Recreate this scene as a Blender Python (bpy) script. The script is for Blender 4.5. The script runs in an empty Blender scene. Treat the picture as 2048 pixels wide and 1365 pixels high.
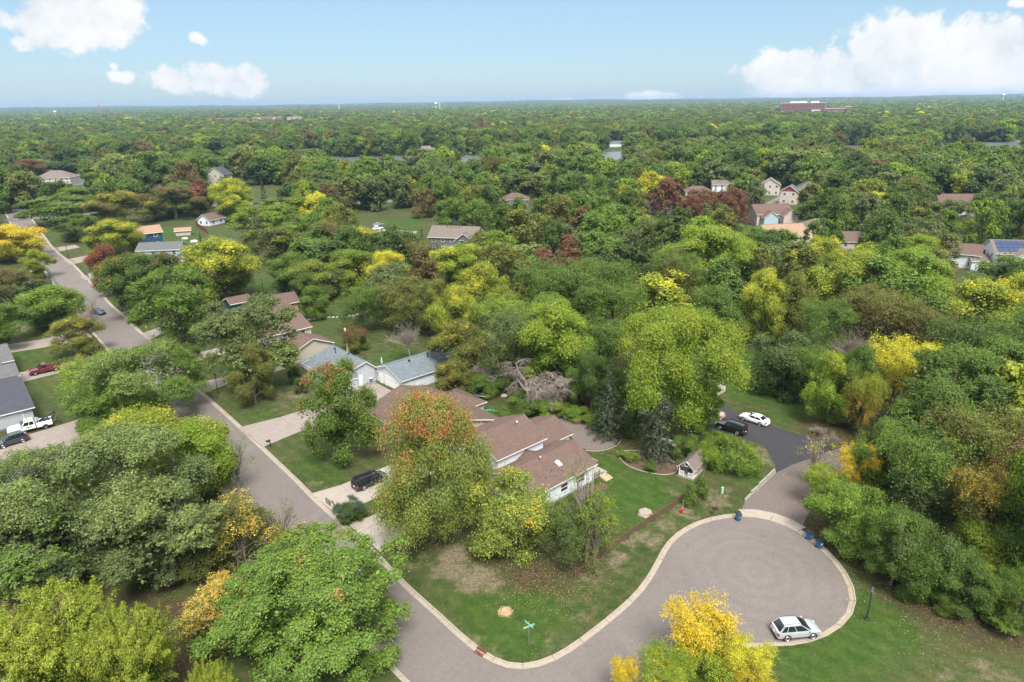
import bpy, bmesh, math, random, time
import numpy as np
from mathutils import Vector, Matrix
from mathutils.geometry import delaunay_2d_cdt
T0 = time.time()
scene = bpy.context.scene
COL = scene.collection

# ------------------------------------------------------------------ camera
CAM_H = 50.0            # metres above the lawns
FOC = 1365.0            # focal length in photo pixels (photo 2048 x 1365)
PITCH = math.atan((682.5 - 203.0) / FOC)
ROLL = -0.0137
RESX, RESY = 2048.0, 1365.0
_F = Vector((0, math.cos(PITCH), -math.sin(PITCH)))
_U0 = Vector((0, math.sin(PITCH), math.cos(PITCH)))
_R = Vector((1, 0, 0)) * math.cos(ROLL) + _U0 * math.sin(ROLL)
_U = Vector((1, 0, 0)) * -math.sin(ROLL) + _U0 * math.cos(ROLL)
cam_d = bpy.data.cameras.new("camera")
cam = bpy.data.objects.new("camera", cam_d)
COL.objects.link(cam)
cam.matrix_world = Matrix(((_R.x, _U.x, -_F.x, 0), (_R.y, _U.y, -_F.y, 0), (_R.z, _U.z, -_F.z, CAM_H), (0, 0, 0, 1)))
cam_d.sensor_width = 36.0
cam_d.lens = FOC / RESX * 36.0
cam_d.clip_start = 0.5
cam_d.clip_end = 60000
scene.camera = cam

def ray(px, py):
    u = (px - RESX / 2) / FOC
    v = (py - RESY / 2) / FOC
    return (_F + _R * u - _U * v)

def at(px, py, z=0.0):
    """the place on the level z that the photo shows at px, py"""
    d = ray(px, py)
    t = (z - CAM_H) / d.z
    return Vector((d.x * t, d.y * t, z))

def depth(p):
    return (Vector(p) - Vector((0, 0, CAM_H))).dot(_F)

def proj(p):
    w = Vector(p) - Vector((0, 0, CAM_H))
    c = w.dot(_F)
    return RESX / 2 + FOC * w.dot(_R) / c, RESY / 2 - FOC * w.dot(_U) / c

# ------------------------------------------------------------------ view, sun, sky
scene.view_settings.view_transform = 'Standard'
scene.view_settings.look = 'None'
scene.view_settings.gamma = 1.0
scene.view_settings.use_curve_mapping = False
scene.view_settings.exposure = 1.34
scene.render.engine = 'CYCLES'
scene.cycles.max_bounces = 5
scene.cycles.diffuse_bounces = 3
scene.cycles.glossy_bounces = 2
scene.cycles.transmission_bounces = 3
scene.cycles.volume_bounces = 0
scene.cycles.transparent_max_bounces = 6
scene.cycles.use_denoising = True
scene.cycles.use_adaptive_sampling = True
scene.cycles.adaptive_threshold = 0.02
scene.cycles.use_fast_gi = False
scene.cycles.sample_clamp_indirect = 6.0

SUN_EL, SUN_AZ = math.radians(56), math.radians(168)   # azimuth from +Y towards +X
sd = bpy.data.lights.new("sun", 'SUN')
sd.energy = 2.6
sd.angle = math.radians(22)
sd.color = (1.0, 0.965, 0.91)
sun = bpy.data.objects.new("sun", sd)
COL.objects.link(sun)
sdir = Vector((math.cos(SUN_EL) * math.sin(SUN_AZ), math.cos(SUN_EL) * math.cos(SUN_AZ), math.sin(SUN_EL)))
sun.rotation_euler = sdir.to_track_quat('Z', 'Y').to_euler()
sun.location = (0, 0, 200)

world = bpy.data.worlds.new("World")
scene.world = world
world.use_nodes = True

class NT:
    """small helper to write node trees"""
    def __init__(s, tree):
        s.t = tree
        s.n = tree.nodes
        s.l = tree.links
    def node(s, typ, ins=None, **kw):
        n = s.n.new(typ)
        for k, v in kw.items():
            setattr(n, k, v)
        for k, v in (ins or {}).items():
            s.put(n.inputs[k], v)
        return n
    def put(s, sock, v):
        if isinstance(v, bpy.types.NodeSocket):
            s.l.new(v, sock)
        elif isinstance(v, bpy.types.Node):
            s.l.new(v.outputs[0], sock)
        else:
            if hasattr(sock.default_value, '__len__') and not hasattr(v, '__len__'):
                v = (v, v, v, 1.0)[:len(sock.default_value)]
            elif hasattr(v, '__len__') and len(v) == 3 and len(sock.default_value) == 4:
                v = (*v, 1.0)
            sock.default_value = v
    def m(s, op, a, b=0.0, c=0.0, clamp=False):
        n = s.n.new('ShaderNodeMath')
        n.operation = op
        n.use_clamp = clamp
        for i, v in enumerate((a, b, c)):
            s.put(n.inputs[i], v)
        return n.outputs[0]
    def mix(s, f, a, b, blend='MIX'):
        n = s.n.new('ShaderNodeMix')
        n.data_type = 'RGBA'
        n.blend_type = blend
        s.put(n.inputs[0], f)
        s.put(n.inputs[6], a)
        s.put(n.inputs[7], b)
        return n.outputs[2]
    def ramp(s, f, stops, interp='LINEAR'):
        n = s.n.new('ShaderNodeValToRGB')
        n.color_ramp.interpolation = interp
        e = n.color_ramp.elements
        while len(e) < len(stops):
            e.new(0.5)
        for i, (p, c) in enumerate(stops):
            e[i].position = p
            if not hasattr(c, '__len__'):
                c = (c, c, c)
            e[i].color = (*c[:3], 1)
        s.put(n.inputs[0], f)
        return n.outputs[0]
    def noise(s, scale, detail=3.0, rough=0.5, vec=None, dist=0.0, dim='3D', out=0):
        n = s.n.new('ShaderNodeTexNoise')
        n.noise_dimensions = dim
        n.inputs['Scale'].default_value = scale
        n.inputs['Detail'].default_value = detail
        n.inputs['Roughness'].default_value = rough
        n.inputs['Distortion'].default_value = dist
        if vec is not None:
            s.l.new(vec, n.inputs['Vector'])
        return n.outputs[out]
    def smooth(s, v, lo, hi, a=0.0, b=1.0):
        n = s.n.new('ShaderNodeMapRange')
        n.interpolation_type = 'SMOOTHSTEP'
        for i, x in enumerate((v, lo, hi, a, b)):
            s.put(n.inputs[i], x)
        return n.outputs[0]

def build_world():
    t = NT(world.node_tree)
    t.n.clear()
    out = t.node('ShaderNodeOutputWorld')
    sky = t.node('ShaderNodeTexSky', sky_type='NISHITA', sun_disc=False, sun_elevation=SUN_EL,
                 sun_rotation=SUN_AZ, altitude=0.0, air_density=1.0, dust_density=0.6, ozone_density=3.0)
    tc = t.node('ShaderNodeTexCoord')
    sp = t.node('ShaderNodeSeparateXYZ', {0: tc.outputs['Generated']})
    el = t.m('MULTIPLY', t.m('ARCSINE', sp.outputs[2]), 57.2958)
    az = t.m('MULTIPLY', t.m('ARCTAN2', sp.outputs[0], sp.outputs[1]), 57.2958)
    # the photo's thin blue: the sky texture, greyed a little by thin high cloud
    base = t.mix(1.0, sky.outputs[0], (0.86, 0.96, 1.05), 'MULTIPLY')
    base = t.mix(0.55, base, (3.05, 4.35, 5.5))
    # cumulus clouds: soft edged heaps (azimuth, elevation, half width, half height in degrees)
    def ae(px, py):
        d = ray(px, py).normalized()
        return math.degrees(math.atan2(d.x, d.y)), math.degrees(math.asin(d.z))
    heaps = [(120, 45, 115, 48), (215, 15, 85, 55), (60, 85, 45, 14), (250, 60, 40, 12), (190, 80, 85, 24),
             (345, 160, 62, 26), (420, 158, 70, 30), (490, 162, 55, 34), (245, 156, 30, 12), (392, 78, 19, 12), (228, 133, 10, 8),
             (1570, 150, 95, 50), (1680, 155, 120, 52), (1800, 92, 130, 58), (1960, 105, 150, 60), (2120, 120, 150, 70), (1860, 165, 240, 50),
             (1310, 194, 90, 12), (1125, 199, 30, 4), (2035, 5, 25, 10), (-170, 120, 120, 40), (2500, 150, 200, 40)]
    nvec = t.node('ShaderNodeCombineXYZ', {0: az, 1: el, 2: 0.0}).outputs[0]
    n1 = t.noise(0.75, 8, 0.58, nvec, 0.25)
    n2 = t.noise(0.17, 4, 0.5, nvec, 0.1)
    field = None
    for (px, py, hw, hh) in heaps:
        a0, e0 = ae(px, py)
        wa, ha = hw / FOC * 57.3 / (1 + ((px - 1024) / FOC) ** 2), hh / FOC * 57.3
        dx = t.m('MULTIPLY', t.m('SUBTRACT', az, a0), 1 / wa)
        dy = t.m('MULTIPLY', t.m('SUBTRACT', el, e0), 1 / ha)
        q = t.m('ADD', t.m('MULTIPLY', dx, dx), t.m('MULTIPLY', dy, dy))
        v = t.m('SUBTRACT', 1.0, t.m('SQRT', q))
        v = t.m('MULTIPLY', v, min(1.0, 0.45 + ha * 0.30))
        field = v if field is None else t.m('SMOOTH_MAX', field, v, 0.15)
    fld = t.m('ADD', field, t.m('MULTIPLY', t.m('SUBTRACT', n1, 0.5), 1.25))
    mask = t.smooth(fld, 0.0, 0.34)
    # cloud cover over the rest of the sky dome
    d3 = tc.outputs['Generated']
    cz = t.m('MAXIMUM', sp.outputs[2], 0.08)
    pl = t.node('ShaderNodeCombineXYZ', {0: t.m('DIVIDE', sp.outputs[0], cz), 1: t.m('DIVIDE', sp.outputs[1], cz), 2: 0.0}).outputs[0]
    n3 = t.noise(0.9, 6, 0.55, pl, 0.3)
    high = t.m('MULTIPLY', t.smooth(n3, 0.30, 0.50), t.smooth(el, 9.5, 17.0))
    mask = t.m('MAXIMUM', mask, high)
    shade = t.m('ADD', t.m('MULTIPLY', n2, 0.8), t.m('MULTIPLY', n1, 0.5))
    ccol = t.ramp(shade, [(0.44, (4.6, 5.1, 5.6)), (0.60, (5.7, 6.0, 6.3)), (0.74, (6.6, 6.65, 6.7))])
    # overcast out of view, brightened towards the zenith to lift the shadows
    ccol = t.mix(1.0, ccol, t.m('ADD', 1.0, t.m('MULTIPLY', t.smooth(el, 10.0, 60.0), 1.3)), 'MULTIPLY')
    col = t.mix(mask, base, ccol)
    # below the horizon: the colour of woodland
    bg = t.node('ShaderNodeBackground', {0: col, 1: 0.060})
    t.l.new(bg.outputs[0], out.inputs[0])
build_world()
world.cycles.sampling_method = 'MANUAL'
world.cycles.sample_map_resolution = 512

# ------------------------------------------------------------------ mesh helpers
def tag(o, label=None, cat=None, group=None, kind=None):
    if label: o['label'] = label
    if cat: o['category'] = cat
    if group: o['group'] = group
    if kind: o['kind'] = kind
    return o

def empty(name, loc=(0, 0, 0), rz=0.0, parent=None):
    o = bpy.data.objects.new(name, None)
    COL.objects.link(o)
    o.location = loc
    o.rotation_euler = (0, 0, rz)
    o.empty_display_size = 0.3
    if parent: o.parent = parent
    return o

def link(name, me, parent=None, loc=None, rz=None):
    o = bpy.data.objects.new(name, me)
    COL.objects.link(o)
    if parent: o.parent = parent
    if loc is not None: o.location = loc
    if rz is not None: o.rotation_euler = (0, 0, rz)
    return o

class MB:
    """collects vertices and faces for one mesh"""
    def __init__(s):
        s.v, s.f, s.mi = [], [], []
        s.m = 0
    def add(s, vs, fs):
        k = len(s.v)
        s.v += [tuple(v) for v in vs]
        s.f += [tuple(i + k for i in f) for f in fs]
        s.mi += [s.m] * len(fs)
        return s
    def box(s, x0, x1, y0, y1, z0, z1, taper=0.0):
        t = taper
        s.add([(x0, y0, z0), (x1, y0, z0), (x1, y1, z0), (x0, y1, z0), (x0 + t, y0 + t, z1), (x1 - t, y0 + t, z1), (x1 - t, y1 - t, z1), (x0 + t, y1 - t, z1)],
              [(3, 2, 1, 0), (4, 5, 6, 7), (0, 1, 5, 4), (1, 2, 6, 5), (2, 3, 7, 6), (3, 0, 4, 7)])
        return s
    def bar(s, a, b, w, h=None):
        """square bar from a to b"""
        h = h or w
        a, b = Vector(a), Vector(b)
        d = (b - a).normalized()
        up = Vector((0, 0, 1)) if abs(d.z) < 0.9 else Vector((1, 0, 0))
        x = d.cross(up).normalized() * w / 2
        y = x.cross(d).normalized() * h / 2
        s.add([a - x - y, a + x - y, a + x + y, a - x + y, b - x - y, b + x - y, b + x + y, b - x + y],
              [(0, 1, 2, 3), (7, 6, 5, 4), (0, 4, 5, 1), (1, 5, 6, 2), (2, 6, 7, 3), (3, 7, 4, 0)])
        return s
    def tube(s, pts, rad, n=6, cap=True):
        k = len(s.v)
        prev = None
        pts = [Vector(p) for p in pts]
        for i, p in enumerate(pts):
            d = (pts[min(i + 1, len(pts) - 1)] - pts[max(i - 1, 0)]).normalized()
            up = prev if prev is not None else (Vector((1, 0, 0)) if abs(d.x) < 0.8 else Vector((0, 1, 0)))
            x = (up - d * up.dot(d)).normalized()
            prev = x
            y = d.cross(x)
            r = rad[i] if hasattr(rad, '__len__') else rad
            for j in range(n):
                a = 2 * math.pi * j / n
                s.v.append(tuple(p + (x * math.cos(a) + y * math.sin(a)) * r))
        for i in range(len(pts) - 1):
            for j in range(n):
                a, b = k + i * n + j, k + i * n + (j + 1) % n
                s.f.append((a, b, b + n, a + n))
                s.mi.append(s.m)
        if cap:
            s.f.append(tuple(k + j for j in range(n))[::-1]); s.mi.append(s.m)
            e = k + (len(pts) - 1) * n
            s.f.append(tuple(e + j for j in range(n))); s.mi.append(s.m)
        return s
    def cyl(s, x, y, z0, z1, r0, r1=None, n=12):
        return s.tube([(x, y, z0), (x, y, z1)], [r0, r0 if r1 is None else r1], n)
    def prism(s, poly, z0, z1):
        n = len(poly)
        s.add([(p[0], p[1], z0) for p in poly] + [(p[0], p[1], z1) for p in poly],
              [tuple(range(n))[::-1], tuple(range(n, 2 * n))] + [(i, (i + 1) % n, (i + 1) % n + n, i + n) for i in range(n)])
        return s
    def mesh(s, name, mats, smooth=False):
        me = bpy.data.meshes.new(name)
        me.from_pydata(s.v, [], s.f)
        for m in (mats if isinstance(mats, (list, tuple)) else [mats]):
            me.materials.append(m)
        if any(s.mi):
            me.polygons.foreach_set('material_index', s.mi)
        if smooth:
            me.polygons.foreach_set('use_smooth', [True] * len(s.f))
            try: me.set_sharp_from_angle(angle=math.radians(smooth if smooth > 1 else 40))
            except Exception: pass
        me.update()
        return me
    def build(s, name, mats, parent=None, loc=None, rz=None, smooth=False):
        return link(name, s.mesh(name, mats, smooth), parent, loc, rz)

# ------------------------------------------------------------------ materials
MATS = {}
def principled(name):
    m = bpy.data.materials.new(name)
    m.use_nodes = True
    t = NT(m.node_tree)
    b = t.n['Principled BSDF']
    return m, t, b

def plain(name, col, rough=0.6, metal=0.0, var=0.12, scale=3.0, bump=0.0, bscale=20.0, spec=0.4, coat=0.0):
    """a colour with grain and some wear"""
    key = name
    if key in MATS: return MATS[key]
    m, t, b = principled(name)
    tc = t.node('ShaderNodeTexCoord')
    n = t.noise(scale, 4, 0.6, tc.outputs['Object'])
    f = t.m('ADD', 1 - var, t.m('MULTIPLY', n, 2 * var))
    c = t.mix(1.0, col, f, 'MULTIPLY')
    t.put(b.inputs['Base Color'], c)
    b.inputs['Roughness'].default_value = rough
    b.inputs['Metallic'].default_value = metal
    b.inputs['Specular IOR Level'].default_value = spec
    if coat: b.inputs['Coat Weight'].default_value = coat
    if bump:
        bn = t.node('ShaderNodeBump', {'Height': t.noise(bscale, 3, 0.6, tc.outputs['Object']), 'Strength': bump, 'Distance': 0.02})
        t.l.new(bn.outputs[0], b.inputs['Normal'])
    MATS[key] = m
    return m
# ------------------------------------------------------------------ the block's own directions
OX = Vector((2.9, 75.1, 0))                 # a corner of the main house
ANG = math.radians(42)
E1 = Vector((math.cos(ANG), math.sin(ANG), 0))   # away from the street
E2 = Vector((-math.sin(ANG), math.cos(ANG), 0))  # along the street
def loc(s, t, z=0.0):
    return OX + E1 * s + E2 * t + Vector((0, 0, z))
def st(p):
    v = Vector(p) - OX
    return v.dot(E1), v.dot(E2)

ROAD_Z = -0.12
kerb_px = [(84, 464), (111, 499), (145, 526), (175, 556), (202, 583), (222, 607), (251, 632), (286, 666), (313, 689), (337, 710), (381, 760), (418, 794),
           (485, 854), (600, 962), (632, 995), (664, 1024), (706, 1062), (755, 1104), (816, 1169), (868, 1214), (919, 1262), (963, 1299), (991, 1321),
           (1015, 1330), (1045, 1332), (1073, 1328), (1107, 1313), (1158, 1279), (1209, 1238), (1260, 1197), (1290, 1162), (1308, 1133), (1323, 1096), (1345, 1068),
           (1373, 1049), (1414, 1035), (1442, 1028), (1484, 1022), (1540, 1031), (1581, 1043), (1606, 1060), (1626, 1075), (1647, 1090), (1677, 1116), (1701, 1147),
           (1716, 1177), (1722, 1204), (1715, 1232), (1694, 1256), (1657, 1279), (1616, 1291), (1554, 1296)]
kerb_w = [at(*q) for q in kerb_px]
kerb_w[:0] = [Vector((-262, 372, 0)), Vector((-232, 333, 0))]
kerb_w += [Vector((22.3, 52.6, 0)), Vector((19, 51.6, 0)), Vector((15.5, 49, 0)), Vector((11.5, 45, 0)), Vector((9.8, 42, 0)), Vector((10, 38.5, 0)), Vector((14, 33.2, 0)), Vector((22, 23.8, 0))]

def smooth_line(pts, step=1.5):
    """Catmull-Rom through the points, at even steps"""
    out = []
    n = len(pts)
    for i in range(n - 1):
        p0, p1, p2, p3 = pts[max(i - 1, 0)], pts[i], pts[i + 1], pts[min(i + 2, n - 1)]
        k = max(1, int((p2 - p1).length / step))
        for j in range(k):
            t = j / k
            out.append(0.5 * ((2 * p1) + (p2 - p0) * t + (2 * p0 - 5 * p1 + 4 * p2 - p3) * t * t + (3 * p1 - p0 - 3 * p2 + p3) * t ** 3))
    out.append(pts[-1].copy())
    for _ in range(3):
        q = [p.copy() for p in out]
        for i in range(1, len(out) - 1):
            out[i] = (q[i - 1] + q[i] * 2 + q[i + 1]) / 4
    return out
kerb_line = smooth_line(kerb_w, 1.5)
left_w = []
for a, b in zip(kerb_w[:18], kerb_w[1:19]):
    d = (b - a).normalized()
    left_w.append(a + Vector((d.y, -d.x, 0)) * 9.3)
left_w += [at(820, 1365) + Vector((-0.4, -0.3, 0)), Vector((1.5, 35.2, 0)), Vector((11.5, 23.5, 0))]
left_w = [p for i, p in enumerate(left_w) if i % 2 == 0 or i > 16]
left_line = smooth_line(left_w, 1.5)
road_poly = kerb_line + left_line[::-1]

def poly_area(p):
    return 0.5 * sum(a.x * b.y - b.x * a.y for a, b in zip(p, p[1:] + p[:1]))
def inside(x, y, poly):
    r = False
    j = len(poly) - 1
    for i in range(len(poly)):
        xi, yi, xj, yj = poly[i][0], poly[i][1], poly[j][0], poly[j][1]
        if (yi > y) != (yj > y) and x < (xj - xi) * (y - yi) / (yj - yi) + xi:
            r = not r
        j = i
    return r
def inside_np(X, Y, poly):
    r = np.zeros(X.shape, bool)
    j = len(poly) - 1
    for i in range(len(poly)):
        xi, yi, xj, yj = poly[i][0], poly[i][1], poly[j][0], poly[j][1]
        if yi != yj:
            r ^= ((yi > Y) != (yj > Y)) & (X < (xj - xi) * (Y - yi) / (yj - yi) + xi)
        j = i
    return r
def dist_line(X, Y, line):
    d = np.full(X.shape, 1e9)
    for a, b in zip(line, line[1:]):
        ax, ay, bx, by = a[0], a[1], b[0], b[1]
        L = (bx - ax) ** 2 + (by - ay) ** 2 + 1e-9
        t = np.clip(((X - ax) * (bx - ax) + (Y - ay) * (by - ay)) / L, 0, 1)
        d = np.minimum(d, np.hypot(X - ax - t * (bx - ax), Y - ay - t * (by - ay)))
    return d

# ------------------------------------------------------------------ ground sheet, cut out along the street
def hill(x, y):
    """the land far off rises a little before the horizon"""
    d = np.hypot(x, y)
    r = np.clip((d - 4500) / 7000, 0, 1)
    r = r * r * (3 - 2 * r)
    return r * (30 + 7 * np.sin(np.arctan2(x, y) * 9 + 1) + 4 * np.sin(np.arctan2(x, y) * 23 + d / 900.0) + 3 * np.sin(np.arctan2(x, y) * 61))

RIVER_L = [Vector((-520, 500, 0)), Vector((-345, 498, 0)), Vector((-265, 575, 0)), Vector((-190, 640, 0)), Vector((-80, 650, 0)), Vector((40, 655, 0)), Vector((130, 680, 0)), Vector((260, 700, 0)),
           Vector((380, 720, 0)), Vector((500, 745, 0)), Vector((640, 740, 0)), Vector((860, 720, 0)), Vector((1100, 700, 0))]
RIVER_W = 46.0   # half width
river_c = smooth_line(RIVER_L, 12)
def band(line, w):
    A, B = [], []
    for i, p in enumerate(line):
        d = (line[min(i + 1, len(line) - 1)] - line[max(i - 1, 0)]).normalized()
        n = Vector((-d.y, d.x, 0))
        A.append(p + n * w)
        B.append(p - n * w)
    return A + B[::-1]
river_poly = band(river_c, RIVER_W)

blobs = [  # px, py, radius m, squash, channel (0 bare tan, 1 lush, 2 brown litter), strength
    (905, 1110, 2.2, 1, 0, .9), (900, 1140, 2.4, 1, 0, .75), (950, 1155, 3.0, 1, 0, .8), (985, 1165, 2.0, 1, 0, .6), (840, 1120, 3.5, 1, 0, .35), (880, 1095, 2.5, 1, 2, .5),
    (1010, 1223, .7, 1, 0, 1.2), (950, 1275, 2.2, 1, 0, .38), (1000, 1315, 2.0, 1, 0, .45), (1100, 1290, 2.2, 1, 0, .4), (1160, 1230, 2.4, 1, 0, .35), (1230, 1120, 2.6, 1, 0, .6), (1180, 1160, 2.4, 1, 0, .5), (1270, 1080, 2.6, 1, 0, .55),
    (1300, 1080, 2.4, 1, 0, .6), (1330, 1050, 2.4, 1, 0, .55), (1370, 1025, 2.4, 1, 0, .6), (1430, 1000, 2.6, 1, 0, .6), (1445, 985, 2.4, 1, 0, .45), (1350, 985, 1.6, 1, 0, .55), (1345, 948, 2.0, 1, 0, .45), (1290, 950, 1.6, 1, 0, .35),
    (1310, 925, 2.6, 1, 2, .9), (1340, 935, 2.4, 1, 2, .8), (1270, 920, 2.0, 1, 2, .6), (1255, 905, 1.6, 1, 2, .7), (1340, 900, 3.4, 1, 2, .9), (1300, 890, 3.0, 1, 2, .8), (1370, 870, 3.0, 1, 2, .5), (1225, 850, 3, 1, 2, .8), (1180, 840, 3, 1, 2, .8),
    (1240, 880, 2.0, 1, 2, .9), (1210, 870, 1.8, 1, 2, .7), (1290, 900, 2, 1, 2, .8),
    (1220, 970, 4, 1, 1, .9), (1260, 990, 4.0, 1, 1, 1), (1290, 970, 4, 1, 1, .9), (1240, 1030, 4, 1, 1, .8), (1310, 1000, 3, 1, 1, .8), (1200, 930, 3, 1, 1, .8), (1230, 935, 3, 1, 1, .7),
    (1010, 1270, 4.5, 1, 1, .8), (960, 1220, 4, 1, 1, .7), (1060, 1220, 4.5, 1, 1, .8), (1060, 1290, 3.5, 1, 1, .6), (900, 1190, 2.5, 1, 1, .5), (1120, 1240, 3, 1, 1, .5),
    (1060, 1150, 4, 1, 2, .8), (1110, 1165, 3, 1, 2, .6), (990, 1120, 4, 1, 2, .6), (820, 1090, 3, 1, 2, .6), (1150, 1120, 4, 1, 2, .7), (1040, 1110, 4, 1, 2, .7), (900, 1080, 4, 1, 2, .5),
    (640, 880, 3.5, 1, 1, .5), (620, 930, 3.5, 1, 1, .7), (660, 950, 4, 1, 1, .6), (610, 900, 2, 1, 0, .25), (700, 940, 2.6, 1, 2, .5), (730, 905, 2.6, 1, 2, .7), (745, 890, 2.6, 1, 0, .4), (620, 970, 1.5, 1, 0, .5), (645, 965, 1.2, 1, 0, .4), (770, 905, 3, 1, 2, .8),
    (700, 1010, 2.4, 1, 2, .9), (720, 1005, 2, 1, 1, .6), (680, 1035, 1.4, 1, 2, .9), (560, 815, 3.4, 1, 0, .35), (595, 790, 3.6, 1, 0, .55), (560, 790, 2.8, 1, 0, .5), (520, 830, 3.5, 1, 1, .6), (470, 800, 3, 1, 1, .6), (560, 850, 3, 1, 1, .5), (450, 770, 3, 1, 1, .6), (600, 815, 2.5, 1, 1, .5),
    (450, 730, 4, 1, 1, .6), (400, 740, 4, 1, 1, .6), (340, 690, 4, 1, 1, .4), (300, 640, 5, 1, 2, .5), (290, 655, 3, 1, 0, .4), (750, 690, 7, 1, 0, .35), (770, 700, 5, 1, 2, .4), (720, 650, 8, 1, 1, .35), (800, 700, 4, 1, 1, .6), (860, 690, 4, 1, 1, .5), (700, 715, 4, 1, 0, .4), (780, 715, 4, 1, 1, .9), (740, 715, 3, 1, 0, .5),
    (760, 650, 8, 1, 0, .25), (640, 640, 8, 1, 1, .6), (700, 620, 10, 1, 1, .5), (340, 465, 14, 1, 1, 1), (370, 480, 10, 1, 1, .8), (440, 465, 10, 1, 1, .5), (400, 500, 10, 1, 0, .25), (380, 520, 10, 1, 1, .6), (530, 570, 10, 1, 1, .7), (560, 545, 10, 1, 0, .35), (430, 440, 8, 1, 1, .8),
    (800, 445, 12, 1, 1, .9), (780, 435, 10, 1, 2, .6), (810, 460, 10, 1, 1, .8), (640, 350, 10, 1, 1, .6), (850, 300, 20, 1, 1, 1.1), (900, 297, 25, 1, 1, 1.2), (925, 290, 25, 1, 1, 1.2),
    (1500, 720, 7, 1, 1, 1), (1520, 760, 6, 1, 1, 1), (1560, 790, 6, 1, 1, .9), (1480, 740, 5, 1, 1, 1), (1600, 820, 4, 1, 1, .7), (1550, 830, 3, 1, 1, .7), (1460, 780, 3.5, 1, 1, .9), (1500, 790, 4, 1, 1, .9), (1620, 850, 4, 1, 2, .7), (1660, 880, 5, 1, 2, 1), (1690, 900, 6, 1, 2, 1), (1590, 845, 3, 1, 1, .5),
    (1490, 890, 3, 1, 2, .5), (1520, 920, 3, 1, 0, .6), (1500, 960, 3, 1, 1, .5), (1480, 985, 2, 1, 2, .5), (1400, 840, 3, 1, 2, .7), (1420, 880, 4, 1, 1, .5), (1530, 900, 1.5, 1, 0, .7), (1390, 870, 3, 1, 2, .4),
    (1750, 1130, 4, 1, 2, .7), (1700, 1110, 3, 1, 2, .8), (1820, 1180, 5, 1, 2, .8), (1900, 1220, 5, 1, 2, .9), (1980, 1240, 5, 1, 2, .9), (2040, 1270, 4, 1, 2, .8), (1660, 1085, 2, 1, 2, 1), (1630, 1050, 2.5, 1, 2, 1),
    (1740, 1200, 3, 1, 1, .6), (1760, 1260, 4, 1, 1, .9), (1700, 1300, 4, 1, 1, .9), (1800, 1300, 4, 1, 1, .5), (1900, 1290, 4, 1, 2, .35), (1970, 1340, 2.2, 1, 0, .55), (1900, 1355, 2, 1, 0, .5), (2010, 1350, 2, 1, 0, .4), (1620, 1330, 4, 1, 1, .9), (1700, 1345, 4, 1, 2, .25), (1960, 1280, 3, 1, 2, .6),
    (330, 1230, 3.5, 1, 2, .9), (300, 1300, 3.5, 1, 2, 1), (360, 1330, 3.5, 1, 2, .9), (370, 1200, 4, 1, 1, .3), (400, 1130, 4, 1, 1, .3), (250, 1260, 3, 1, 2, 1), (160, 1230, 5, 1, 2, 1), (300, 1180, 4, 1, 2, .6),
    (50, 700, 6, 1, 1, .8), (80, 720, 5, 1, 1, .8), (100, 795, 3, 1, 1, 1), (30, 640, 8, 1, 1, .9), (30, 660, 3, 1, 0, .7), (100, 830, 3, 1, 2, .6), (150, 470, 9, 1, 1, .5), (360, 700, 4, 1, 1, .4), (10, 670, 6, 1, 0, .5),
    (985, 850, 4, 1, 1, .6), (1060, 820, 4, 1, 1, .8), (1010, 830, 4, 1, 1, .7), (1080, 815, 3, 1, 2, .4), (1000, 790, 5, 1, 2, .5), (920, 770, 4, 1, 2, .4), (970, 830, 2, 1, 1, .7)]

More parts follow.
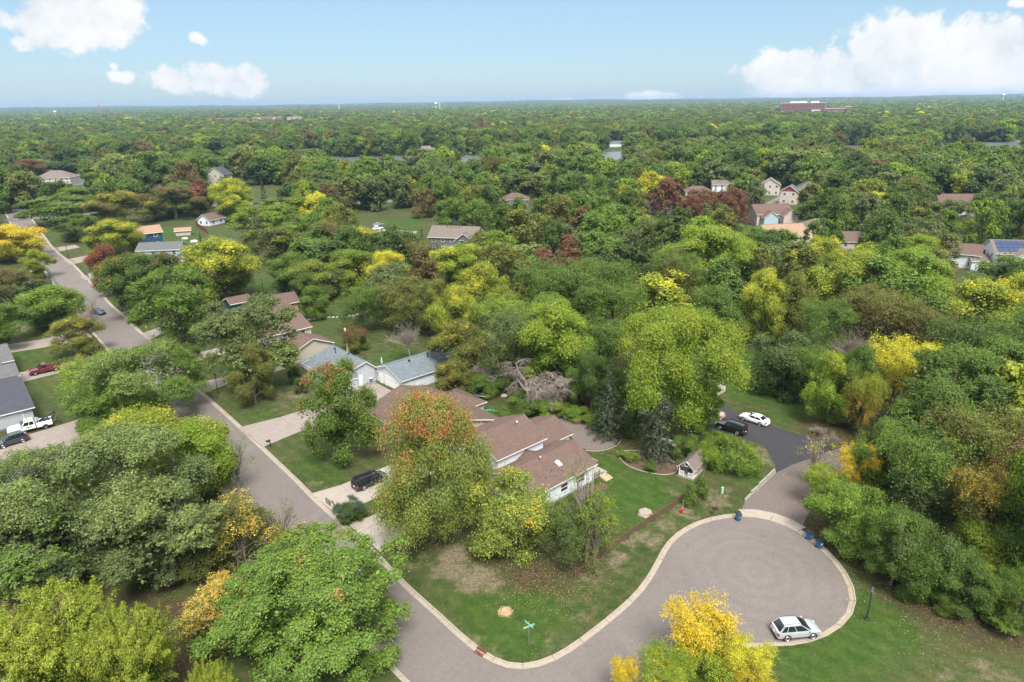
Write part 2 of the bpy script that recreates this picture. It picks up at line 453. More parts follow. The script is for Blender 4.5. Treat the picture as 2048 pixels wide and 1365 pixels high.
def make_ground():
    pts = []
    def grid(x0, x1, y0, y1, s, skip=None):
        for iy in range(int((y1 - y0) / s) + 1):
            for ix in range(int((x1 - x0) / s) + 1):
                x, y = x0 + ix * s + (iy % 2) * s * .5, y0 + iy * s
                if skip and skip[0] < x < skip[1] and skip[2] < y < skip[3]:
                    continue
                pts.append((x, y))
    near = (-62, 58, 38, 132)
    grid(-62, 58, 38, 132, 1.2)
    grid(-262, 262, 26, 420, 6.5, near)
    for r in (480, 600, 800, 1100, 1600, 2300, 3300, 4500, 5200, 6000, 7000, 8000, 9000, 10000, 11000, 12500, 16000, 24000):
        for k in range(72):
            a = 2 * math.pi * k / 72
            pts.append((r * math.sin(a), r * math.cos(a)))
    P = np.array(pts)
    rd = dist_line(P[:, 0], P[:, 1], road_poly + road_poly[:1])
    ins = inside_np(P[:, 0], P[:, 1], road_poly)
    keep = (~ins) & (rd > 0.35)
    P = P[keep]
    verts = [Vector((p[0], p[1])) for p in P]
    k = len(verts)
    verts += [Vector((p.x, p.y)) for p in road_poly]
    n = len(road_poly)
    edges = [(k + i, k + (i + 1) % n) for i in range(n)]
    r = delaunay_2d_cdt(verts, edges, [], 0, 1e-4)
    V, F = r[0], r[2]
    V = np.array([(v.x, v.y) for v in V])
    cen = np.array([V[list(f)].mean(0) for f in F])
    inr = inside_np(cen[:, 0], cen[:, 1], road_poly)
    F = [f for f, i in zip(F, inr) if not i]
    Z = hill(V[:, 0], V[:, 1])
    rng = np.random.default_rng(5)
    # lawns are never quite level
    near_m = np.hypot(V[:, 0], V[:, 1]) < 400
    edge = np.clip(dist_line(V[:, 0], V[:, 1], road_poly + road_poly[:1]) / 4, 0, 1)
    Z = Z + 0.0
    me = bpy.data.meshes.new('ground')
    me.from_pydata([(a, b, c) for (a, b), c in zip(V, Z)], [], F)
    W = np.zeros((len(V), 4), np.float32)
    W[:, 3] = 1
    for (px, py, rad, sq, ch, stg) in blobs:
        c = at(px, py)
        d = np.hypot(V[:, 0] - c.x, V[:, 1] - c.y) / rad
        W[:, ch] = np.maximum(W[:, ch], np.clip(1.35 - d, 0, 1) * stg)
    a = me.color_attributes.new('wear', 'FLOAT_COLOR', 'POINT')
    a.data.foreach_set('color', W.ravel())
    m, t, b = principled('ground')
    tc = t.node('ShaderNodeTexCoord')
    P3 = tc.outputs['Object']
    att = t.node('ShaderNodeAttribute', attribute_name='wear')
    sep = t.node('ShaderNodeSeparateColor', {0: att.outputs[0]})
    n_big = t.noise(0.11, 4, 0.55, P3)
    n_mid = t.noise(0.7, 5, 0.65, P3)
    n_fine = t.noise(2.4, 4, 0.8, P3)
    n_blade = t.noise(8.0, 2, 0.9, P3)
    g1 = t.ramp(n_big, [(0.3, (0.052, 0.085, 0.020)), (0.5, (0.070, 0.105, 0.026)), (0.68, (0.105, 0.118, 0.040))])
    g2 = t.mix(t.m('MULTIPLY', t.smooth(n_mid, .40, .66), 0.7), g1, (0.145, 0.130, 0.055))
    g2 = t.mix(t.smooth(sep.outputs[1], 0.1, 0.8), g2, t.mix(t.smooth(n_mid, .35, .7), (0.052, 0.105, 0.016), (0.088, 0.145, 0.026)))
    # mown stripes on the lush lawns
    wv = t.node('ShaderNodeTexWave', {'Scale': 0.22, 'Distortion': 0.6, 'Detail': 1.0}, wave_type='BANDS', bands_direction='DIAGONAL')
    t.l.new(P3, wv.inputs['Vector'])
    g2 = t.mix(1.0, g2, t.m('ADD', 0.92, t.m('MULTIPLY', wv.outputs[1], 0.14)), 'MULTIPLY')
    lit = t.m('ADD', sep.outputs[2], t.m('MULTIPLY', t.m('SUBTRACT', n_mid, .5), 0.9))
    g3 = t.mix(t.m('MULTIPLY', t.smooth(lit, 0.22, 0.85), 0.9), g2, t.ramp(n_fine, [(.35, (0.060, 0.040, 0.024)), (.55, (0.115, 0.080, 0.045)), (.7, (0.16, 0.12, 0.06))]))
    bare = t.m('ADD', sep.outputs[0], t.m('MULTIPLY', t.m('SUBTRACT', n_mid, .5), 1.3))
    g4 = t.mix(t.m('MULTIPLY', t.smooth(bare, 0.25, 0.75), 0.92), g3, t.ramp(n_fine, [(.35, (0.19, 0.15, 0.095)), (.65, (0.33, 0.265, 0.175))]))
    f = t.m('ADD', -0.05, t.m('ADD', t.m('MULTIPLY', n_fine, 0.62), t.m('MULTIPLY', n_blade, 0.78)))
    f = t.m('MULTIPLY', f, 0.88)
    g5 = t.mix(1.0, g4, f, 'MULTIPLY')
    # woodland floor and far country
    sp = t.node('ShaderNodeSeparateXYZ', {0: P3})
    dist = t.m('SQRT', t.m('ADD', t.m('MULTIPLY', sp.outputs[0], sp.outputs[0]), t.m('MULTIPLY', sp.outputs[1], sp.outputs[1])))
    g6 = t.mix(t.smooth(dist, 500, 900), g5, (0.050, 0.078, 0.024))
    t.put(b.inputs['Base Color'], g6)
    b.inputs['Roughness'].default_value = 0.95
    b.inputs['Specular IOR Level'].default_value = 0.15
    bh = t.m('ADD', n_fine, t.m('MULTIPLY', n_blade, 0.7))
    bn = t.node('ShaderNodeBump', {'Height': bh, 'Strength': 0.75, 'Distance': 0.09})
    t.l.new(bn.outputs[0], b.inputs['Normal'])
    me.materials.append(m)
    o = link('ground', me)
    tag(o, kind='structure')
    return o
make_ground()

# ------------------------------------------------------------------ asphalt, concrete
def asphalt(name, col, dark=0.8, speck=0.5, cracks=True, track=False):
    m, t, b = principled(name)
    tc = t.node('ShaderNodeTexCoord')
    P3 = tc.outputs['Object']
    a = t.noise(0.10, 4, 0.6, P3, 0.6)
    c = t.noise(1.3, 5, 0.6, P3)
    d = t.noise(7.5, 2, 0.9, P3)
    e = t.noise(2.6, 3, 0.8, P3)
    f = t.m('ADD', t.m('ADD', t.m('MULTIPLY', a, 0.42), t.m('MULTIPLY', c, 0.16)), t.m('ADD', t.m('MULTIPLY', d, speck * .55), t.m('MULTIPLY', e, speck * .35)))
    f = t.m('ADD', f, 1.0 - 0.29 - speck * 0.45)
    col_n = t.mix(1.0, col, f, 'MULTIPLY')
    if track:
        spx = t.node('ShaderNodeSeparateXYZ', {0: P3})
        rr = t.m('SQRT', t.m('ADD', t.m('POWER', t.m('SUBTRACT', spx.outputs[0], 27.0), 2.0), t.m('POWER', t.m('SUBTRACT', spx.outputs[1], 63.5), 2.0)))
        wv = t.m('SINE', t.m('ADD', t.m('MULTIPLY', rr, 3.4), t.m('MULTIPLY', t.noise(.25, 2, .5, P3), 5.0)))
        amt = t.m('MULTIPLY', t.smooth(rr, 11.5, 5.0), t.m('MULTIPLY', wv, 0.035))
        col_n = t.mix(1.0, col_n, t.m('ADD', 1.0, amt), 'MULTIPLY')
        st_ = t.smooth(t.noise(0.55, 3, .6, P3), .66, .78)
        col_n = t.mix(t.m('MULTIPLY', st_, .22), col_n, (0.06, 0.055, 0.05))
    if cracks:
        v = t.node('ShaderNodeTexVoronoi', {'Scale': 0.16, 'Randomness': 1.0}, feature='DISTANCE_TO_EDGE')
        w = t.mix(0.12, P3, t.noise(0.8, 4, 0.6, P3, out=1), 'LINEAR_LIGHT')
        t.l.new(w, v.inputs['Vector'])
        cr = t.smooth(v.outputs[0], 0.0, 0.010, 0.5, 0.0)
        cr = t.m('MULTIPLY', cr, t.smooth(t.noise(0.12, 2, .5, P3), .5, .6))
        col_n = t.mix(cr, col_n, (0.03, 0.03, 0.03))
    t.put(b.inputs['Base Color'], col_n)
    b.inputs['Roughness'].default_value = 0.88
    b.inputs['Specular IOR Level'].default_value = 0.25
    bn = t.node('ShaderNodeBump', {'Height': t.m('ADD', d, e), 'Strength': 0.35, 'Distance': 0.02})
    t.l.new(bn.outputs[0], b.inputs['Normal'])
    return m
M_road = asphalt('street_asphalt', (0.142, 0.122, 0.111), speck=1.1, cracks=False, track=True)
M_old = asphalt('old_asphalt', (0.125, 0.100, 0.088), speck=.8, cracks=False)
M_black = asphalt('black_asphalt', (0.038, 0.037, 0.041), speck=.6, cracks=False)
M_conc = plain('concrete', (0.29, 0.25, 0.21), 0.9, var=0.22, scale=1.2, bump=.3)
M_conc2 = plain('kerb_concrete', (0.28, 0.235, 0.19), 0.9, var=0.28, scale=2.2, bump=.4)
M_drive = plain('driveway_concrete', (0.23, 0.19, 0.165), 0.9, var=0.25, scale=.8, bump=.4)
M_grav = asphalt('gravel', (0.135, 0.108, 0.094), speck=1.3, cracks=False)
M_joint = plain('joint', (0.09, 0.075, 0.06), 0.95)

def sheet(name, poly, z, mat, kind='structure', thick=0.0, parent=None):
    poly = [Vector((p[0], p[1], 0)) for p in poly]
    if poly_area(poly) < 0: poly = poly[::-1]
    n = len(poly)
    r = delaunay_2d_cdt([Vector((p.x, p.y)) for p in poly], [(i, (i + 1) % n) for i in range(n)], [list(range(n))], 1, 1e-5)
    mb = MB()
    vs = [(v.x, v.y, z) for v in r[0]]
    fs = [tuple(f) for f in r[2]]
    mb.add(vs, fs)
    if thick:
        mb.add([(p.x, p.y, z) for p in poly] + [(p.x, p.y, z - thick) for p in poly], [(i + n, (i + 1) % n + n, (i + 1) % n, i) for i in range(n)])
    o = mb.build(name, mat, parent)
    if kind: o['kind'] = kind
    return o

# street: the asphalt sheet lies under the gutters
sheet('street', road_poly, ROAD_Z, M_road)

# kerb and gutter, cast in sections about three metres long
def offset_line(line, off):
    out = []
    for i, p in enumerate(line):
        d = (line[min(i + 1, len(line) - 1)] - line[max(i - 1, 0)]).normalized()
        out.append(p + Vector((d.y, -d.x, 0)) * off)
    return out
def kerb(name, line, side, lowered=()):
    """side +1: the road lies to the right of the line's direction"""
    root = empty(name)
    root['kind'] = 'structure'
    w = [0.0, 0.15, 0.19, 0.62]
    hz = [0.012, 0.008, -0.085, -0.112]
    L = [offset_line(line, side * x) for x in w]
    i = 0
    while i < len(line) - 1:
        j = min(i + 2, len(line) - 1)
        near = (line[i] - Vector((10, 60, 0))).length < 95
        if not near: j = min(i + 10, len(line) - 1)
        mb = MB()
        mid = (line[i] + line[j]) / 2
        low = any((mid - c).length < r for c, r in lowered)
        rows = []
        for k in range(i, j + 1):
            f = 0.0
            pts = []
            for q in range(4):
                p = L[q][k].copy()
                if near and k == i: p = L[q][k].lerp(L[q][k + 1], 0.02)
                if near and k == j: p = L[q][k].lerp(L[q][k - 1], 0.02)
                z = hz[q]
                if low and q in (1, 2): z = -0.03 if q == 1 else -0.06
                p.z = z
                pts.append(p)
            rows.append([Vector((pts[0].x, pts[0].y, -0.3))] + pts + [Vector((pts[3].x, pts[3].y, -0.3))])
        n = 6
        vs = [p for r in rows for p in r]
        fs = []
        for a in range(len(rows) - 1):
            for q in range(n - 1):
                f = (a * n + q, a * n + q + 1, (a + 1) * n + q + 1, (a + 1) * n + q)
                fs.append(f if side < 0 else f[::-1])
        fs.append(tuple(range(n)) if side > 0 else tuple(range(n))[::-1])
        e = (len(rows) - 1) * n
        fs.append(tuple(e + q for q in range(n)) if side < 0 else tuple(e + q for q in range(n))[::-1])
        mb.add(vs, fs)
        mb.build('kerb_section', M_conc2, root)
        i = j
    return root
low = [(loc(-18.9, 11), 3.8), (loc(-18.9, 21), 3.6), (loc(-18, 46.5), 4.2), (loc(-17, 73.5), 2.8), (at(1484, 1022), 2), (at(1540, 1031), 3), (at(1590, 1047), 3)]
kerb('kerb', kerb_line, 1, low)
kerb('kerb', left_line, -1)

# ------------------------------------------------------------------ driveways: slabs with recessed joints
def slab_drive(name, s0, s1, t0, t1, ns, nt, mat=M_drive, flare=0.0, z=0.02, skew=0.0):
    root = empty(name)
    root['kind'] = 'structure'
    base = [loc(s0, t0), loc(s1, t0), loc(s1, t1), loc(s0, t1)]
    bs = sheet('joint_bed', base, 0.006, M_joint, None, parent=root)
    g = 0.02
    for i in range(ns):
        for j in range(nt):
            a0, a1 = s0 + (s1 - s0) * i / ns + g, s0 + (s1 - s0) * (i + 1) / ns - g
            b0, b1 = t0 + (t1 - t0) * j / nt + g, t0 + (t1 - t0) * (j + 1) / nt - g
            f0 = flare if (i == 0 and j == 0) else 0
            f1 = flare if (i == 0 and j == nt - 1) else 0
            zz = z + random.uniform(-.003, .003)
            mb = MB()
            q = [loc(a0, b0 - f0), loc(a1, b0), loc(a1, b1), loc(a0, b1 + f1)]
            mb.prism([(p.x, p.y) for p in q], 0.0, zz)
            mb.build('slab', mat, root)
    return root
random.seed(3)
slab_drive('driveway', -18.85, -2.2, 8.0, 14.4, 6, 3, M_conc, 0.9)
slab_drive('driveway', -18.8, -2.9, 17.6, 23.9, 4, 2, M_conc, 0.8)
slab_drive('driveway', -18.1, 8.4, 43.2, 50.6, 4, 1, M_drive, 1.0)
slab_drive('driveway', -17.0, -1.0, 71.2, 75.6, 4, 1, M_drive, 1.0)
slab_drive('driveway', -15.9, 0.0, 88.5, 93.5, 3, 1, M_drive, 1.0)
slab_drive('driveway', -41.0, -28.6, 100.8, 106.4, 3, 1, M_drive, .5)
sheet('driveway', [loc(-6, 50.4), loc(8.4, 50.4), loc(8.4, 54.6), loc(-0.6, 54.6), loc(-6, 51)], 0.012, M_drive)
for poly in ([(-60, 905), (115, 852), (300, 795), (335, 845), (130, 912), (-60, 975)], [(10, 690), (80, 680), (165, 655), (185, 676), (80, 697), (20, 706)],
             [(282, 668), (318, 655), (330, 664), (296, 682)], [(196, 583), (222, 575), (235, 582), (208, 594)], [(160, 553), (192, 543), (204, 551), (172, 562)], [(126, 521), (175, 511), (186, 518), (142, 531)], [(108, 496), (150, 490), (160, 495), (116, 504)],
             [(243, 625), (275, 617), (285, 626), (255, 637)], [(85, 560), (60, 556), (45, 563), (95, 575)], [(760, 458), (835, 463), (830, 470), (750, 466)], [(60, 545), (84, 545), (72, 538), (50, 540)]):
    sheet('driveway', [at(*q) for q in poly], 0.012, M_drive)

# old asphalt drive from the turning circle up to the parking court
_i0 = min(range(len(kerb_line)), key=lambda i: (kerb_line[i] - at(1480, 1022)).length); _i1 = min(range(len(kerb_line)), key=lambda i: (kerb_line[i] - at(1610, 1062)).length)
sheet('driveway', [p + Vector((0, 0, 0)) for p in kerb_line[_i0:_i1 + 1][::-1]] + [at(*q) for q in [(1492, 1000), (1520, 972), (1553, 945), (1585, 928), (1640, 908), (1700, 890), (1730, 915), (1700, 960), (1640, 985), (1620, 1020)]], 0.008, M_old)
sheet('parking_court', [at(*q) for q in [(1553, 946), (1549, 928), (1534, 900), (1520, 888), (1485, 878), (1440, 862), (1404, 851), (1380, 838), (1345, 815), (1340, 790), (1385, 790), (1420, 797), (1452, 815), (1482, 830), (1540, 851), (1592, 868), (1660, 878), (1662, 902), (1620, 918), (1585, 930)]], 0.013, M_black)
sheet('footpath', [at(*q) for q in [(1418, 797), (1432, 772), (1443, 768), (1452, 774), (1450, 783), (1436, 792), (1424, 801)]], 0.016, M_conc, thick=0.01)
def apron():
    """the fan of slabs between the gutter and the old drive"""
    root = empty('driveway_apron'); root['kind'] = 'structure'
    n_ = _i1 - _i0
    a = [kerb_line[_i0 + round(n_ * k / 4)] for k in range(5)]
    b = [p + Vector((-(kerb_line[_i0 + round(n_ * k / 4) + 1] - p).y, (kerb_line[_i0 + round(n_ * k / 4) + 1] - p).x, 0)).normalized() * (1.1 if 0 < k < 4 else .9) for k, p in enumerate(a)]
    for i in range(4):
        p = [a[i].lerp(a[i + 1], .01), a[i].lerp(a[i + 1], .99), b[i].lerp(b[i + 1], .99), b[i].lerp(b[i + 1], .01)]
        MB().prism([(q.x, q.y) for q in p], 0.0, 0.022).build('slab', M_conc, root)
apron()
# gravel sitting area behind the main house, with an edging strip
grav = [(1118, 838), (1128, 828), (1150, 832), (1175, 851), (1196, 861), (1222, 870), (1241, 879), (1240, 886), (1217, 898), (1188, 903), (1160, 897), (1140, 870)]
gp = smooth_line([at(*q) for q in grav] + [at(*grav[0])], 1.0)
sheet('gravel_patio', gp[:-1], 0.014, M_grav)
mb = MB()
mb.tube([p + Vector((0, 0, 0.02)) for p in smooth_line([at(*q) for q in [(1175, 850), (1196, 860), (1222, 869), (1241, 878), (1241, 887), (1217, 899), (1188, 904), (1170, 901)]], .6)], 0.07, 4)
o = mb.build('edging_strip', M_conc); tag(o, 'thin pale edging curving round the gravel sitting area', 'edging')
bed = smooth_line([at(*q) for q in [(1234, 905), (1246, 899), (1262, 898), (1280, 903), (1300, 905), (1330, 915), (1352, 925), (1358, 945), (1345, 952), (1318, 950), (1290, 945), (1262, 936), (1240, 920), (1234, 905)]], .8)
M_mulch = plain('mulch', (0.085, 0.05, 0.035), 0.95, var=.5, scale=6, bump=.8, bscale=12)
sheet('planting_bed', bed[:-1], 0.010, M_mulch)
mb = MB(); mb.tube([p + Vector((0, 0, 0.02)) for p in bed], 0.06, 4)
o = mb.build('edging_strip', M_conc); tag(o, 'pale edging round the mulch bed beside the playhouse', 'edging')
sheet('planting_bed', [loc(-1, -0.4), loc(12, -0.4), loc(12, -2.0), loc(-1, -2.0)], 0.009, plain('red_mulch', (0.10, 0.045, 0.035), .95, var=.4, scale=5, bump=.8))

# a back street and a cul-de-sac seen between the trees
def far_road(pts, w):
    l = smooth_line([at(*q) for q in pts], 6)
    sheet('back_street', band(l, w), 0.02, M_road)
far_road([(-140, 452), (-40, 444), (60, 437), (180, 428), (410, 412), (520, 407), (710, 407), (900, 393), (1100, 379), (1300, 372)], 4.0)
far_road([(1600, 372), (1560, 400), (1500, 425), (1420, 432), (1370, 415)], 3.5)
far_road([(1780, 380), (1820, 366), (1850, 352)], 3.5)

m_l = plain('far_lawn', (0.085, 0.150, 0.028), .95, var=.2, scale=.1)
for q in ([(832, 292), (945, 287), (952, 299), (838, 303)], [(560, 352), (690, 346), (700, 356), (570, 362)], [(1030, 308), (1100, 303), (1104, 309), (1034, 314)]):
    sheet('lawn', [at(*z) for z in q], 0.03, m_l)
# river
m, t, b = principled('river_water')
tc = t.node('ShaderNodeTexCoord')
b.inputs['Base Color'].default_value = (0.10, 0.11, 0.11, 1)
b.inputs['Roughness'].default_value = 0.3
b.inputs['Specular IOR Level'].default_value = 0.6
bn = t.node('ShaderNodeBump', {'Height': t.noise(0.5, 4, 0.6, tc.outputs['Object']), 'Strength': 0.25, 'Distance': 0.2})
t.l.new(bn.outputs[0], b.inputs['Normal'])
o = sheet('river', river_poly, 0.05, m)
# ------------------------------------------------------------------ foliage
def foliage_mat(name, src):
    """src OBJECT: colours come from the tree itself; INSTANCER: from the point it stands on"""
    m = bpy.data.materials.new(name)
    m.use_nodes = True
    t = NT(m.node_tree)
    t.n.clear()
    out = t.node('ShaderNodeOutputMaterial')
    if src == 'OBJECT':
        info = t.node('ShaderNodeObjectInfo')
        c1 = info.outputs['Color']
        c2 = t.node('ShaderNodeAttribute', attribute_name='tint2', attribute_type='OBJECT').outputs['Color']
        turn = t.node('ShaderNodeAttribute', attribute_name='turn', attribute_type='OBJECT').outputs['Fac']
        rnd = info.outputs['Random']
    else:
        c1 = t.node('ShaderNodeAttribute', attribute_name='tint', attribute_type='INSTANCER').outputs['Color']
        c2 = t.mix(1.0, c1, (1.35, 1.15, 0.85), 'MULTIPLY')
        turn = -0.22
        rnd = t.node('ShaderNodeObjectInfo').outputs['Random']
    lv = t.node('ShaderNodeAttribute', attribute_name='leafvar')
    sp = t.node('ShaderNodeSeparateColor', {0: lv.outputs['Color']})
    R_, G_, B_ = sp.outputs[0], sp.outputs[1], sp.outputs[2]
    A_ = lv.outputs['Alpha']
    tc = t.node('ShaderNodeTexCoord')
    off = t.node('ShaderNodeVectorMath', {0: tc.outputs['Object'], 1: t.node('ShaderNodeCombineXYZ', {0: t.m('MULTIPLY', rnd, 50), 1: rnd, 2: 0.0}).outputs[0]}, operation='ADD')
    nz = t.noise(0.55, 4, 0.7, off.outputs[0])
    nz = t.m('ADD', t.m('MULTIPLY', t.m('SUBTRACT', nz, 0.5), 1.6), 0.5)
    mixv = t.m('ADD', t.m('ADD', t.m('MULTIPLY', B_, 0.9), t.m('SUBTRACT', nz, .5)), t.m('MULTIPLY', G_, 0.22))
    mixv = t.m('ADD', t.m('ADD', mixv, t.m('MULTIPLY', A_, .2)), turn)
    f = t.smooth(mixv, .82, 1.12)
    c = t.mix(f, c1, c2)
    v = t.m('MULTIPLY', t.m('ADD', 0.66, t.m('MULTIPLY', R_, 0.62)), t.m('ADD', 0.80, t.m('MULTIPLY', G_, 0.42)))
    c = t.mix(1.0, c, v, 'MULTIPLY')
    c = t.mix(t.m('MULTIPLY', A_, 0.45), c, t.mix(1.0, c, (1.30, 1.12, 0.75), 'MULTIPLY'))
    d = t.node('ShaderNodeBsdfPrincipled', {'Base Color': c, 'Roughness': 0.55, 'Specular IOR Level': 0.35})
    tr = t.node('ShaderNodeBsdfTranslucent', {0: t.mix(1.0, c, (1.15, 1.25, 0.6), 'MULTIPLY')})
    mx = t.node('ShaderNodeMixShader', {0: 0.38})
    t.l.new(d.outputs[0], mx.inputs[1])
    t.l.new(tr.outputs[0], mx.inputs[2])
    t.l.new(mx.outputs[0], out.inputs[0])
    return m
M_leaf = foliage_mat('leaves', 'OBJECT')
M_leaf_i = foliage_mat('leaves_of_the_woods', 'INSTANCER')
M_bark = plain('bark', (0.115, 0.092, 0.072), 0.95, var=.35, scale=5, bump=.8, bscale=9)
M_deadw = plain('dead_wood', (0.235, 0.195, 0.165), 0.95, var=.3, scale=5)

def unit(v):
    return v / (np.linalg.norm(v, axis=-1, keepdims=True) + 1e-9)

PROF = {
    'round': lambda u: np.sqrt(np.clip(1 - (2 * np.clip(u, 0, 1) - 0.9) ** 2 / 1.21, 0.02, 1)),
    'oval': lambda u: np.clip(1 - abs(u - 0.40) ** 2.2 / 0.34, 0.05, 1) ** 0.6,
    'spread': lambda u: np.clip(1 - abs(u - 0.60) ** 2.4 / 0.34, 0.08, 1) ** 0.55,
    'egg': lambda u: np.where(u > .38, np.sqrt(np.clip(1 - ((u - .38) / .67) ** 2, .03, 1)), 1 - .45 * ((.38 - u) / .38) ** 2),
    'cone': lambda u: np.clip(1.05 - u, 0.04, 1) ** 0.75 * np.clip(u * 5 + .55, 0, 1),
}

def leaf_mesh(name, P, N, T, L, W, attr, mats):
    """one folded leaf at each place P: N its normal, T its length direction"""
    n = len(P)
    B = unit(np.cross(N, T))
    T = np.cross(B, N)
    L, W = L[:, None], W[:, None]
    sag = N * L * 0.16
    V = np.empty((n, 4, 3), np.float32)
    V[:, 0] = P - T * L * .5 - sag
    V[:, 1] = P + B * W * .5
    V[:, 2] = P + T * L * .5 - sag
    V[:, 3] = P - B * W * .5
    me = bpy.data.meshes.new(name)
    me.vertices.add(n * 4)
    me.vertices.foreach_set('co', V.ravel())
    me.loops.add(n * 4)
    me.loops.foreach_set('vertex_index', np.arange(n * 4, dtype=np.int32))
    me.polygons.add(n)
    me.polygons.foreach_set('loop_start', np.arange(0, n * 4, 4, dtype=np.int32))
    me.polygons.foreach_set('loop_total', np.full(n, 4, np.int32))
    a = me.color_attributes.new('leafvar', 'FLOAT_COLOR', 'POINT')
    a.data.foreach_set('color', np.repeat(attr, 4, axis=0).astype(np.float32).ravel())
    for m in mats: me.materials.append(m)
    me.update()
    return me

def rand_dirs(rng, n):
    return unit(rng.normal(size=(n, 3)))

def crown(name, seed, shape='round', style='puff', R=5.0, H=12.0, zb=0.2, lobes=44, tufts=15, leaves=26, ll=0.30, lw=0.17, lr=(0.17, 0.30), thin=0.0, mat=None, droop=0.0, fill=0.5, shoot=1.0, majors=15, mr=(.25, .37), rv=(.78, 1.14)):
    rng = np.random.default_rng(seed)
    z0, z1 = H * zb, H
    prof = PROF[shape]
    ph = rng.uniform(0, 6.28, 4)
    def env(u, a):
        return R * prof(u) * (1 + 0.10 * np.sin(2 * a + ph[0]) + 0.08 * np.sin(3 * a + ph[1] + 3 * u) + 0.07 * np.sin(5 * a + ph[2] + 5 * u))
    LC, LR, MA = [], [], []
    MJ = []
    for k in range(majors):
        u = ((k + rng.uniform(.1, .9)) / majors) ** .85
        a = k * 2.39996 + rng.normal() * .3
        e = env(u, a)
        rm = R * rng.uniform(*mr) * (0.72 + 0.5 * prof(u))
        r = max(0.0, e - rm * .85) * (rng.uniform(.2, .6) if rng.random() < .15 else rng.uniform(*rv))
        z = min(max(z0 + u * (z1 - z0), z0 + rm * .4), z1 - rm * rng.uniform(.45, 1.0))
        MJ.append((r * math.cos(a), r * math.sin(a), z, rm))
    mc = np.array([0, 0, z0 + (z1 - z0) * .4])
    wts = np.array([m[3] ** 2 for m in MJ]); wts /= wts.sum()
    for k in range(lobes):
        j = rng.choice(majors, p=wts)
        m = np.array(MJ[j][:3])
        o = m - mc; o = o / (np.linalg.norm(o) + 1e-6)
        d = rng.normal(size=3); d /= np.linalg.norm(d)
        d = d + o * .55 + np.array([0, 0, .35]); d /= np.linalg.norm(d)
        rl = R * rng.uniform(*lr)
        c = m + d * max(MJ[j][3] - rl * .6, .1) * rng.uniform(.55, 1.08) * np.array([1, 1, .85])
        LC.append((c[0], c[1], max(c[2], z0 + rl * .3)))
        LR.append(rl); MA.append(j)
    LC, LR = np.array(LC), np.array(LR)
    cen = np.array([0, 0, z0 + (z1 - z0) * .42])
    out = unit(LC - cen + np.array([0, 0, .25 * R]))
    NT_ = lobes * tufts
    li = np.repeat(np.arange(lobes), tufts)
    d = rand_dirs(rng, NT_)
    dot = (d * out[li]).sum(1)
    flip = dot < -0.25
    d[flip] = unit(d[flip] - 2 * (dot[flip] * .8)[:, None] * out[li][flip])
    if style == 'spiky':
        d = unit(d + out[li] * 0.5 + np.array([0, 0, .45]))
    tr = R * 0.055 * rng.uniform(.7, 1.5, NT_)
    TC = LC[li] + d * (LR[li] * rng.uniform(.72, 1.08, NT_))[:, None]
    keep = rng.random(NT_) > thin * rng.random(NT_) * 2
    lobe_r = np.clip(rng.random(majors)[np.array(MA)] * .7 + rng.random(lobes) * .3, 0, 1)
    tuft_r = rng.random(NT_)
    ti = np.repeat(np.arange(NT_)[keep], leaves)
    n = len(ti)
    if style == 'spiky':
        s = rng.random(n) ** .8
        ln = LR[li][ti] * 1.0 * shoot
        axis = unit(d[ti] + np.array([0, 0, .15]))
        side = rng.normal(size=(n, 3)) * (tr[ti] * (1.15 - .75 * s))[:, None] * .75
        P = LC[li][ti] + d[ti] * (LR[li][ti] * .55)[:, None] + axis * (ln * s)[:, None] + side
        N = unit(unit(side) * .7 + d[ti] * .4 + np.array([0, 0, .7]) + rng.normal(size=(n, 3)) * .35)
        T = unit(axis + unit(side) * .6)
    elif style == 'feather':
        s = rng.random(n)
        side = rng.normal(size=(n, 3)) * tr[ti][:, None] * .8
        axis = unit(d[ti] * 1.0 + np.array([0, 0, -droop]))
        P = TC[ti] + axis * (tr[ti] * 3.2 * s)[:, None] + side + np.array([0, 0, -1]) * (s ** 2 * droop * tr[ti] * 3)[:, None]
        N = unit(rng.normal(size=(n, 3)) * .6 + d[ti] * .5 + np.array([0, 0, .6]))
        T = unit(axis + rng.normal(size=(n, 3)) * .5)
    else:
        off = rng.normal(size=(n, 3)) * tr[ti][:, None]
        off += d[ti] * (np.abs(rng.normal(size=n)) * tr[ti] * .5)[:, None]
        P = TC[ti] + off
        N = unit(d[ti] * .55 + unit(off) * .35 + np.array([0, 0, .55]) + rng.normal(size=(n, 3)) * .50)
        T = unit(rng.normal(size=(n, 3)) + np.array([0, 0, -.4]))
    # some leaves deeper inside so that the crown is not hollow
    nf = int(n * fill * .12)
    fi = rng.integers(0, lobes, nf)
    Pf = LC[fi] * .72 + cen * .28 + rng.normal(size=(nf, 3)) * (LR[fi] * .8)[:, None]
    Pf[:, 2] = np.clip(Pf[:, 2], z0, z1)
    P = np.concatenate([P, Pf]); N = np.concatenate([N, rand_dirs(rng, nf)]); T = np.concatenate([T, rand_dirs(rng, nf)])
    m_ = n + nf
    L = ll * rng.uniform(.7, 1.3, m_)
    L[n:] *= 2.1
    W = L * (lw / ll) * rng.uniform(.8, 1.25, m_)
    attr = np.empty((m_, 4))
    attr[:, 0] = rng.random(m_)
    attr[:n, 1] = tuft_r[ti]; attr[n:, 1] = rng.random(nf)
    outer = np.clip(np.hypot(P[:, 0], P[:, 1]) / R, 0, 1)
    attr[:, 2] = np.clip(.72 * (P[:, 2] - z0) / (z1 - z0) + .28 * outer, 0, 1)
    attr[:n, 3] = lobe_r[li][ti]; attr[n:, 3] = .3
    q96 = np.quantile(np.hypot(P[:, 0], P[:, 1]), .965)
    k_xy = R * 1.03 / q96
    k_z = (H - z0) / (np.quantile(P[:, 2], .9985) - z0)
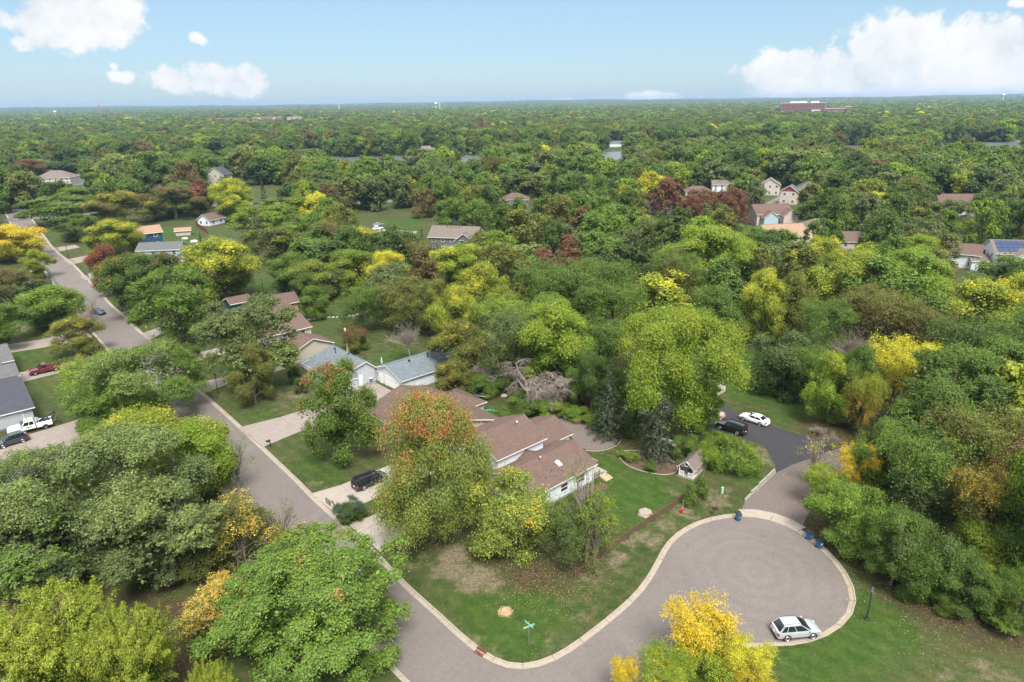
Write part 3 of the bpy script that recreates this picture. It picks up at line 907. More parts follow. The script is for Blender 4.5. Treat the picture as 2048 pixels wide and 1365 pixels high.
    P[:, :2] *= k_xy
    P[:, 2] = np.maximum(z0 + (P[:, 2] - z0) * k_z, 0.05)
    LC = LC * np.array([k_xy, k_xy, 1.0])
    me = leaf_mesh(name, P, N, T, L, W, attr, [mat or M_leaf])
    return me, LC, LR

def trunk_mesh(name, seed, LC, H, zb, r=0.28, n=7, mat=None, limbs=9, lean=0.0, multi=1):
    rng = np.random.default_rng(seed + 77)
    mb = MB()
    th = H * max(zb + .18, .3)
    for s in range(multi):
        a0 = rng.uniform(0, 6.28)
        sp_ = 0.0 if multi == 1 else .25
        top = Vector((math.cos(a0) * sp_ * 4, math.sin(a0) * sp_ * 4, th))
        base = Vector((math.cos(a0) * sp_, math.sin(a0) * sp_, -0.25))
        rr = r if multi == 1 else r * .6
        mid = base.lerp(top, .5) + Vector((rng.normal() * .12, rng.normal() * .12, 0))
        mb.tube([base, base + Vector((0, 0, .45)), mid, top], [rr * 1.45, rr * 1.05, rr * .85, rr * .62], n)
        idx = rng.permutation(len(LC))[:limbs]
        for i in idx:
            e = Vector(LC[i])
            fr = rng.uniform(.45, 1.0)
            st_ = base.lerp(top, fr)
            if e.z < st_.z: st_ = base.lerp(top, .45)
            m1 = st_.lerp(e, .45) + Vector((0, 0, -abs(e.x) * .03 + .3))
            mb.tube([st_, m1, e], [rr * .42, rr * .28, rr * .10], 5, cap=False)
            for q in range(2):
                e2 = e + Vector(rng.normal(size=3)) * .9
                mb.tube([m1, m1.lerp(e2, .6), e2], [rr * .2, rr * .13, rr * .04], 3, cap=False)
        # leader
        mb.tube([top, Vector((top.x * .6, top.y * .6, H * .72)), Vector((0, 0, H * .9))], [rr * .6, rr * .3, rr * .08], 5, cap=False)
    return mb.mesh(name, mat or M_bark, smooth=60)

def bare_tree(name, seed, H=9.0, R=4.0, droop=0.0, depth_=4, base_r=.2, spread=1.0):
    """trunk, limbs and twigs without leaves"""
    rng = random.Random(seed)
    mb = MB()
    def grow(p, d, ln, r, lv):
        pts, rad = [p], [r]
        q, dd = p.copy(), d.copy()
        k = 3
        for i in range(k):
            dd = (dd + Vector((rng.gauss(0, .16), rng.gauss(0, .16), rng.gauss(0, .10) - droop * (.16 if lv < 3 else .05) * (i + 1)))).normalized()
            q = q + dd * ln / k
            pts.append(q.copy()); rad.append(r * (1 - .72 * (i + 1) / k))
        mb.tube(pts, rad, 5 if lv >= 3 else 3, cap=False)
        if lv > 0:
            nb = {4: 8, 3: 7, 2: 7, 1: 5}.get(lv, 5)
            for b in range(nb):
                i = rng.choice([1, 1, 2, 2, 3])
                a = rng.uniform(0, 6.283)
                side = Vector((math.cos(a), math.sin(a), rng.uniform(-.2, .5)))
                nd = (dd * rng.uniform(.6, 1.1) + side * .75 * spread).normalized()
                grow(pts[i].copy(), nd, ln * rng.uniform(.48, .72), max(r * .42, .012), lv - 1)
    grow(Vector((0, 0, -.2)), Vector((0, 0, 1)), H * .42, base_r, depth_)
    return mb.mesh(name, M_deadw)

def spruce(name, seed, H=12.0, R=3.0, rows=26, per=13, sprigs=20, ll=.34, mat=None):
    rng = np.random.default_rng(seed)
    P, N, T, L, A = [], [], [], [], []
    for i in range(rows):
        u = (i + rng.uniform(-.3, .3)) / rows
        z = H * (.05 + .94 * u)
        rr = R * (1 - u) ** .85 * rng.uniform(.85, 1.1) + .12
        m = max(4, int(per * (1 - u * .6)))
        for j in range(m):
            a = 2 * math.pi * (j + rng.uniform(-.35, .35)) / m + i * .7
            ln = rr * rng.uniform(.72, 1.12)
            br = rng.random()
            k = max(5, int(sprigs * ln / R))
            s = rng.random(k) ** .7
            dirv = np.array([math.cos(a), math.sin(a), 0])
            sd_ = np.array([-math.sin(a), math.cos(a), 0])
            wob = rng.normal(size=k) * .16 * ln * (1.15 - s)
            p = dirv * (ln * s)[:, None] + sd_ * wob[:, None] + np.array([0, 0, 1]) * (z - .30 * ln * s ** 1.3 + rng.normal(size=k) * .10 - .10 * np.abs(wob))[:, None]
            P.append(p)
            nn = np.array([0, 0, 1.0]) + dirv * .7 + rng.normal(size=(k, 3)) * .35
            N.append(unit(nn))
            T.append(unit(dirv * .8 + sd_ * np.sign(wob)[:, None] * .7 + np.array([0, 0, -.35]) + rng.normal(size=(k, 3)) * .25))
            L.append(ll * rng.uniform(.7, 1.4, k))
            A.append(np.stack([rng.random(k), np.full(k, br), np.full(k, u * .6) + s * .3, s * .8], 1))
    P, N, T, L, A = map(np.concatenate, (P, N, T, L, A))
    me = leaf_mesh(name, P, N, T, L, L * .42, A, [mat or M_leaf])
    mb = MB(); mb.tube([(0, 0, -.2), (0, 0, H * .5), (0, 0, H * .97)], [.24, .13, .02], 7)
    return me, mb.mesh(name + '_trunk', M_bark, 60)

# ---- the kinds of tree, each built a few times over
KIND = {}
def add_kind(key, **kw):
    tr = kw.pop('tr', {})
    lst = KIND.setdefault(key, [])
    seed = abs(sum(ord(c) * (i + 3) for i, c in enumerate(key))) + 31 * len(lst)
    me, LC, LR = crown('crown_leaves', seed, **kw)
    zb, H = kw.get('zb', .2), kw.get('H', 12.0)
    tm = trunk_mesh('trunk_and_limbs', seed, LC, H, zb, **tr)
    lst.append((me, tm, kw.get('R', 5.0), H))
for i in range(2):
    add_kind('maple', shape='round', style='puff', lobes=90, tufts=20, leaves=28, ll=.205, lw=.135, lr=(.11, .21), zb=.14)
    add_kind('silver', shape='spread', style='spiky', lobes=84, tufts=14, leaves=40, ll=.21, lw=.11, lr=(.15, .27), zb=.16)
for i in range(1):
    add_kind('dense', shape='egg', style='puff', lobes=96, tufts=18, leaves=26, ll=.19, lw=.12, lr=(.10, .17), zb=.12, H=12, R=4.6, majors=36, mr=(.20, .29), rv=(.93, 1.03))
    add_kind('oak', shape='round', style='puff', lobes=92, tufts=17, leaves=26, ll=.185, lw=.11, lr=(.09, .17), zb=.12, majors=22, mr=(.2, .3))
    add_kind('bushy', shape='spread', style='puff', lobes=84, tufts=16, leaves=24, ll=.21, lw=.13, lr=(.12, .21), zb=.05, H=8, R=5)
    add_kind('birch', shape='oval', style='feather', lobes=76, tufts=16, leaves=28, ll=.17, lw=.13, lr=(.13, .24), zb=.12, thin=.35, H=11, R=4.2, droop=.8, fill=.25, tr={'mat': M_deadw, 'multi': 3, 'r': .2, 'limbs': 16})
    add_kind('wisp', shape='spread', style='feather', lobes=34, tufts=10, leaves=9, ll=.22, lw=.11, lr=(.15, .28), zb=.2, thin=1.3, H=9, R=4.2, fill=0.0, tr={'r': .2, 'limbs': 30, 'mat': M_deadw})
    add_kind('locust', shape='spread', style='feather', lobes=84, tufts=16, leaves=28, ll=.18, lw=.12, lr=(.10, .18), zb=.25, H=12, R=5, droop=.25, fill=.25, thin=.3)
BIG = dict(lobes=200, tufts=18, leaves=26, ll=.20, lw=.125, lr=(.075, .15), R=8.0, H=13.0, fill=.35)
add_kind('bigmaple', shape='round', style='puff', zb=.10, **BIG)
add_kind('bigoak', shape='round', style='puff', zb=.27, majors=26, mr=(.17, .28), **{**BIG, 'H': 17.0})
add_kind('bigtuft', shape='round', style='spiky', zb=.08, majors=28, mr=(.28, .40), **{**BIG, 'lobes': 270, 'tufts': 10, 'leaves': 42, 'lr': (.055, .105), 'shoot': .95})
add_kind('bigdense', shape='egg', style='puff', zb=.10, majors=40, mr=(.20, .29), rv=(.93, 1.03), **{**BIG, 'lobes': 250, 'H': 15.0, 'll': .18})
add_kind('bigsilver', shape='round', style='spiky', zb=.12, **{**BIG, 'lobes': 150, 'tufts': 15, 'leaves': 42, 'lr': (.10, .19), 'lw': .10, 'shoot': 1.15})
add_kind('shoots', shape='spread', style='spiky', zb=.15, **{**BIG, 'lobes': 95, 'tufts': 4, 'leaves': 240, 'lr': (.13, .20), 'lw': .11, 'shoot': 2.0, 'H': 11.0})
add_kind('thujacone', shape='cone', style='puff', lobes=90, tufts=12, leaves=14, ll=.085, lw=.05, lr=(.16, .26), zb=.02, R=1.0, H=3.0, majors=14, mr=(.35, .5))
add_kind('feathery', shape='spread', style='feather', lobes=44, tufts=16, leaves=34, ll=.18, lw=.08, lr=(.16, .28), zb=.04, H=5, R=5, droop=.4)
# coarser ones for farther off
for i in range(3):
    add_kind('mid_round', shape='round', style='puff', lobes=56, tufts=12, leaves=15, ll=.40, lw=.28, lr=(.12, .22), zb=.06, mr=(.28, .42))
    add_kind('mid_spiky', shape='spread', style='spiky', lobes=54, tufts=12, leaves=16, ll=.40, lw=.23, lr=(.16, .26), zb=.08, mr=(.28, .42))
for i in range(2):
    add_kind('mid_oak', shape='round', style='puff', lobes=66, tufts=12, leaves=14, ll=.32, lw=.21, lr=(.10, .17), zb=.06, majors=20, mr=(.22, .33))
    add_kind('mid_oval', shape='oval', style='puff', lobes=56, tufts=12, leaves=15, ll=.40, lw=.26, lr=(.12, .20), zb=.05, mr=(.28, .42))
KIND['spruce'] = [(*spruce('spruce_needles', 5), 3.0, 12.0), (*spruce('spruce_needles', 8), 3.0, 12.0)]
KIND['thuja'] = [(*spruce('thuja_needles', 15, H=3.0, R=1.0, rows=30, per=16, sprigs=12, ll=.16), 1.0, 3.0)]
KIND['bare'] = [(None, bare_tree('bare_limbs', 3), 3.6, 8.6)]
KIND['bare_droop'] = [(None, bare_tree('bare_limbs', 9, H=10, droop=.75, base_r=.34, spread=1.25), 4.2, 7.5)]
print('tree kinds', round(time.time() - T0, 1))

# colours of foliage (real leaf colours, linear)
C = {
 'green': (0.120, 0.195, 0.031), 'bright': (0.140, 0.225, 0.038), 'dark': (0.074, 0.122, 0.025), 'deep': (0.094, 0.155, 0.029), 'grey': (0.125, 0.165, 0.058), 'pale': (0.205, 0.260, 0.080),
 'brick': (.36, .13, .07), 'moss': (.230, .285, .062), 'yg': (0.235, 0.285, 0.033), 'lime': (0.195, 0.285, 0.030), 'yellow': (0.48, 0.46, 0.045), 'gold': (0.56, 0.43, 0.035), 'straw': (0.48, 0.37, 0.085), 'olive': (0.140, 0.155, 0.034), 'brown': (0.165, 0.130, 0.050),
 'orange': (0.47, 0.175, 0.085), 'red': (0.42, 0.085, 0.045), 'rust': (0.18, 0.085, 0.050), 'blue': (0.075, 0.125, 0.090), 'spruce': (0.060, 0.085, 0.042), 'willow': (0.150, 0.170, 0.050), 'plum': (.13, .05, .04),
}
WORD = {'green': 'mid green', 'bright': 'bright green', 'dark': 'dark green', 'deep': 'deep green', 'grey': 'grey green', 'pale': 'pale green', 'yg': 'yellow green', 'lime': 'lime green', 'yellow': 'yellow', 'gold': 'golden yellow',
        'straw': 'straw yellow', 'olive': 'olive', 'brown': 'brownish', 'orange': 'orange', 'red': 'red', 'rust': 'rusty red', 'blue': 'blue green', 'spruce': 'dark green', 'willow': 'soft green', 'plum': 'dark red'}
TREES = []     # (x, y, radius) of every tree placed
rnd = random.Random(11)
def place_tree(name, kind, base, R, H, c1, c2=None, turn=0.0, label=None, group=None, cat='tree', lean=(0, 0)):
    v = KIND[kind][rnd.randrange(len(KIND[kind]))]
    me, tm, r0, h0 = v
    root = empty(name, (base[0], base[1], 0), rnd.uniform(0, 6.283))
    root.scale = (R / r0, R / r0, H / h0)
    if lean[0] or lean[1]:
        root.rotation_euler = (lean[0], lean[1], 0)
    if me is not None:
        c = link('crown', me, root)
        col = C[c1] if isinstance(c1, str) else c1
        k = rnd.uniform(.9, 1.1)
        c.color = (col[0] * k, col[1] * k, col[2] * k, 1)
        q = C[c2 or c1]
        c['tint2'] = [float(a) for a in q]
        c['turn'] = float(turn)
    link('trunk', tm, root)
    tag(root, label, cat, group)
    TREES.append((base[0], base[1], R))
    return root

def tree_px(x, ytop, w, hb, kind, c1, c2=None, turn=0.0, label='', name='broadleaf_tree', cat='tree', lean=(0, 0), hs=1.0):
    """x, ytop: where the photo shows the top; w: crown width; hb: height in metres, or the photo row of the foot"""
    if hb > 60:
        b = at(x, hb)
        lo, hi = 0.5, 40
        for _ in range(30):
            mid = (lo + hi) / 2
            if proj((b.x, b.y, mid))[1] > ytop: lo = mid
            else: hi = mid
        H = lo * hs
    else:
        H = hb
        b = at(x, ytop, H)
        for _ in range(4):
            dx = x - proj((b.x, b.y, H * .62))[0]
            b = b + Vector((dx * depth((b.x, b.y, H * .6)) / FOC, 0, 0))
    R = w / 2 * depth((b.x, b.y, H * .6)) / FOC
    return place_tree(name, kind, b, R, H, c1, c2, turn, label, None, cat, lean)

T = tree_px
# --- along the street and in the front yards
T(190, 886, 370, 15, 'bigsilver', 'grey', 'pale', 0.06, 'huge grey green silver maple, largest crown at the lower left')
T(0, 930, 280, 13, 'bigsilver', 'grey', 'pale', -0.02, 'grey green maple half cut by the left edge, beside the largest crown')
T(325, 985, 230, 11.5, 'silver', 'grey', 'pale', -0.02, 'grey green maple right of the largest crown, over shaded lawn')
T(40, 1040, 260, 11, 'silver', 'grey', 'green', .1, 'lower grey green maple under the huge one, above the patio roof')
T(80, 1212, 340, 12, 'shoots', 'lime', 'yg', .3, 'yellow green maple with long spiky shoots in the lower left corner')
T(245, 1240, 240, 11, 'shoots', 'lime', 'yg', .3, 'spiky yellow green maple in front of the satellite dish')
T(420, 1335, 120, 8, 'shoots', 'lime', 'yg', .3, 'lime green treetop cut by the bottom edge, left of the bright green tree')
T(620, 1096, 375, 12, 'bigtuft', 'bright', 'orange', -.34, 'large bright green tree with a few orange sprigs beside the road bend')
T(472, 1000, 165, 9, 'birch', 'olive', 'straw', .0, 'thin olive and yellow birch between the two big lower trees', hs=1)
T(420, 1020, 140, 8, 'birch', 'olive', 'green', .0, 'open yellowing birch behind the thin olive one')
T(440, 1165, 150, 6.5, 'birch', 'olive', 'straw', .2, 'low yellowish thicket tree left of the bright green tree')
T(560, 1005, 90, 7, 'wisp', 'olive', 'brown', .2, 'wispy brownish tree at the road edge above the bright green tree')
T(300, 826, 280, 12.5, 'bigmaple', 'yg', 'yellow', -.15, 'broad yellow green maple beside the grey garage roof')
T(385, 850, 150, 11, 'maple', 'lime', 'yg', -0.17, 'lime green maple crown nearest the street among the yellow ones')
T(468, 870, 85, 8.5, 'wisp', 'lime', 'green', .2, 'half bare tree leaning over the street')
T(275, 694, 235, 13, 'bigsilver', 'green', 'pale', 0.03, 'round silver maple overhanging the street opposite the grey roofed house')
T(185, 715, 135, 10, 'locust', 'lime', 'yg', -0.07, 'yellow green locust beside the white tow truck')
T(225, 780, 140, 8, 'silver', 'green', 'bright', -0.07, 'lower green maple over the tow truck driveway')
T(145, 637, 112, 8.5, 'oak', 'olive', 'gold', -0.17, 'small olive oak beside the maroon pickup truck')
T(100, 572, 135, 10.5, 'maple', 'green', 'lime', 0.03, 'green and yellow maple over the lawn left of the parked blue car')
T(175, 600, 60, 8, 'wisp', 'olive', 'green', .1, 'half bare tree with thin twigs beside the blue car', )
T(100, 536, 44, 8.5, 'spruce', 'blue', None, 0, 'small blue spruce at the street edge', name='spruce_tree')
T(22, 540, 120, 11, 'oak', 'dark', 'brown', .1, 'dark brown green oak cut by the left edge')
T(15, 452, 125, 12, 'maple', 'yellow', 'gold', .1, 'golden maple at the left edge above the dark oak')
T(70, 500, 60, 9, 'maple', 'yg', 'yellow', -0.12, 'small yellow maple where the street vanishes')
T(-15, 610, 110, 10, 'silver', 'green', 'pale', -0.12, 'green tree cut by the left edge over lawn')
T(687, 722, 148, 921, 'dense', 'green', 'brick', -.07, 'cone shaped maple turning red at the top, by the brown roofed house')
T(866, 783, 222, 1083, 'bigdense', 'moss', 'orange', -.06, 'large maple with red orange top in front of the main house')
T(1022, 962, 172, 1105, 'bushy', 'moss', 'gold', -.2, 'low yellow green crabapple at the corner of the white house', hs=1.0)
T(1172, 918, 120, 1130, 'wisp', 'willow', 'lime', 0.1, 'feathery birch in front of the white siding wall')
T(1186, 985, 105, 1125, 'birch', 'willow', 'lime', 0.1, 'bushy lower birch at the fence end, right of the round grey green tree')
T(1142, 1003, 112, 1135, 'locust', 'grey', 'green', 0, 'round grey green willow like tree beside the feathery birch')
T(512, 690, 88, 808, 'oak', 'olive', 'orange', -.3, 'small olive tree with a red sprig on the lawn by the lamp post')
T(505, 600, 190, 778, 'silver', 'pale', 'grey', .1, 'large pale green silver maple beside the two storey cream house')
T(368, 540, 160, 692, 'silver', 'green', 'bright', -0.07, 'round green maple on its own beside the street')
T(282, 508, 135, 632, 'maple', 'deep', 'orange', -.28, 'green maple with orange patches along the street')
T(232, 488, 85, 590, 'maple', 'rust', 'red', -.15, 'small red maple beside the light blue house')
T(338, 505, 70, 590, 'maple', 'deep', 'brown', .0, 'dark green tree right of the orange patched maple')
T(452, 478, 152, 600, 'maple', 'yg', 'yellow', -0.12, 'wide yellow green maple behind the light blue house')
T(222, 441, 108, 12, 'maple', 'yg', 'yellow', -0.12, 'yellow green maple left of the navy house')
T(243, 383, 118, 15, 'oak', 'olive', 'gold', -0.10, 'golden olive oak behind the navy house')
T(345, 372, 120, 15, 'oak', 'dark', 'brown', .15, 'dark brownish oak beyond the small tan shed')
T(118, 393, 135, 13, 'silver', 'green', 'pale', -0.02, 'green maple right of the street far up')
T(148, 432, 85, 10, 'silver', 'grey', 'green', .1, 'grey green maple under the taller one at the street bend')
T(460, 357, 88, 17, 'maple', 'yg', 'yellow', -0.02, 'bright yellow maple above the small shed')
T(470, 390, 60, 12, 'maple', 'lime', 'yellow', -0.02, 'lime and yellow tree at the back street')
T(233, 334, 92, 14, 'maple', 'bright', 'lime', -0.02, 'bright green dome shaped tree beside two spruces')
T(292, 330, 26, 15, 'spruce', 'blue', None, 0, 'pale blue spruce beside the bright green dome', name='spruce_tree')
T(312, 325, 26, 16, 'spruce', 'spruce', None, 0, 'dark spruce beside the pale blue one', name='spruce_tree')
T(360, 326, 90, 15, 'maple', 'olive', 'yellow', -0.07, 'yellow olive maple left of the cream gabled house')
T(60, 318, 60, 14, 'maple', 'brown', 'rust', .1, 'brown tree above the hip roofed house at far left')
T(185, 320, 46, 13, 'maple', 'rust', 'plum', .1, 'rusty red tree near the river at far left')
T(240, 315, 50, 13, 'maple', 'brown', 'rust', .1, 'pale brown tree right of the rusty one')
T(310, 405, 26, 8, 'mid_oval', 'deep', None, 0, 'small deep green tree behind the shed')
T(400, 465, 12, 5, 'thuja', 'dark', None, 0, 'small dark columnar cedar on the back lawn', name='cedar_tree')
# --- middle: gardens behind the houses
T(570, 395, 110, 15, 'silver', 'lime', 'willow', -0.02, 'feathery light green willow behind the navy house lawn')
T(515, 415, 110, 14, 'silver', 'willow', 'lime', .1, 'soft green willow right of the dark red fence')
T(590, 430, 110, 13, 'silver', 'green', 'lime', -0.12, 'light green tree with dark stems right of the willows')
T(650, 445, 140, 14, 'maple', 'green', 'rust', .0, 'green maple turning rusty brown in the middle of the left woods')
T(720, 455, 90, 13, 'maple', 'lime', 'straw', .00, 'lime green tree below the white parked cars')
T(630, 520, 110, 11, 'maple', 'grey', 'yg', 0.08, 'grey green tree above the brown garage')
T(700, 500, 105, 12, 'maple', 'yg', 'green', .00, 'yellow green tree left of the pale yellow one')
T(775, 502, 78, 13, 'maple', 'straw', 'yellow', .3, 'pale yellow maple in the middle of the woods')
T(838, 478, 95, 13, 'locust', 'brown', 'olive', .1, 'brown feathery tree beside the pale yellow maple')
T(800, 560, 125, 12, 'locust', 'olive', 'willow', -0.02, 'olive tree behind the fenced back lawn')
T(720, 575, 85, 11, 'locust', 'deep', 'green', .00, 'deep green locust above the broken stump')
T(632, 572, 60, 640, 'maple', 'green', 'bright', -0.12, 'small round green tree on the back lawn')
T(822, 612, 74, 722, 'bare', 'grey', None, 0, 'leafless grey tree at the end of the wire fence')
T(866, 560, 80, 13, 'maple', 'olive', 'yg', -0.12, 'olive tree behind the leafless one')
T(905, 572, 100, 14, 'maple', 'yg', 'yellow', -0.10, 'yellow green maple above the grey garage roof')
T(925, 490, 130, 13, 'maple', 'lime', 'yellow', -0.10, 'tall yellow green tree in front of the grey gabled house')
T(968, 525, 115, 16, 'maple', 'yg', 'yellow', -0.10, 'tall yellow tree in the centre of the photo')
T(925, 640, 120, 12, 'maple', 'olive', 'gold', -0.17, 'olive gold tree at the far end of the grey garage')
T(990, 590, 130, 12, 'locust', 'grey', 'lime', 0.08, 'thin grey green tree with dead twigs near the centre')
T(1085, 590, 150, 14, 'maple', 'bright', 'yg', -0.07, 'bright lime tree with a bare limb above the dead branches')
T(1160, 700, 80, 10, 'maple', 'green', 'bright', -0.12, 'green tree behind the dark red fence')
T(1010, 548, 60, 13, 'bare', 'grey', None, 0, 'upright leafless tree in the centre of the woods')
T(1050, 500, 70, 13, 'bare', 'grey', None, 0, 'dead twiggy treetop beside the round green crown')
T(1000, 640, 110, 9, 'bare', 'grey', None, 0, 'leafless grey tree tangled behind the trampoline')
T(1062, 712, 150, 820, 'bare_droop', 'grey', None, 0, 'dead tree with drooping grey branches behind the main house')
T(1120, 725, 120, 822, 'bare_droop', 'grey', None, 0, 'dead drooping tree over the dark red fence')
T(965, 690, 110, 8, 'bare', 'grey', None, 0, 'grey leafless branches over the garage end')
T(1170, 518, 180, 17, 'locust', 'green', 'deep', .00, 'wide green locust, smooth domed crown in the centre')
T(1110, 530, 150, 16, 'locust', 'green', 'deep', .00, 'green locust left of the widest domed crown')
T(1225, 560, 140, 15, 'locust', 'green', 'deep', .00, 'green locust crown right of the widest dome')
T(1200, 640, 130, 11, 'locust', 'deep', 'gold', -0.37, 'deep green tree with a few golden leaves behind the spruce')
T(1350, 606, 236, 882, 'bigoak', 'lime', 'yg', .1, 'tall yellow green oak standing over the parked cars', hs=.96)
T(1310, 700, 88, 918, 'spruce', 'spruce', 'grey', .1, 'tall grey green spruce in front of the yellow green oak', name='spruce_tree')
T(1217, 715, 84, 872, 'spruce', 'spruce', None, 0, 'dark spruce behind the gravel sitting area', name='spruce_tree')
T(1268, 800, 50, 872, 'mid_oval', 'green', 'deep', .1, 'small green tree between the two spruces')
T(1195, 830, 40, 860, 'mid_oval', 'dark', 'deep', .1, 'dark shrub like tree at the gravel edge')
T(1397, 760, 80, 860, 'maple', 'lime', 'green', .00, 'low lime green limb of leaves beside the grey car')
T(1456, 886, 120, 935, 'feathery', 'green', 'lime', .1, 'wide feathery green shrub beside the playhouse', name='large_shrub', cat='shrub', hs=.95)
T(1377, 966, 30, 1012, 'thujacone', 'green', None, 0, 'clipped cone shaped evergreen, left of the two at the fence', name='cone_shrub', cat='shrub')
T(1399, 952, 28, 998, 'thujacone', 'green', None, 0, 'clipped cone shaped evergreen, right of the two below the playhouse', name='cone_shrub', cat='shrub')
# --- right woods
T(1412, 452, 165, 19, 'maple', 'lime', 'yg', -0.10, 'tall yellow green crown at the left end of the right woods')
T(1350, 500, 110, 16, 'locust', 'olive', 'green', .00, 'olive tree left of the tall yellow green crown')
T(1480, 480, 110, 17, 'maple', 'lime', 'yg', -0.12, 'yellow green crown just right of the tallest one')
T(1430, 570, 110, 14, 'dense', 'green', 'deep', .00, 'green tree at the lawn edge behind the oak')
T(1530, 538, 90, 17, 'maple', 'yg', 'yellow', -0.12, 'yellow green crown over the mown lawn')
T(1590, 545, 95, 16, 'maple', 'olive', 'yg', -0.10, 'olive and yellow crown behind the mown lawn')
T(1640, 474, 95, 16, 'maple', 'yg', 'yellow', -0.12, 'yellow treetop below the tan roofed house')
T(1705, 500, 165, 17, 'maple', 'yg', 'lime', -0.07, 'wide yellow green crown in the right woods')
T(1828, 498, 150, 17, 'maple', 'lime', 'bright', -0.07, 'bright green round crown near the brown roofed house at right')
T(1840, 470, 90, 13, 'maple', 'lime', 'yg', -0.07, 'lime treetop behind the bright round crown')
T(1650, 600, 110, 14, 'locust', 'deep', 'green', .05, 'deep green tree under the yellow crowns')
T(1770, 578, 150, 16, 'locust', 'brown', 'olive', .1, 'wide brownish elm among green trees')
T(1850, 610, 120, 14, 'locust', 'brown', 'olive', .1, 'brownish elm right of the wider one')
T(1720, 620, 90, 13, 'bare', 'grey', None, 0, 'dead twiggy elm inside the brownish crown')
T(1965, 565, 180, 15, 'maple', 'yg', 'yellow', -0.10, 'big yellow green maple at the right edge')
T(2045, 548, 110, 15, 'maple', 'yg', 'yellow', -0.02, 'yellow maple cut by the right edge')
T(1795, 676, 135, 15, 'locust', 'straw', 'yellow', .3, 'pale yellow locust, brightest crown in the right woods')
T(1730, 745, 70, 11, 'locust', 'straw', 'yg', .2, 'small straw yellow tree below the pale yellow locust')
T(1722, 690, 95, 14, 'maple', 'deep', 'green', .00, 'dark green tree left of the pale yellow locust')
T(1656, 700, 92, 850, 'dense', 'lime', 'yellow', -.02, 'narrow yellow and green tree at the lawn edge', hs=.95)
T(1560, 672, 130, 792, 'bushy', 'dark', 'grey', .1, 'dark spreading crabapple on the mown lawn')
T(1515, 690, 50, 7, 'spruce', 'spruce', None, 0, 'small dark spruce behind the crabapple', name='spruce_tree')
T(1620, 690, 90, 11, 'locust', 'deep', 'green', .00, 'deep green tree between crabapple and narrow yellow tree')
T(1900, 690, 170, 15, 'maple', 'green', 'bright', -0.12, 'round green tree right of the pale yellow locust')
T(2010, 680, 170, 15, 'maple', 'green', 'bright', -0.12, 'green tree at the right edge below the yellow maples')
T(1870, 770, 190, 16, 'maple', 'green', 'deep', .00, 'broad green maple over the right hand woods edge')
T(1960, 810, 210, 16, 'locust', 'grey', 'olive', .1, 'broad grey green tree at the right')
T(1840, 860, 170, 14, 'locust', 'grey', 'green', .1, 'grey green tree above the dark undergrowth')
T(1760, 840, 110, 12, 'maple', 'green', 'bright', -0.12, 'green tree behind the small orange yellow one')
T(2050, 880, 130, 14, 'oak', 'brown', 'rust', .1, 'brownish oak cut by the right edge')
T(1700, 892, 82, 1012, 'locust', 'straw', 'gold', .2, 'slender orange yellow tree beside the old drive')
T(1632, 872, 86, 7.5, 'wisp', 'yg', 'yellow', .3, 'low yellow branches over the old asphalt drive')
T(1655, 935, 80, 6, 'locust', 'lime', 'yg', -0.02, 'yellow green branches hanging over the drive edge')
T(1925, 905, 125, 1125, 'locust', 'olive', 'straw', -.02, 'slender tree with golden leaves leaning over the lawn', hs=.9)
T(1965, 1010, 120, 8, 'bushy', 'yg', 'lime', .1, 'yellow green arching tree at the right lawn edge')
T(2040, 960, 130, 12, 'maple', 'green', 'lime', -0.12, 'green tree at the right edge above the pale trunk')
T(2085, 820, 150, 1200, 'maple', 'green', 'lime', -0.12, 'tall tree at the right edge, pale trunk leaning out over the lawn', lean=(0, -.12))
T(1640, 845, 40, 872, 'bare', 'grey', None, 0, 'small grey leafless sapling by the parking court')
T(1668, 850, 44, 905, 'bare', 'grey', None, 0, 'pale dead sapling right of the parking court')
SH = [(1695, 985, 120, 5.5, 'bright', 'lime', 'bright green thicket beside the old drive'), (1745, 1010, 130, 5.5, 'green', 'lime', 'green thicket behind the blue bins'), (1716, 1052, 76, 3.0, 'lime', 'bright', 'low lime shrub right of the blue bins'),
      (1800, 1040, 120, 6.5, 'deep', 'green', 'deep green shrub in the middle of the lawn edge'), (1765, 1090, 80, 2.8, 'lime', 'green', 'low yellow green shrub on the lawn edge'), (1850, 1075, 110, 6.0, 'deep', 'grey', 'dark shrub left of the leaning golden tree'), (1830, 1130, 80, 2.6, 'green', 'lime', 'low green shrub below the dark one'),
      (1930, 1120, 110, 5.0, 'deep', 'green', 'deep green shrub under the leaning golden tree'), (1905, 1180, 80, 2.2, 'green', 'deep', 'low ground shrub along the right lawn edge'), (1985, 1150, 90, 4.0, 'lime', 'yg', 'yellow green shrub beside the pale trunk'),
      (2050, 1170, 90, 4.5, 'green', 'deep', 'green shrub cut by the right edge'), (2000, 1215, 80, 2.0, 'green', 'bright', 'low shrub at the foot of the pale trunk')]
for i, (x, y, w, h, a, b, lab) in enumerate(SH):
    T(x, y - (14 if h > 4 else 0), w * 1.1, h * (1.4 if h > 4 else 1.1), ('maple', 'bushy', 'locust', 'oak')[i % 4] if h > 4 else ('bushy', 'silver')[i % 2], a, b, -.05, lab, name='wild_shrub', cat='shrub')
T(1400, 1208, 150, 7.5, 'locust', 'yellow', 'gold', .3, 'golden yellow tree at the bottom, largest of the cluster')
T(1500, 1285, 105, 6.0, 'locust', 'gold', 'yellow', .3, 'deep golden treetop by the silver car')
T(1420, 1275, 130, 5.5, 'locust', 'lime', 'yellow', -0.07, 'yellow green lower crown between the golden ones')
T(1330, 1300, 110, 5.5, 'locust', 'yellow', 'lime', .2, 'yellow treetop at the bottom edge beside bare twigs')
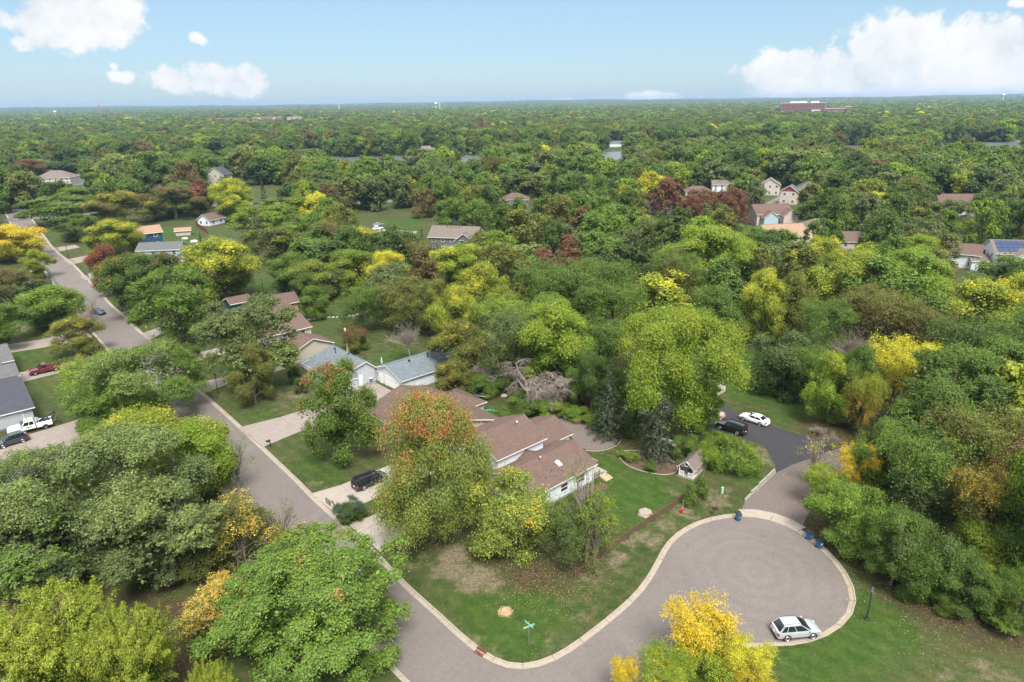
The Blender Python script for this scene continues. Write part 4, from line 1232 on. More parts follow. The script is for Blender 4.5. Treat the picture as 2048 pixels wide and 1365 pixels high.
T(1290, 1262, 110, 6.0, 'bare', 'grey', None, 0, 'bare twiggy top beside the golden trees at the bottom')
T(1250, 1318, 60, 4.5, 'locust', 'yellow', 'gold', .2, 'small golden treetop at the bottom edge')
T(1150, 640, 90, 12, 'maple', 'deep', 'green', -.1, 'deep green tree between the dead branches and the green locusts')
T(1185, 705, 90, 11, 'oak', 'dark', 'deep', -.1, 'dark tree behind the dark red fence corner')
T(1240, 735, 60, 9, 'maple', 'deep', 'green', -.1, 'deep green tree behind the two tall spruces')
T(1015, 680, 70, 9, 'locust', 'grey', 'lime', -0.12, 'grey green leafy tree left of the drooping dead tree')
T(1030, 612, 140, 772, 'locust', 'grey', 'lime', -.1, 'tall grey green leafy tree behind the drooping dead branches', hs=.97)
T(1112, 598, 150, 780, 'maple', 'lime', 'yg', -.1, 'tall lime green tree between the dead branches and the dark red fence', hs=.97)
T(545, 450, 105, 13, 'silver', 'willow', 'lime', -.1, 'soft green tree left of the deep green lawn gap')
T(580, 505, 90, 11, 'maple', 'green', 'bright', -.1, 'round green tree above the small dark hutch')
T(615, 545, 60, 9, 'oak', 'deep', 'green', -.1, 'small deep green tree at the back of the garden with border stones')
T(150, 375, 90, 12, 'maple', 'green', 'lime', -.1, 'green tree beyond the bend of the street')
T(905, 720, 80, 7, 'maple', 'olive', 'gold', -0.22, 'low olive tree over the end of the long garage')
# garden shrubs
G = [(700, 1002, 60, 1042, 'deep', 'blue', 'rounded blue green shrub between the two driveways'), (712, 655, 56, 702, 'green', 'rust', 'leafy bush round the foot of the broken stump'), (1262, 905, 30, 922, 'lime', 'bright', 'bright hosta clump in the oval bed'),
     (1242, 903, 20, 913, 'bright', 'lime', 'small hosta left of the bright clump'), (1300, 925, 30, 942, 'green', 'deep', 'low shrub in the mulch bed by the playhouse'), (1370, 872, 54, 912, 'green', 'bright', 'upright green shrub behind the playhouse'),
     (1428, 868, 50, 892, 'lime', 'green', 'low lime shrub below the black parked car'), (605, 755, 30, 785, 'deep', 'dark', 'dark bush at the corner of the grey roofed house'), (590, 735, 30, 765, 'dark', 'deep', 'dark evergreen bush against the grey roofed house'),
     (380, 690, 46, 718, 'green', 'deep', 'green bush under the lone round maple'), (1100, 800, 60, 832, 'green', 'lime', 'leafy shrub against the dark red fence'), (1145, 812, 60, 835, 'lime', 'green', 'ferny lime plants at the gravel edge'),
     (1000, 820, 50, 848, 'deep', 'green', 'dark plants behind the main house roof'), (1180, 828, 40, 846, 'lime', 'green', 'lime plants under the dark spruce'), (945, 745, 60, 790, 'deep', 'green', 'green thicket at the end of the grey fence'),
     (860, 775, 60, 805, 'green', 'lime', 'weedy green shrub along the grey plank fence'), (1120, 1045, 40, 1075, 'deep', 'olive', 'low shrub under the white siding wall'), (980, 755, 70, 790, 'green', 'deep', 'undergrowth behind the round trampoline'), (1060, 790, 90, 825, 'deep', 'green', 'undergrowth at the foot of the dead tree')]
for (x, y, w, yb, a, b, lab) in G:
    T(x, y, w, yb, 'bushy', a, b, .1, lab, name='garden_shrub', cat='shrub')
print('hand placed trees', len(TREES), round(time.time() - T0, 1))

# ------------------------------------------------------------------ the rest of the woods
# things that must stay in view: photo rectangle and distance
KEEP = [(860, 425, 972, 480, 262), (1003, 376, 1060, 398, 340), (1500, 418, 1620, 478, 245), (1515, 392, 1570, 425, 290), (1568, 368, 1596, 384, 350), (1602, 356, 1628, 374, 385), (1436, 357, 1460, 368, 380), (1535, 350, 1550, 360, 400), (1880, 378, 1962, 408, 310),
        (1910, 472, 1958, 508, 205), (1985, 455, 2060, 512, 205), (1696, 460, 1735, 470, 230), (82, 330, 146, 366, 480), (412, 322, 458, 362, 490), (500, 340, 562, 368, 450), (1305, 395, 1350, 420, 300), (1380, 362, 1445, 380, 385),
        (140, 336, 158, 352, 560), (296, 353, 330, 368, 480), (836, 288, 862, 302, 900), (925, 298, 958, 324, 640), (1208, 290, 1240, 312, 680), (1690, 284, 1722, 302, 730), (1880, 274, 1920, 292, 730), (1950, 278, 2048, 292, 720), (645, 302, 705, 320, 660), (740, 300, 800, 315, 660),
        (1545, 190, 1690, 228, 2400), (415, 228, 612, 244, 2300), (606, 285, 640, 305, 850), (1225, 276, 1245, 292, 900), (780, 428, 845, 468, 270), (742, 440, 770, 462, 275), (395, 402, 440, 440, 290), (690, 398, 730, 412, 300), (505, 400, 545, 410, 330), (1040, 368, 1090, 384, 360)]
OPEN_PX = [[(-300, 1600), (-300, 640), (-300, 520), (-60, 470), (60, 430), (300, 436), (480, 436), (560, 500), (600, 580), (740, 600), (850, 680), (960, 755), (1200, 800), (1290, 860), (1415, 690), (1500, 690), (1650, 835), (1720, 890), (1640, 1000), (1700, 1080), (2100, 1320), (2300, 1600)],
           [(330, 445), (490, 445), (500, 500), (340, 510)], [(755, 425), (850, 425), (860, 475), (750, 475)], [(830, 296), (950, 288), (960, 306), (835, 306)]]
OPEN_W = [[at(*q) for q in poly] for poly in OPEN_PX]
KEEP = [(a, b, c, e, (lambda q: math.hypot(q.x, q.y))(at((a + c) / 2, (b + e) / 2, 6.0 if b > 320 else 3.0))) if b > 270 else (a, b, c, e, D_) for (a, b, c, e, D_) in KEEP]
def hidden_thing(px, y0, y1, hw, d):
    for (a, b, c, e, D_) in KEEP:
        e = e - (e - b) * (.38 if a < 1400 else .52) if b > 270 else e - 6
        if px + hw * .8 > a and px - hw * .8 < c and y1 > b and y0 < e and d < D_ + 6:
            # the crown would cover it
            return True
    return False
back = smooth_line([at(*q) for q in [(-140, 452), (-40, 444), (60, 437), (180, 428), (410, 412), (520, 407), (710, 407), (900, 393), (1100, 379), (1300, 372)]], 12)
PAL = [('dark', 11), ('deep', 20), ('green', 24), ('grey', 11), ('bright', 4), ('lime', 5), ('yg', 5), ('olive', 10), ('willow', 6), ('brown', 2.5), ('yellow', .6), ('gold', 0.0), ('pale', 3), ('rust', .25)]
PN, PW = [p[0] for p in PAL], [p[1] for p in PAL]

def candidates():
    """places for trees, closer together near by, on a jittered grid by distance"""
    out = []
    g = random.Random(23)
    d = 95.0
    while d < 12800:
        s = 12.0 if d < 420 else 12.6 + (min(d, 2600) - 420) * .0036
        if d > 2600: s = 21.5 + (d - 2600) * .0030
        hw = 0.80 if d < 1500 else .74
        n = int(2 * hw * d / s)
        for i in range(n):
            a = -hw + 2 * hw * (i + g.uniform(.1, .9)) / n
            r = d + g.uniform(-.45, .45) * s
            out.append((r * math.sin(a), r * math.cos(a), r, s))
        d += s
    return out
cand = candidates()
cx = np.array([c[0] for c in cand]); cy = np.array([c[1] for c in cand])
ok = ~inside_np(cx, cy, river_poly)
for poly in OPEN_W: ok &= ~inside_np(cx, cy, poly)
ok &= ~((dist_line(cx, cy, back) < 7.5) & (cy < 600))
ok &= ~(inside_np(cx, cy, road_poly) | ((np.hypot(cx, cy) < 420) & (dist_line(cx, cy, road_poly + road_poly[:1]) < 5)))
rivd = dist_line(cx, cy, river_c)
reds = [(1405, 368), (1425, 385), (1450, 380), (1478, 390), (1335, 372), (1120, 490), (395, 372)]
near_list, far_list = [], []
g = random.Random(7)
TX = [(x, y, r) for x, y, r in TREES]
for i, (x, y, r, s) in enumerate(cand):
    if not ok[i]: continue
    H = g.uniform(12.5, 18.5) if r < 420 else g.uniform(15, 23)
    if rivd[i] < 75 and r < 720: H = g.uniform(9, 14)
    if rivd[i] < 100 and y > 690 - 0 * x: H = g.uniform(17, 25)
    R = s * g.uniform(.46, .78) * (1.3 if g.random() < .15 else 1.0)
    if r < 420: R = g.uniform(5.6, 9.0)
    px, pt = proj((x, y, H))
    if r < 950:
        _, pb = proj((x, y, 1.5))
        hw = R * FOC / depth((x, y, 5))
        if hidden_thing(px, pt, pb, hw, r): continue
    elif r < 2700:
        _, pb = proj((x, y, 2.0))
        if hidden_thing(px, pt, pb, R * FOC / r, r): continue
    if r < 420:
        if any((x - a) ** 2 + (y - b) ** 2 < (R * .62 + q * .55) ** 2 for a, b, q in TX): continue
        TX.append((x, y, R * .9))
    far_list.append([x, y, r, R, H, px, pt])
far_list.sort(key=lambda q: q[2])
inview = [q for q in far_list if -60 < q[5] < 2108]
N_IND = max(0, 292 - sum(1 for o in scene.objects if o.get('category') == 'tree'))
indiv = inview[:N_IND]
rest_ids = set(map(id, indiv))
rest = [q for q in far_list if id(q) not in rest_ids]
LAND = [((915, 445), 'the grey gabled house'), ((1560, 445), 'the tan roofed house'), ((1935, 490), 'the brown gabled house'), ((2020, 485), 'the solar panel house'), ((1180, 560), 'the widest domed crown'), ((1795, 700), 'the pale yellow locust'),
        ((1412, 460), 'the tall yellow green crown'), ((650, 460), 'the rusty green maple'), ((345, 400), 'the dark brownish oak'), ((800, 450), 'the open lawn with parked cars'), ((1350, 620), 'the tall yellow green oak'), ((1720, 465), 'the low brown roof'), ((1030, 388), 'the hip roofed house'), ((460, 370), 'the bright yellow maple')]
def wood_colour(px, py, g):
    for (a, b) in reds:
        if abs(px - a) < 26 and abs(py - b) < 22: return 'rust'
    return g.choices(PN, PW)[0]
info = []
for q in indiv:
    x, y, r, R, H, px, pt = q
    c1 = wood_colour(px, pt, g)
    kind = g.choice(['mid_round', 'mid_round', 'mid_oak', 'mid_spiky', 'mid_oval', 'mid_oak'])
    if r < 150: kind = g.choice(['maple', 'oak', 'locust', 'silver'])
    lm = min(LAND, key=lambda l: (l[0][0] - px) ** 2 + 2.5 * (l[0][1] - pt - 15) ** 2)
    rel = 'above' if pt < lm[0][1] - 25 else ('below' if pt > lm[0][1] + 25 else 'level with')
    con_ = g.random() < .05 and r > 140
    info.append([q, c1, kind, ('dark pointed' if con_ else WORD[c1], lm[1], rel), con_])
groups = {}
for e in info:
    groups.setdefault((e[3], e[4]), []).append(e)
ORD = ['first', 'second', 'third', 'fourth', 'fifth', 'sixth', 'seventh', 'eighth', 'ninth', 'tenth', 'eleventh', 'twelfth', 'thirteenth', 'fourteenth', 'fifteenth', 'sixteenth', 'seventeenth', 'eighteenth', 'nineteenth', 'twentieth', 'next but twentieth', 'farther', 'last']
for (key, con), es in groups.items():
    (w, lm, rel) = key
    es.sort(key=lambda e: e[0][5])
    for i, (q, c1, kind, _, con_) in enumerate(es):
        nm = 'spruce' if con else 'tree'
        if con: w2 = 'dark pointed'
        else: w2 = w
        lab = f"{w2} {nm} {rel} {lm}" + ('' if len(es) == 1 else f", {ORD[min(i, 22)]} such from the left")
        x, y, r, R, H, px, pt = q
        c2 = {'green': 'bright', 'deep': 'green', 'dark': 'deep', 'olive': 'yg', 'yg': 'yellow', 'lime': 'yg', 'brown': 'olive', 'rust': 'brown', 'yellow': 'yg'}.get(c1, c1)
        if con: place_tree('spruce_tree', 'spruce', (x, y), R * .5, H * 1.05, 'spruce', None, 0, lab, 'trees of the middle woods')
        else: place_tree('broadleaf_tree', kind, (x, y), R, H, c1, c2, g.uniform(-.35, .0), lab, 'trees of the middle woods')

# beyond those, tens of thousands of trees: one mass, each tree standing where it grows
def far_tree(seed, kind):
    if kind == 'spruce':
        me, tm = spruce('far_spruce', seed, rows=16, per=7, sprigs=7, ll=1.0, mat=M_leaf_i)
        return me
    shape = {0: 'round', 1: 'spread', 2: 'oval'}[seed % 3]
    n = kind
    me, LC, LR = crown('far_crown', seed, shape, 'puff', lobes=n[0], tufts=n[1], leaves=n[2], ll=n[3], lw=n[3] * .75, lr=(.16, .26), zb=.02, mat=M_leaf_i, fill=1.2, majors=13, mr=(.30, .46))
    return me
protoA = [far_tree(s, (64, 8, 10, .56)) for s in (1, 2, 3, 4, 5)] + [far_tree(9, 'spruce')]
protoB = [far_tree(s, (26, 5, 7, 1.5)) for s in (11, 12, 13, 14)]

def forest(name, pts, protos, label):
    n = len(pts)
    me = bpy.data.meshes.new(name)
    z = hill(np.array([q[0] for q in pts]), np.array([q[1] for q in pts]))
    me.from_pydata([(q[0], q[1], float(zz)) for q, zz in zip(pts, z)], [], [])
    g = random.Random(n)
    sc, ro, ti, ix = [], [], [], []
    for q in pts:
        c1 = C[wood_colour(q[5], q[6], g)]
        k = g.uniform(.82, 1.15)
        sp_ = len(protos) == 6 and g.random() < .05
        if sp_: c1 = C['spruce']
        ti += [c1[0] * k, c1[1] * k, c1[2] * k, 1.0]
        ix.append(5 if sp_ else g.randrange(min(5, len(protos))))
        rs = q[3] * (.45 if sp_ else 1) / (3.0 if sp_ else 5.0)
        sc += [rs, rs, q[4] / 12.0]
        ro += [0, 0, g.uniform(0, 6.28)]
    a = me.attributes.new('scl', 'FLOAT_VECTOR', 'POINT'); a.data.foreach_set('vector', sc)
    a = me.attributes.new('rot', 'FLOAT_VECTOR', 'POINT'); a.data.foreach_set('vector', ro)
    a = me.attributes.new('tint', 'FLOAT_COLOR', 'POINT'); a.data.foreach_set('color', ti)
    a = me.attributes.new('idx', 'INT', 'POINT'); a.data.foreach_set('value', ix)
    o = link(name, me)
    ng = bpy.data.node_groups.new(name, 'GeometryNodeTree')
    ng.interface.new_socket('Geometry', in_out='INPUT', socket_type='NodeSocketGeometry')
    ng.interface.new_socket('Geometry', in_out='OUTPUT', socket_type='NodeSocketGeometry')
    gi = ng.nodes.new('NodeGroupInput'); go = ng.nodes.new('NodeGroupOutput')
    cl = bpy.data.collections.new(name + '_kinds')
    for i, pm in enumerate(protos):
        po = bpy.data.objects.new('kind_%02d' % i, pm)
        cl.objects.link(po)
    ci = ng.nodes.new('GeometryNodeCollectionInfo')
    ci.inputs[0].default_value = cl
    ci.inputs['Separate Children'].default_value = True
    ci.inputs['Reset Children'].default_value = True
    ip = ng.nodes.new('GeometryNodeInstanceOnPoints')
    ip.inputs['Pick Instance'].default_value = True
    def na(nm, typ):
        x = ng.nodes.new('GeometryNodeInputNamedAttribute'); x.data_type = typ; x.inputs['Name'].default_value = nm
        return [s for s in x.outputs if s.enabled and s.name == 'Attribute'][0]
    L = ng.links
    L.new(gi.outputs[0], ip.inputs['Points'])
    L.new(ci.outputs[0], ip.inputs['Instance'])
    L.new(na('idx', 'INT'), ip.inputs['Instance Index'])
    e2r = ng.nodes.new('FunctionNodeEulerToRotation')
    L.new(na('rot', 'FLOAT_VECTOR'), e2r.inputs[0])
    L.new(e2r.outputs[0], ip.inputs['Rotation'])
    L.new(na('scl', 'FLOAT_VECTOR'), ip.inputs['Scale'])
    L.new(ip.outputs[0], go.inputs[0])
    md = o.modifiers.new('trees', 'NODES')
    md.node_group = ng
    tag(o, label, 'woodland', kind='stuff')
    return o
midf = [q for q in rest if q[2] < 1300]
farf = [q for q in rest if q[2] >= 1300]
forest('woods', midf, protoA, 'mixed green woods of garden trees on both banks of the river')
forest('far_woods', farf, protoB, 'unbroken carpet of treetops reaching to the horizon')
print('trees: individual', len(indiv), 'woods', len(midf), len(farf), round(time.time() - T0, 1))
# ------------------------------------------------------------------ buildings
def shingle(name, col, var=.45):
    m, t, b = principled(name)
    tc = t.node('ShaderNodeTexCoord')
    uv = tc.outputs['UV']
    br = t.node('ShaderNodeTexBrick', {'Color1': (1.18, 1.15, 1.12), 'Color2': (.78, .78, .80), 'Mortar': (.45, .43, .42), 'Scale': 1.0, 'Mortar Size': .018, 'Mortar Smooth': .3, 'Bias': -.1, 'Brick Width': .32, 'Row Height': .15})
    t.l.new(uv, br.inputs['Vector'])
    n = t.noise(1.0, 4, .6, uv)
    n2 = t.noise(14, 2, .6, uv)
    c = t.mix(1.0, col, t.mix(var + .25, (1, 1, 1), br.outputs[0]), 'MULTIPLY')
    c = t.mix(1.0, c, t.m('ADD', .68, t.m('ADD', t.m('MULTIPLY', n, .34), t.m('MULTIPLY', n2, .30))), 'MULTIPLY')
    t.put(b.inputs['Base Color'], c)
    b.inputs['Roughness'].default_value = .92
    b.inputs['Specular IOR Level'].default_value = .2
    bn = t.node('ShaderNodeBump', {'Height': t.m('ADD', br.outputs[1], n2), 'Strength': .5, 'Distance': .03}, invert=True)
    t.l.new(bn.outputs[0], b.inputs['Normal'])
    return m
def siding(name, col, pitch=.18, vert=False):
    m, t, b = principled(name)
    tc = t.node('ShaderNodeTexCoord')
    sp = t.node('ShaderNodeSeparateXYZ', {0: tc.outputs['Object']})
    z = sp.outputs[2]
    if vert: z = t.m('ADD', sp.outputs[0], sp.outputs[1])
    f = t.m('FRACT', t.m('DIVIDE', z, pitch))
    n = t.noise(1.2, 4, .6, tc.outputs['Object'])
    k = t.m('MULTIPLY', t.smooth(f, 0.0, .16, .70, 1.0), t.m('ADD', .86, t.m('MULTIPLY', n, .26)))
    t.put(b.inputs['Base Color'], t.mix(1.0, col, k, 'MULTIPLY'))
    b.inputs['Roughness'].default_value = .6
    bn = t.node('ShaderNodeBump', {'Height': f, 'Strength': .5, 'Distance': .03})
    t.l.new(bn.outputs[0], b.inputs['Normal'])
    return m
R_BROWN = shingle('brown_shingles', (0.135, 0.090, 0.074))
R_BROWN2 = shingle('worn_brown_shingles', (0.128, 0.088, 0.070), .6)
R_GREY = shingle('grey_shingles', (0.145, 0.172, 0.190), .75)
R_DGREY = shingle('dark_grey_shingles', (0.062, 0.066, 0.080))
R_MGREY = shingle('mid_grey_shingles', (0.12, 0.12, 0.125))
R_TAN = shingle('tan_shingles', (0.30, 0.20, 0.13), .3)
R_TAUPE = shingle('taupe_shingles', (0.165, 0.135, 0.118), .3)
S_WHITE = siding('white_siding', (0.64, 0.67, 0.70))
S_CREAM = siding('cream_siding', (0.44, 0.40, 0.33))
S_GREYW = siding('pale_grey_siding', (0.42, 0.44, 0.45))
S_BLUE = siding('light_blue_siding', (0.36, 0.47, 0.52))
S_NAVY = siding('navy_siding', (0.012, 0.060, 0.125))
S_SLATE = siding('slate_siding', (0.115, 0.125, 0.145))
S_RED = siding('red_siding', (0.24, 0.050, 0.055))
S_TAN = siding('tan_siding', (0.50, 0.42, 0.37))
S_WOOD = siding('timber_siding', (0.33, 0.20, 0.10), .2, True)
M_TRIM = plain('white_trim', (0.74, 0.73, 0.70), .5, var=.06)
M_BTRIM = plain('brown_trim', (0.10, 0.065, 0.05), .6)
M_GLASS = plain('window_glass', (0.025, 0.035, 0.045), .08, spec=.8, var=.05)
M_FOUND = plain('foundation', (0.25, 0.23, 0.21), .9, bump=.3)
M_DOORW = plain('white_door', (0.72, 0.72, 0.70), .5, var=.05)
M_METAL = plain('black_metal', (0.03, 0.03, 0.032), .5, .3)
M_GALV = plain('galvanised_steel', (0.42, 0.42, 0.42), .45, .7)
M_BRICK = plain('red_brick', (0.26, 0.10, 0.075), .9, var=.3, scale=9, bump=.3)

def uv_from(me, fn):
    uvl = me.uv_layers.new(name='UVMap')
    co = [v.co for v in me.vertices]
    for p in me.polygons:
        for li in p.loop_indices:
            uvl.data[li].uv = fn(co[me.loops[li].vertex_index], p)

def roof_mesh(x0, x1, y0, y1, ze, zr, ax, kind, over, mat, trim, th=.16, rpos=.5, hipin=None):
    """a roof over the rectangle, ridge along ax; kind gable, hip or shed"""
    sl = (zr - ze) / (((y1 - y0) if ax == 'x' else (x1 - x0)) * .5)
    X0, X1, Y0, Y1 = x0 - over, x1 + over, y0 - over, y1 + over
    zo = ze - over * sl
    mb = MB()
    def quadroof(pts, flip=False):
        """slab: top face shingled, edges trim"""
        n = len(pts)
        k = len(mb.v)
        if flip: pts = pts[::-1]
        top = [Vector(p) for p in pts]
        bot = [Vector((p[0], p[1], p[2] - th)) for p in pts]
        mb.m = 0
        mb.add(top, [tuple(range(n))])
        mb.m = 1
        mb.add(top + bot, [tuple(range(n, 2 * n))[::-1]] + [(i, i + n, (i + 1) % n + n, (i + 1) % n) for i in range(n)])
    if ax == 'x':
        yr = y0 + (y1 - y0) * rpos
        hi = (y1 - y0) / 2 * (hipin or 1) if kind == 'hip' else 0
        a, b_ = (X0 + hi + (over if hi else 0), yr, zr), (X1 - hi - (over if hi else 0), yr, zr)
        quadroof([(X0, Y0, zo), (X1, Y0, zo), b_, a])
        quadroof([(X1, Y1, zo), (X0, Y1, zo), a, b_])
        if hi:
            quadroof([(X1, Y0, zo), (X1, Y1, zo), b_])
            quadroof([(X0, Y1, zo), (X0, Y0, zo), a])
    else:
        xr = x0 + (x1 - x0) * rpos
        hi = (x1 - x0) / 2 * (hipin or 1) if kind == 'hip' else 0
        a, b_ = (xr, Y0 + hi + (over if hi else 0), zr), (xr, Y1 - hi - (over if hi else 0), zr)
        quadroof([(X1, Y0, zo), (X1, Y1, zo), b_, a])
        quadroof([(X0, Y1, zo), (X0, Y0, zo), a, b_])
        if hi:
            quadroof([(X0, Y0, zo), (X1, Y0, zo), a])
            quadroof([(X1, Y1, zo), (X0, Y1, zo), b_])
    # ridge cap
    mb.m = 2
    mb.tube([Vector(a) + Vector((0, 0, .0)), Vector(b_) + Vector((0, 0, .0))], .07, 5)
    me = mb.mesh('roof', [mat, trim, M_BTRIM if mat not in (R_GREY,) else mat])
    def f(co, p):
        n = p.normal
        h = Vector((-n.y, n.x, 0))
        if h.length < 1e-4: return (co.x, co.y)
        h.normalize()
        s = n.cross(h)
        return (co.dot(h), co.dot(s))
    uv_from(me, f)
    return me

class House:
    def __init__(s, name, label, origin, ang, cat='house', group=None):
        s.r = empty(name, origin, ang)
        tag(s.r, label, cat, group)
    def vol(s, x0, x1, y0, y1, ze, zr=None, ax='x', kind='gable', wall=None, roof=None, trim=None, over=.45, z0=-.2, rpos=.5, found=True, gable=None, hipin=None):
        zr = zr or ze + 1.5
        mb = MB()
        mb.box(x0, x1, y0, y1, z0, ze - .02)
        mb.m = 1 if gable else 0
        if kind == 'gable':
            e = .06
            if ax == 'x':
                yr = y0 + (y1 - y0) * rpos
                for x in (x0, x1):
                    d = e if x == x1 else -e
                    mb.add([(x, y0, ze - .02), (x, y1, ze - .02), (x, yr, zr - .14), (x - d * 3, y0, ze - .02), (x - d * 3, y1, ze - .02), (x - d * 3, yr, zr - .14)], [(0, 1, 2), (5, 4, 3), (0, 2, 5, 3), (1, 4, 5, 2)])
            else:
                xr = x0 + (x1 - x0) * rpos
                for y in (y0, y1):
                    d = e if y == y1 else -e
                    mb.add([(x0, y, ze - .02), (x1, y, ze - .02), (xr, y, zr - .14), (x0, y - d * 3, ze - .02), (x1, y - d * 3, ze - .02), (xr, y - d * 3, zr - .14)], [(0, 1, 2), (5, 4, 3), (0, 2, 5, 3), (1, 4, 5, 2)])
        w = mb.build('wall', [wall, gable or wall], s.r)
        if found:
            f = MB(); f.box(x0 - .03, x1 + .03, y0 - .03, y1 + .03, -.3, .32); f.build('foundation', M_FOUND, s.r)
        rm = roof_mesh(x0, x1, y0, y1, ze, zr, ax, kind, over, roof, trim or M_TRIM, rpos=rpos, hipin=hipin)
        r = link('roof', rm, s.r)
        return r
    def _frame(s, face, u, z):
        """face: ('x',value,sign) or ('y',value,sign)"""
        ax, v, sg = face
        if ax == 'x': return (lambda a, b, o: (v + sg * o, u + a, z + b))
        return (lambda a, b, o: (u + a, v + sg * o, z + b))
    def window(s, face, u, z, w=1.0, h=1.2, frame=None, nv=1, nh=1, parent=None, shut=None):
        P = s._frame(face, u, z)
        frame = frame or M_TRIM
        mb = MB()
        t_ = .09
        def plate(mbx, a0, a1, b0, b1, o0, o1):
            p, q = P(a0, b0, o0), P(a1, b1, o1)
            mbx.box(min(p[0], q[0]), max(p[0], q[0]), min(p[1], q[1]), max(p[1], q[1]), min(p[2], q[2]), max(p[2], q[2]))
        plate(mb, -w / 2 - t_, w / 2 + t_, -h / 2 - t_, -h / 2, -.03, .07)
        plate(mb, -w / 2 - t_, w / 2 + t_, h / 2, h / 2 + t_, -.03, .07)
        plate(mb, -w / 2 - t_, -w / 2, -h / 2, h / 2, -.03, .065)
        plate(mb, w / 2, w / 2 + t_, -h / 2, h / 2, -.03, .065)
        for i in range(1, nh + 1):
            y = -h / 2 + h * i / (nh + 1)
            plate(mb, -w / 2, w / 2, y - .025, y + .025, -.02, .055)
        for i in range(1, nv):
            x = -w / 2 + w * i / nv
            plate(mb, x - .03, x + .03, -h / 2, h / 2, -.02, .058)
        f = mb.build('window', frame, s.r)
        g = MB(); plate(g, -w / 2, w / 2, -h / 2, h / 2, -.03, .02); g.build('pane', M_GLASS, f)
        if shut:
            for a in (-1, 1):
                q = MB(); plate(q, a * (w / 2 + t_ + .03), a * (w / 2 + t_ + .38), -h / 2, h / 2, .003, .05); q.build('shutter', shut, f)
        return f
    def door(s, face, u, w=.95, h=2.05, mat=None, z0=.15):
        P = s._frame(face, u, z0)
        def plate(mbx, a0, a1, b0, b1, o0, o1):
            p, q = P(a0, b0, o0), P(a1, b1, o1)
            mbx.box(min(p[0], q[0]), max(p[0], q[0]), min(p[1], q[1]), max(p[1], q[1]), min(p[2], q[2]), max(p[2], q[2]))
        mb = MB(); plate(mb, -w / 2, w / 2, 0, h, -.03, .05)
        plate(mb, -w / 2 + .12, w / 2 - .12, h * .55, h * .9, .05, .065)
        d = mb.build('door', mat or M_DOORW, s.r)
        k = MB(); plate(k, w / 2 - .12, w / 2 - .06, h * .45, h * .5, .05, .10); k.build('handle', M_METAL, d)
        return d
    def garage_door(s, face, u, w=4.8, h=2.15, mat=None, z0=.02, rows=4):
        P = s._frame(face, u, z0)
        def plate(mbx, a0, a1, b0, b1, o0, o1):
            p, q = P(a0, b0, o0), P(a1, b1, o1)
            mbx.box(min(p[0], q[0]), max(p[0], q[0]), min(p[1], q[1]), max(p[1], q[1]), min(p[2], q[2]), max(p[2], q[2]))
        fr = MB(); plate(fr, -w / 2 - .1, -w / 2, 0, h + .1, -.02, .06); plate(fr, w / 2, w / 2 + .1, 0, h + .1, -.02, .06); plate(fr, -w / 2, w / 2, h, h + .1, -.02, .055)
        d = fr.build('garage_door', M_TRIM, s.r)
        for i in range(rows):
            p = MB(); plate(p, -w / 2, w / 2, h * i / rows + .012, h * (i + 1) / rows - .012, -.02, .03 + .004 * (i % 2)); p.build('panel', mat or M_DOORW, d)
        return d
    def vent(s, x, y, z, h=.45, r=.07, cap=True, mat=None, name='vent_pipe'):
        mb = MB(); mb.cyl(x, y, z - .25, z + h, r, n=8)
        if cap: mb.cyl(x, y, z + h, z + h + .10, r * 1.9, r * 1.2, n=8)
        return mb.build(name, mat or M_METAL, s.r, smooth=40)
    def box_vent(s, x, y, z, w=.34):
        mb = MB(); mb.box(x - w / 2, x + w / 2, y - w / 2, y + w / 2, z - .12, z + .20, .06)
        return mb.build('roof_vent', M_METAL, s.r)
    def chimney(s, x, y, z0, z1, w=.7, d=.6, mat=None):
        mb = MB(); mb.box(x - w / 2, x + w / 2, y - d / 2, y + d / 2, z0, z1)
        mb.box(x - w / 2 - .06, x + w / 2 + .06, y - d / 2 - .06, y + d / 2 + .06, z1, z1 + .12)
        mb.box(x - .14, x + .14, y - .14, y + .14, z1 + .12, z1 + .3)
        return mb.build('chimney', mat or M_BRICK, s.r)
    def downpipe(s, x, y, z1):
        mb = MB(); mb.bar((x, y, .1), (x, y, z1), .08)
        return mb.build('downpipe', M_TRIM, s.r)
def lin(z0, z1, a0, a1, a):
    return z0 + (z1 - z0) * (a - a0) / (a1 - a0)

# ---------- main house (local x: away from the street, y: along it)
h = House('main_house', 'white split level house with brown roofs and a skylight at the corner plot', OX, ANG)
h.vol(-1.4, 11.2, 0.4, 8.8, 3.05, 4.85, 'x', wall=S_WHITE, roof=R_BROWN)
h.vol(-0.2, 8.3, 7.3, 16.0, 5.45, 7.35, 'x', wall=S_WHITE, roof=R_BROWN)
h.vol(7.9, 15.0, 8.5, 15.6, 3.35, 4.85, 'x', wall=S_WHITE, roof=R_BROWN)
h.vol(2.6, 7.4, 5.4, 7.8, 3.5, 4.62, 'y', wall=S_WHITE, roof=R_BROWN, over=.3, found=False)
mb = MB(); mb.box(4.95, 5.35, .98, 1.42, 3.2, 3.55)
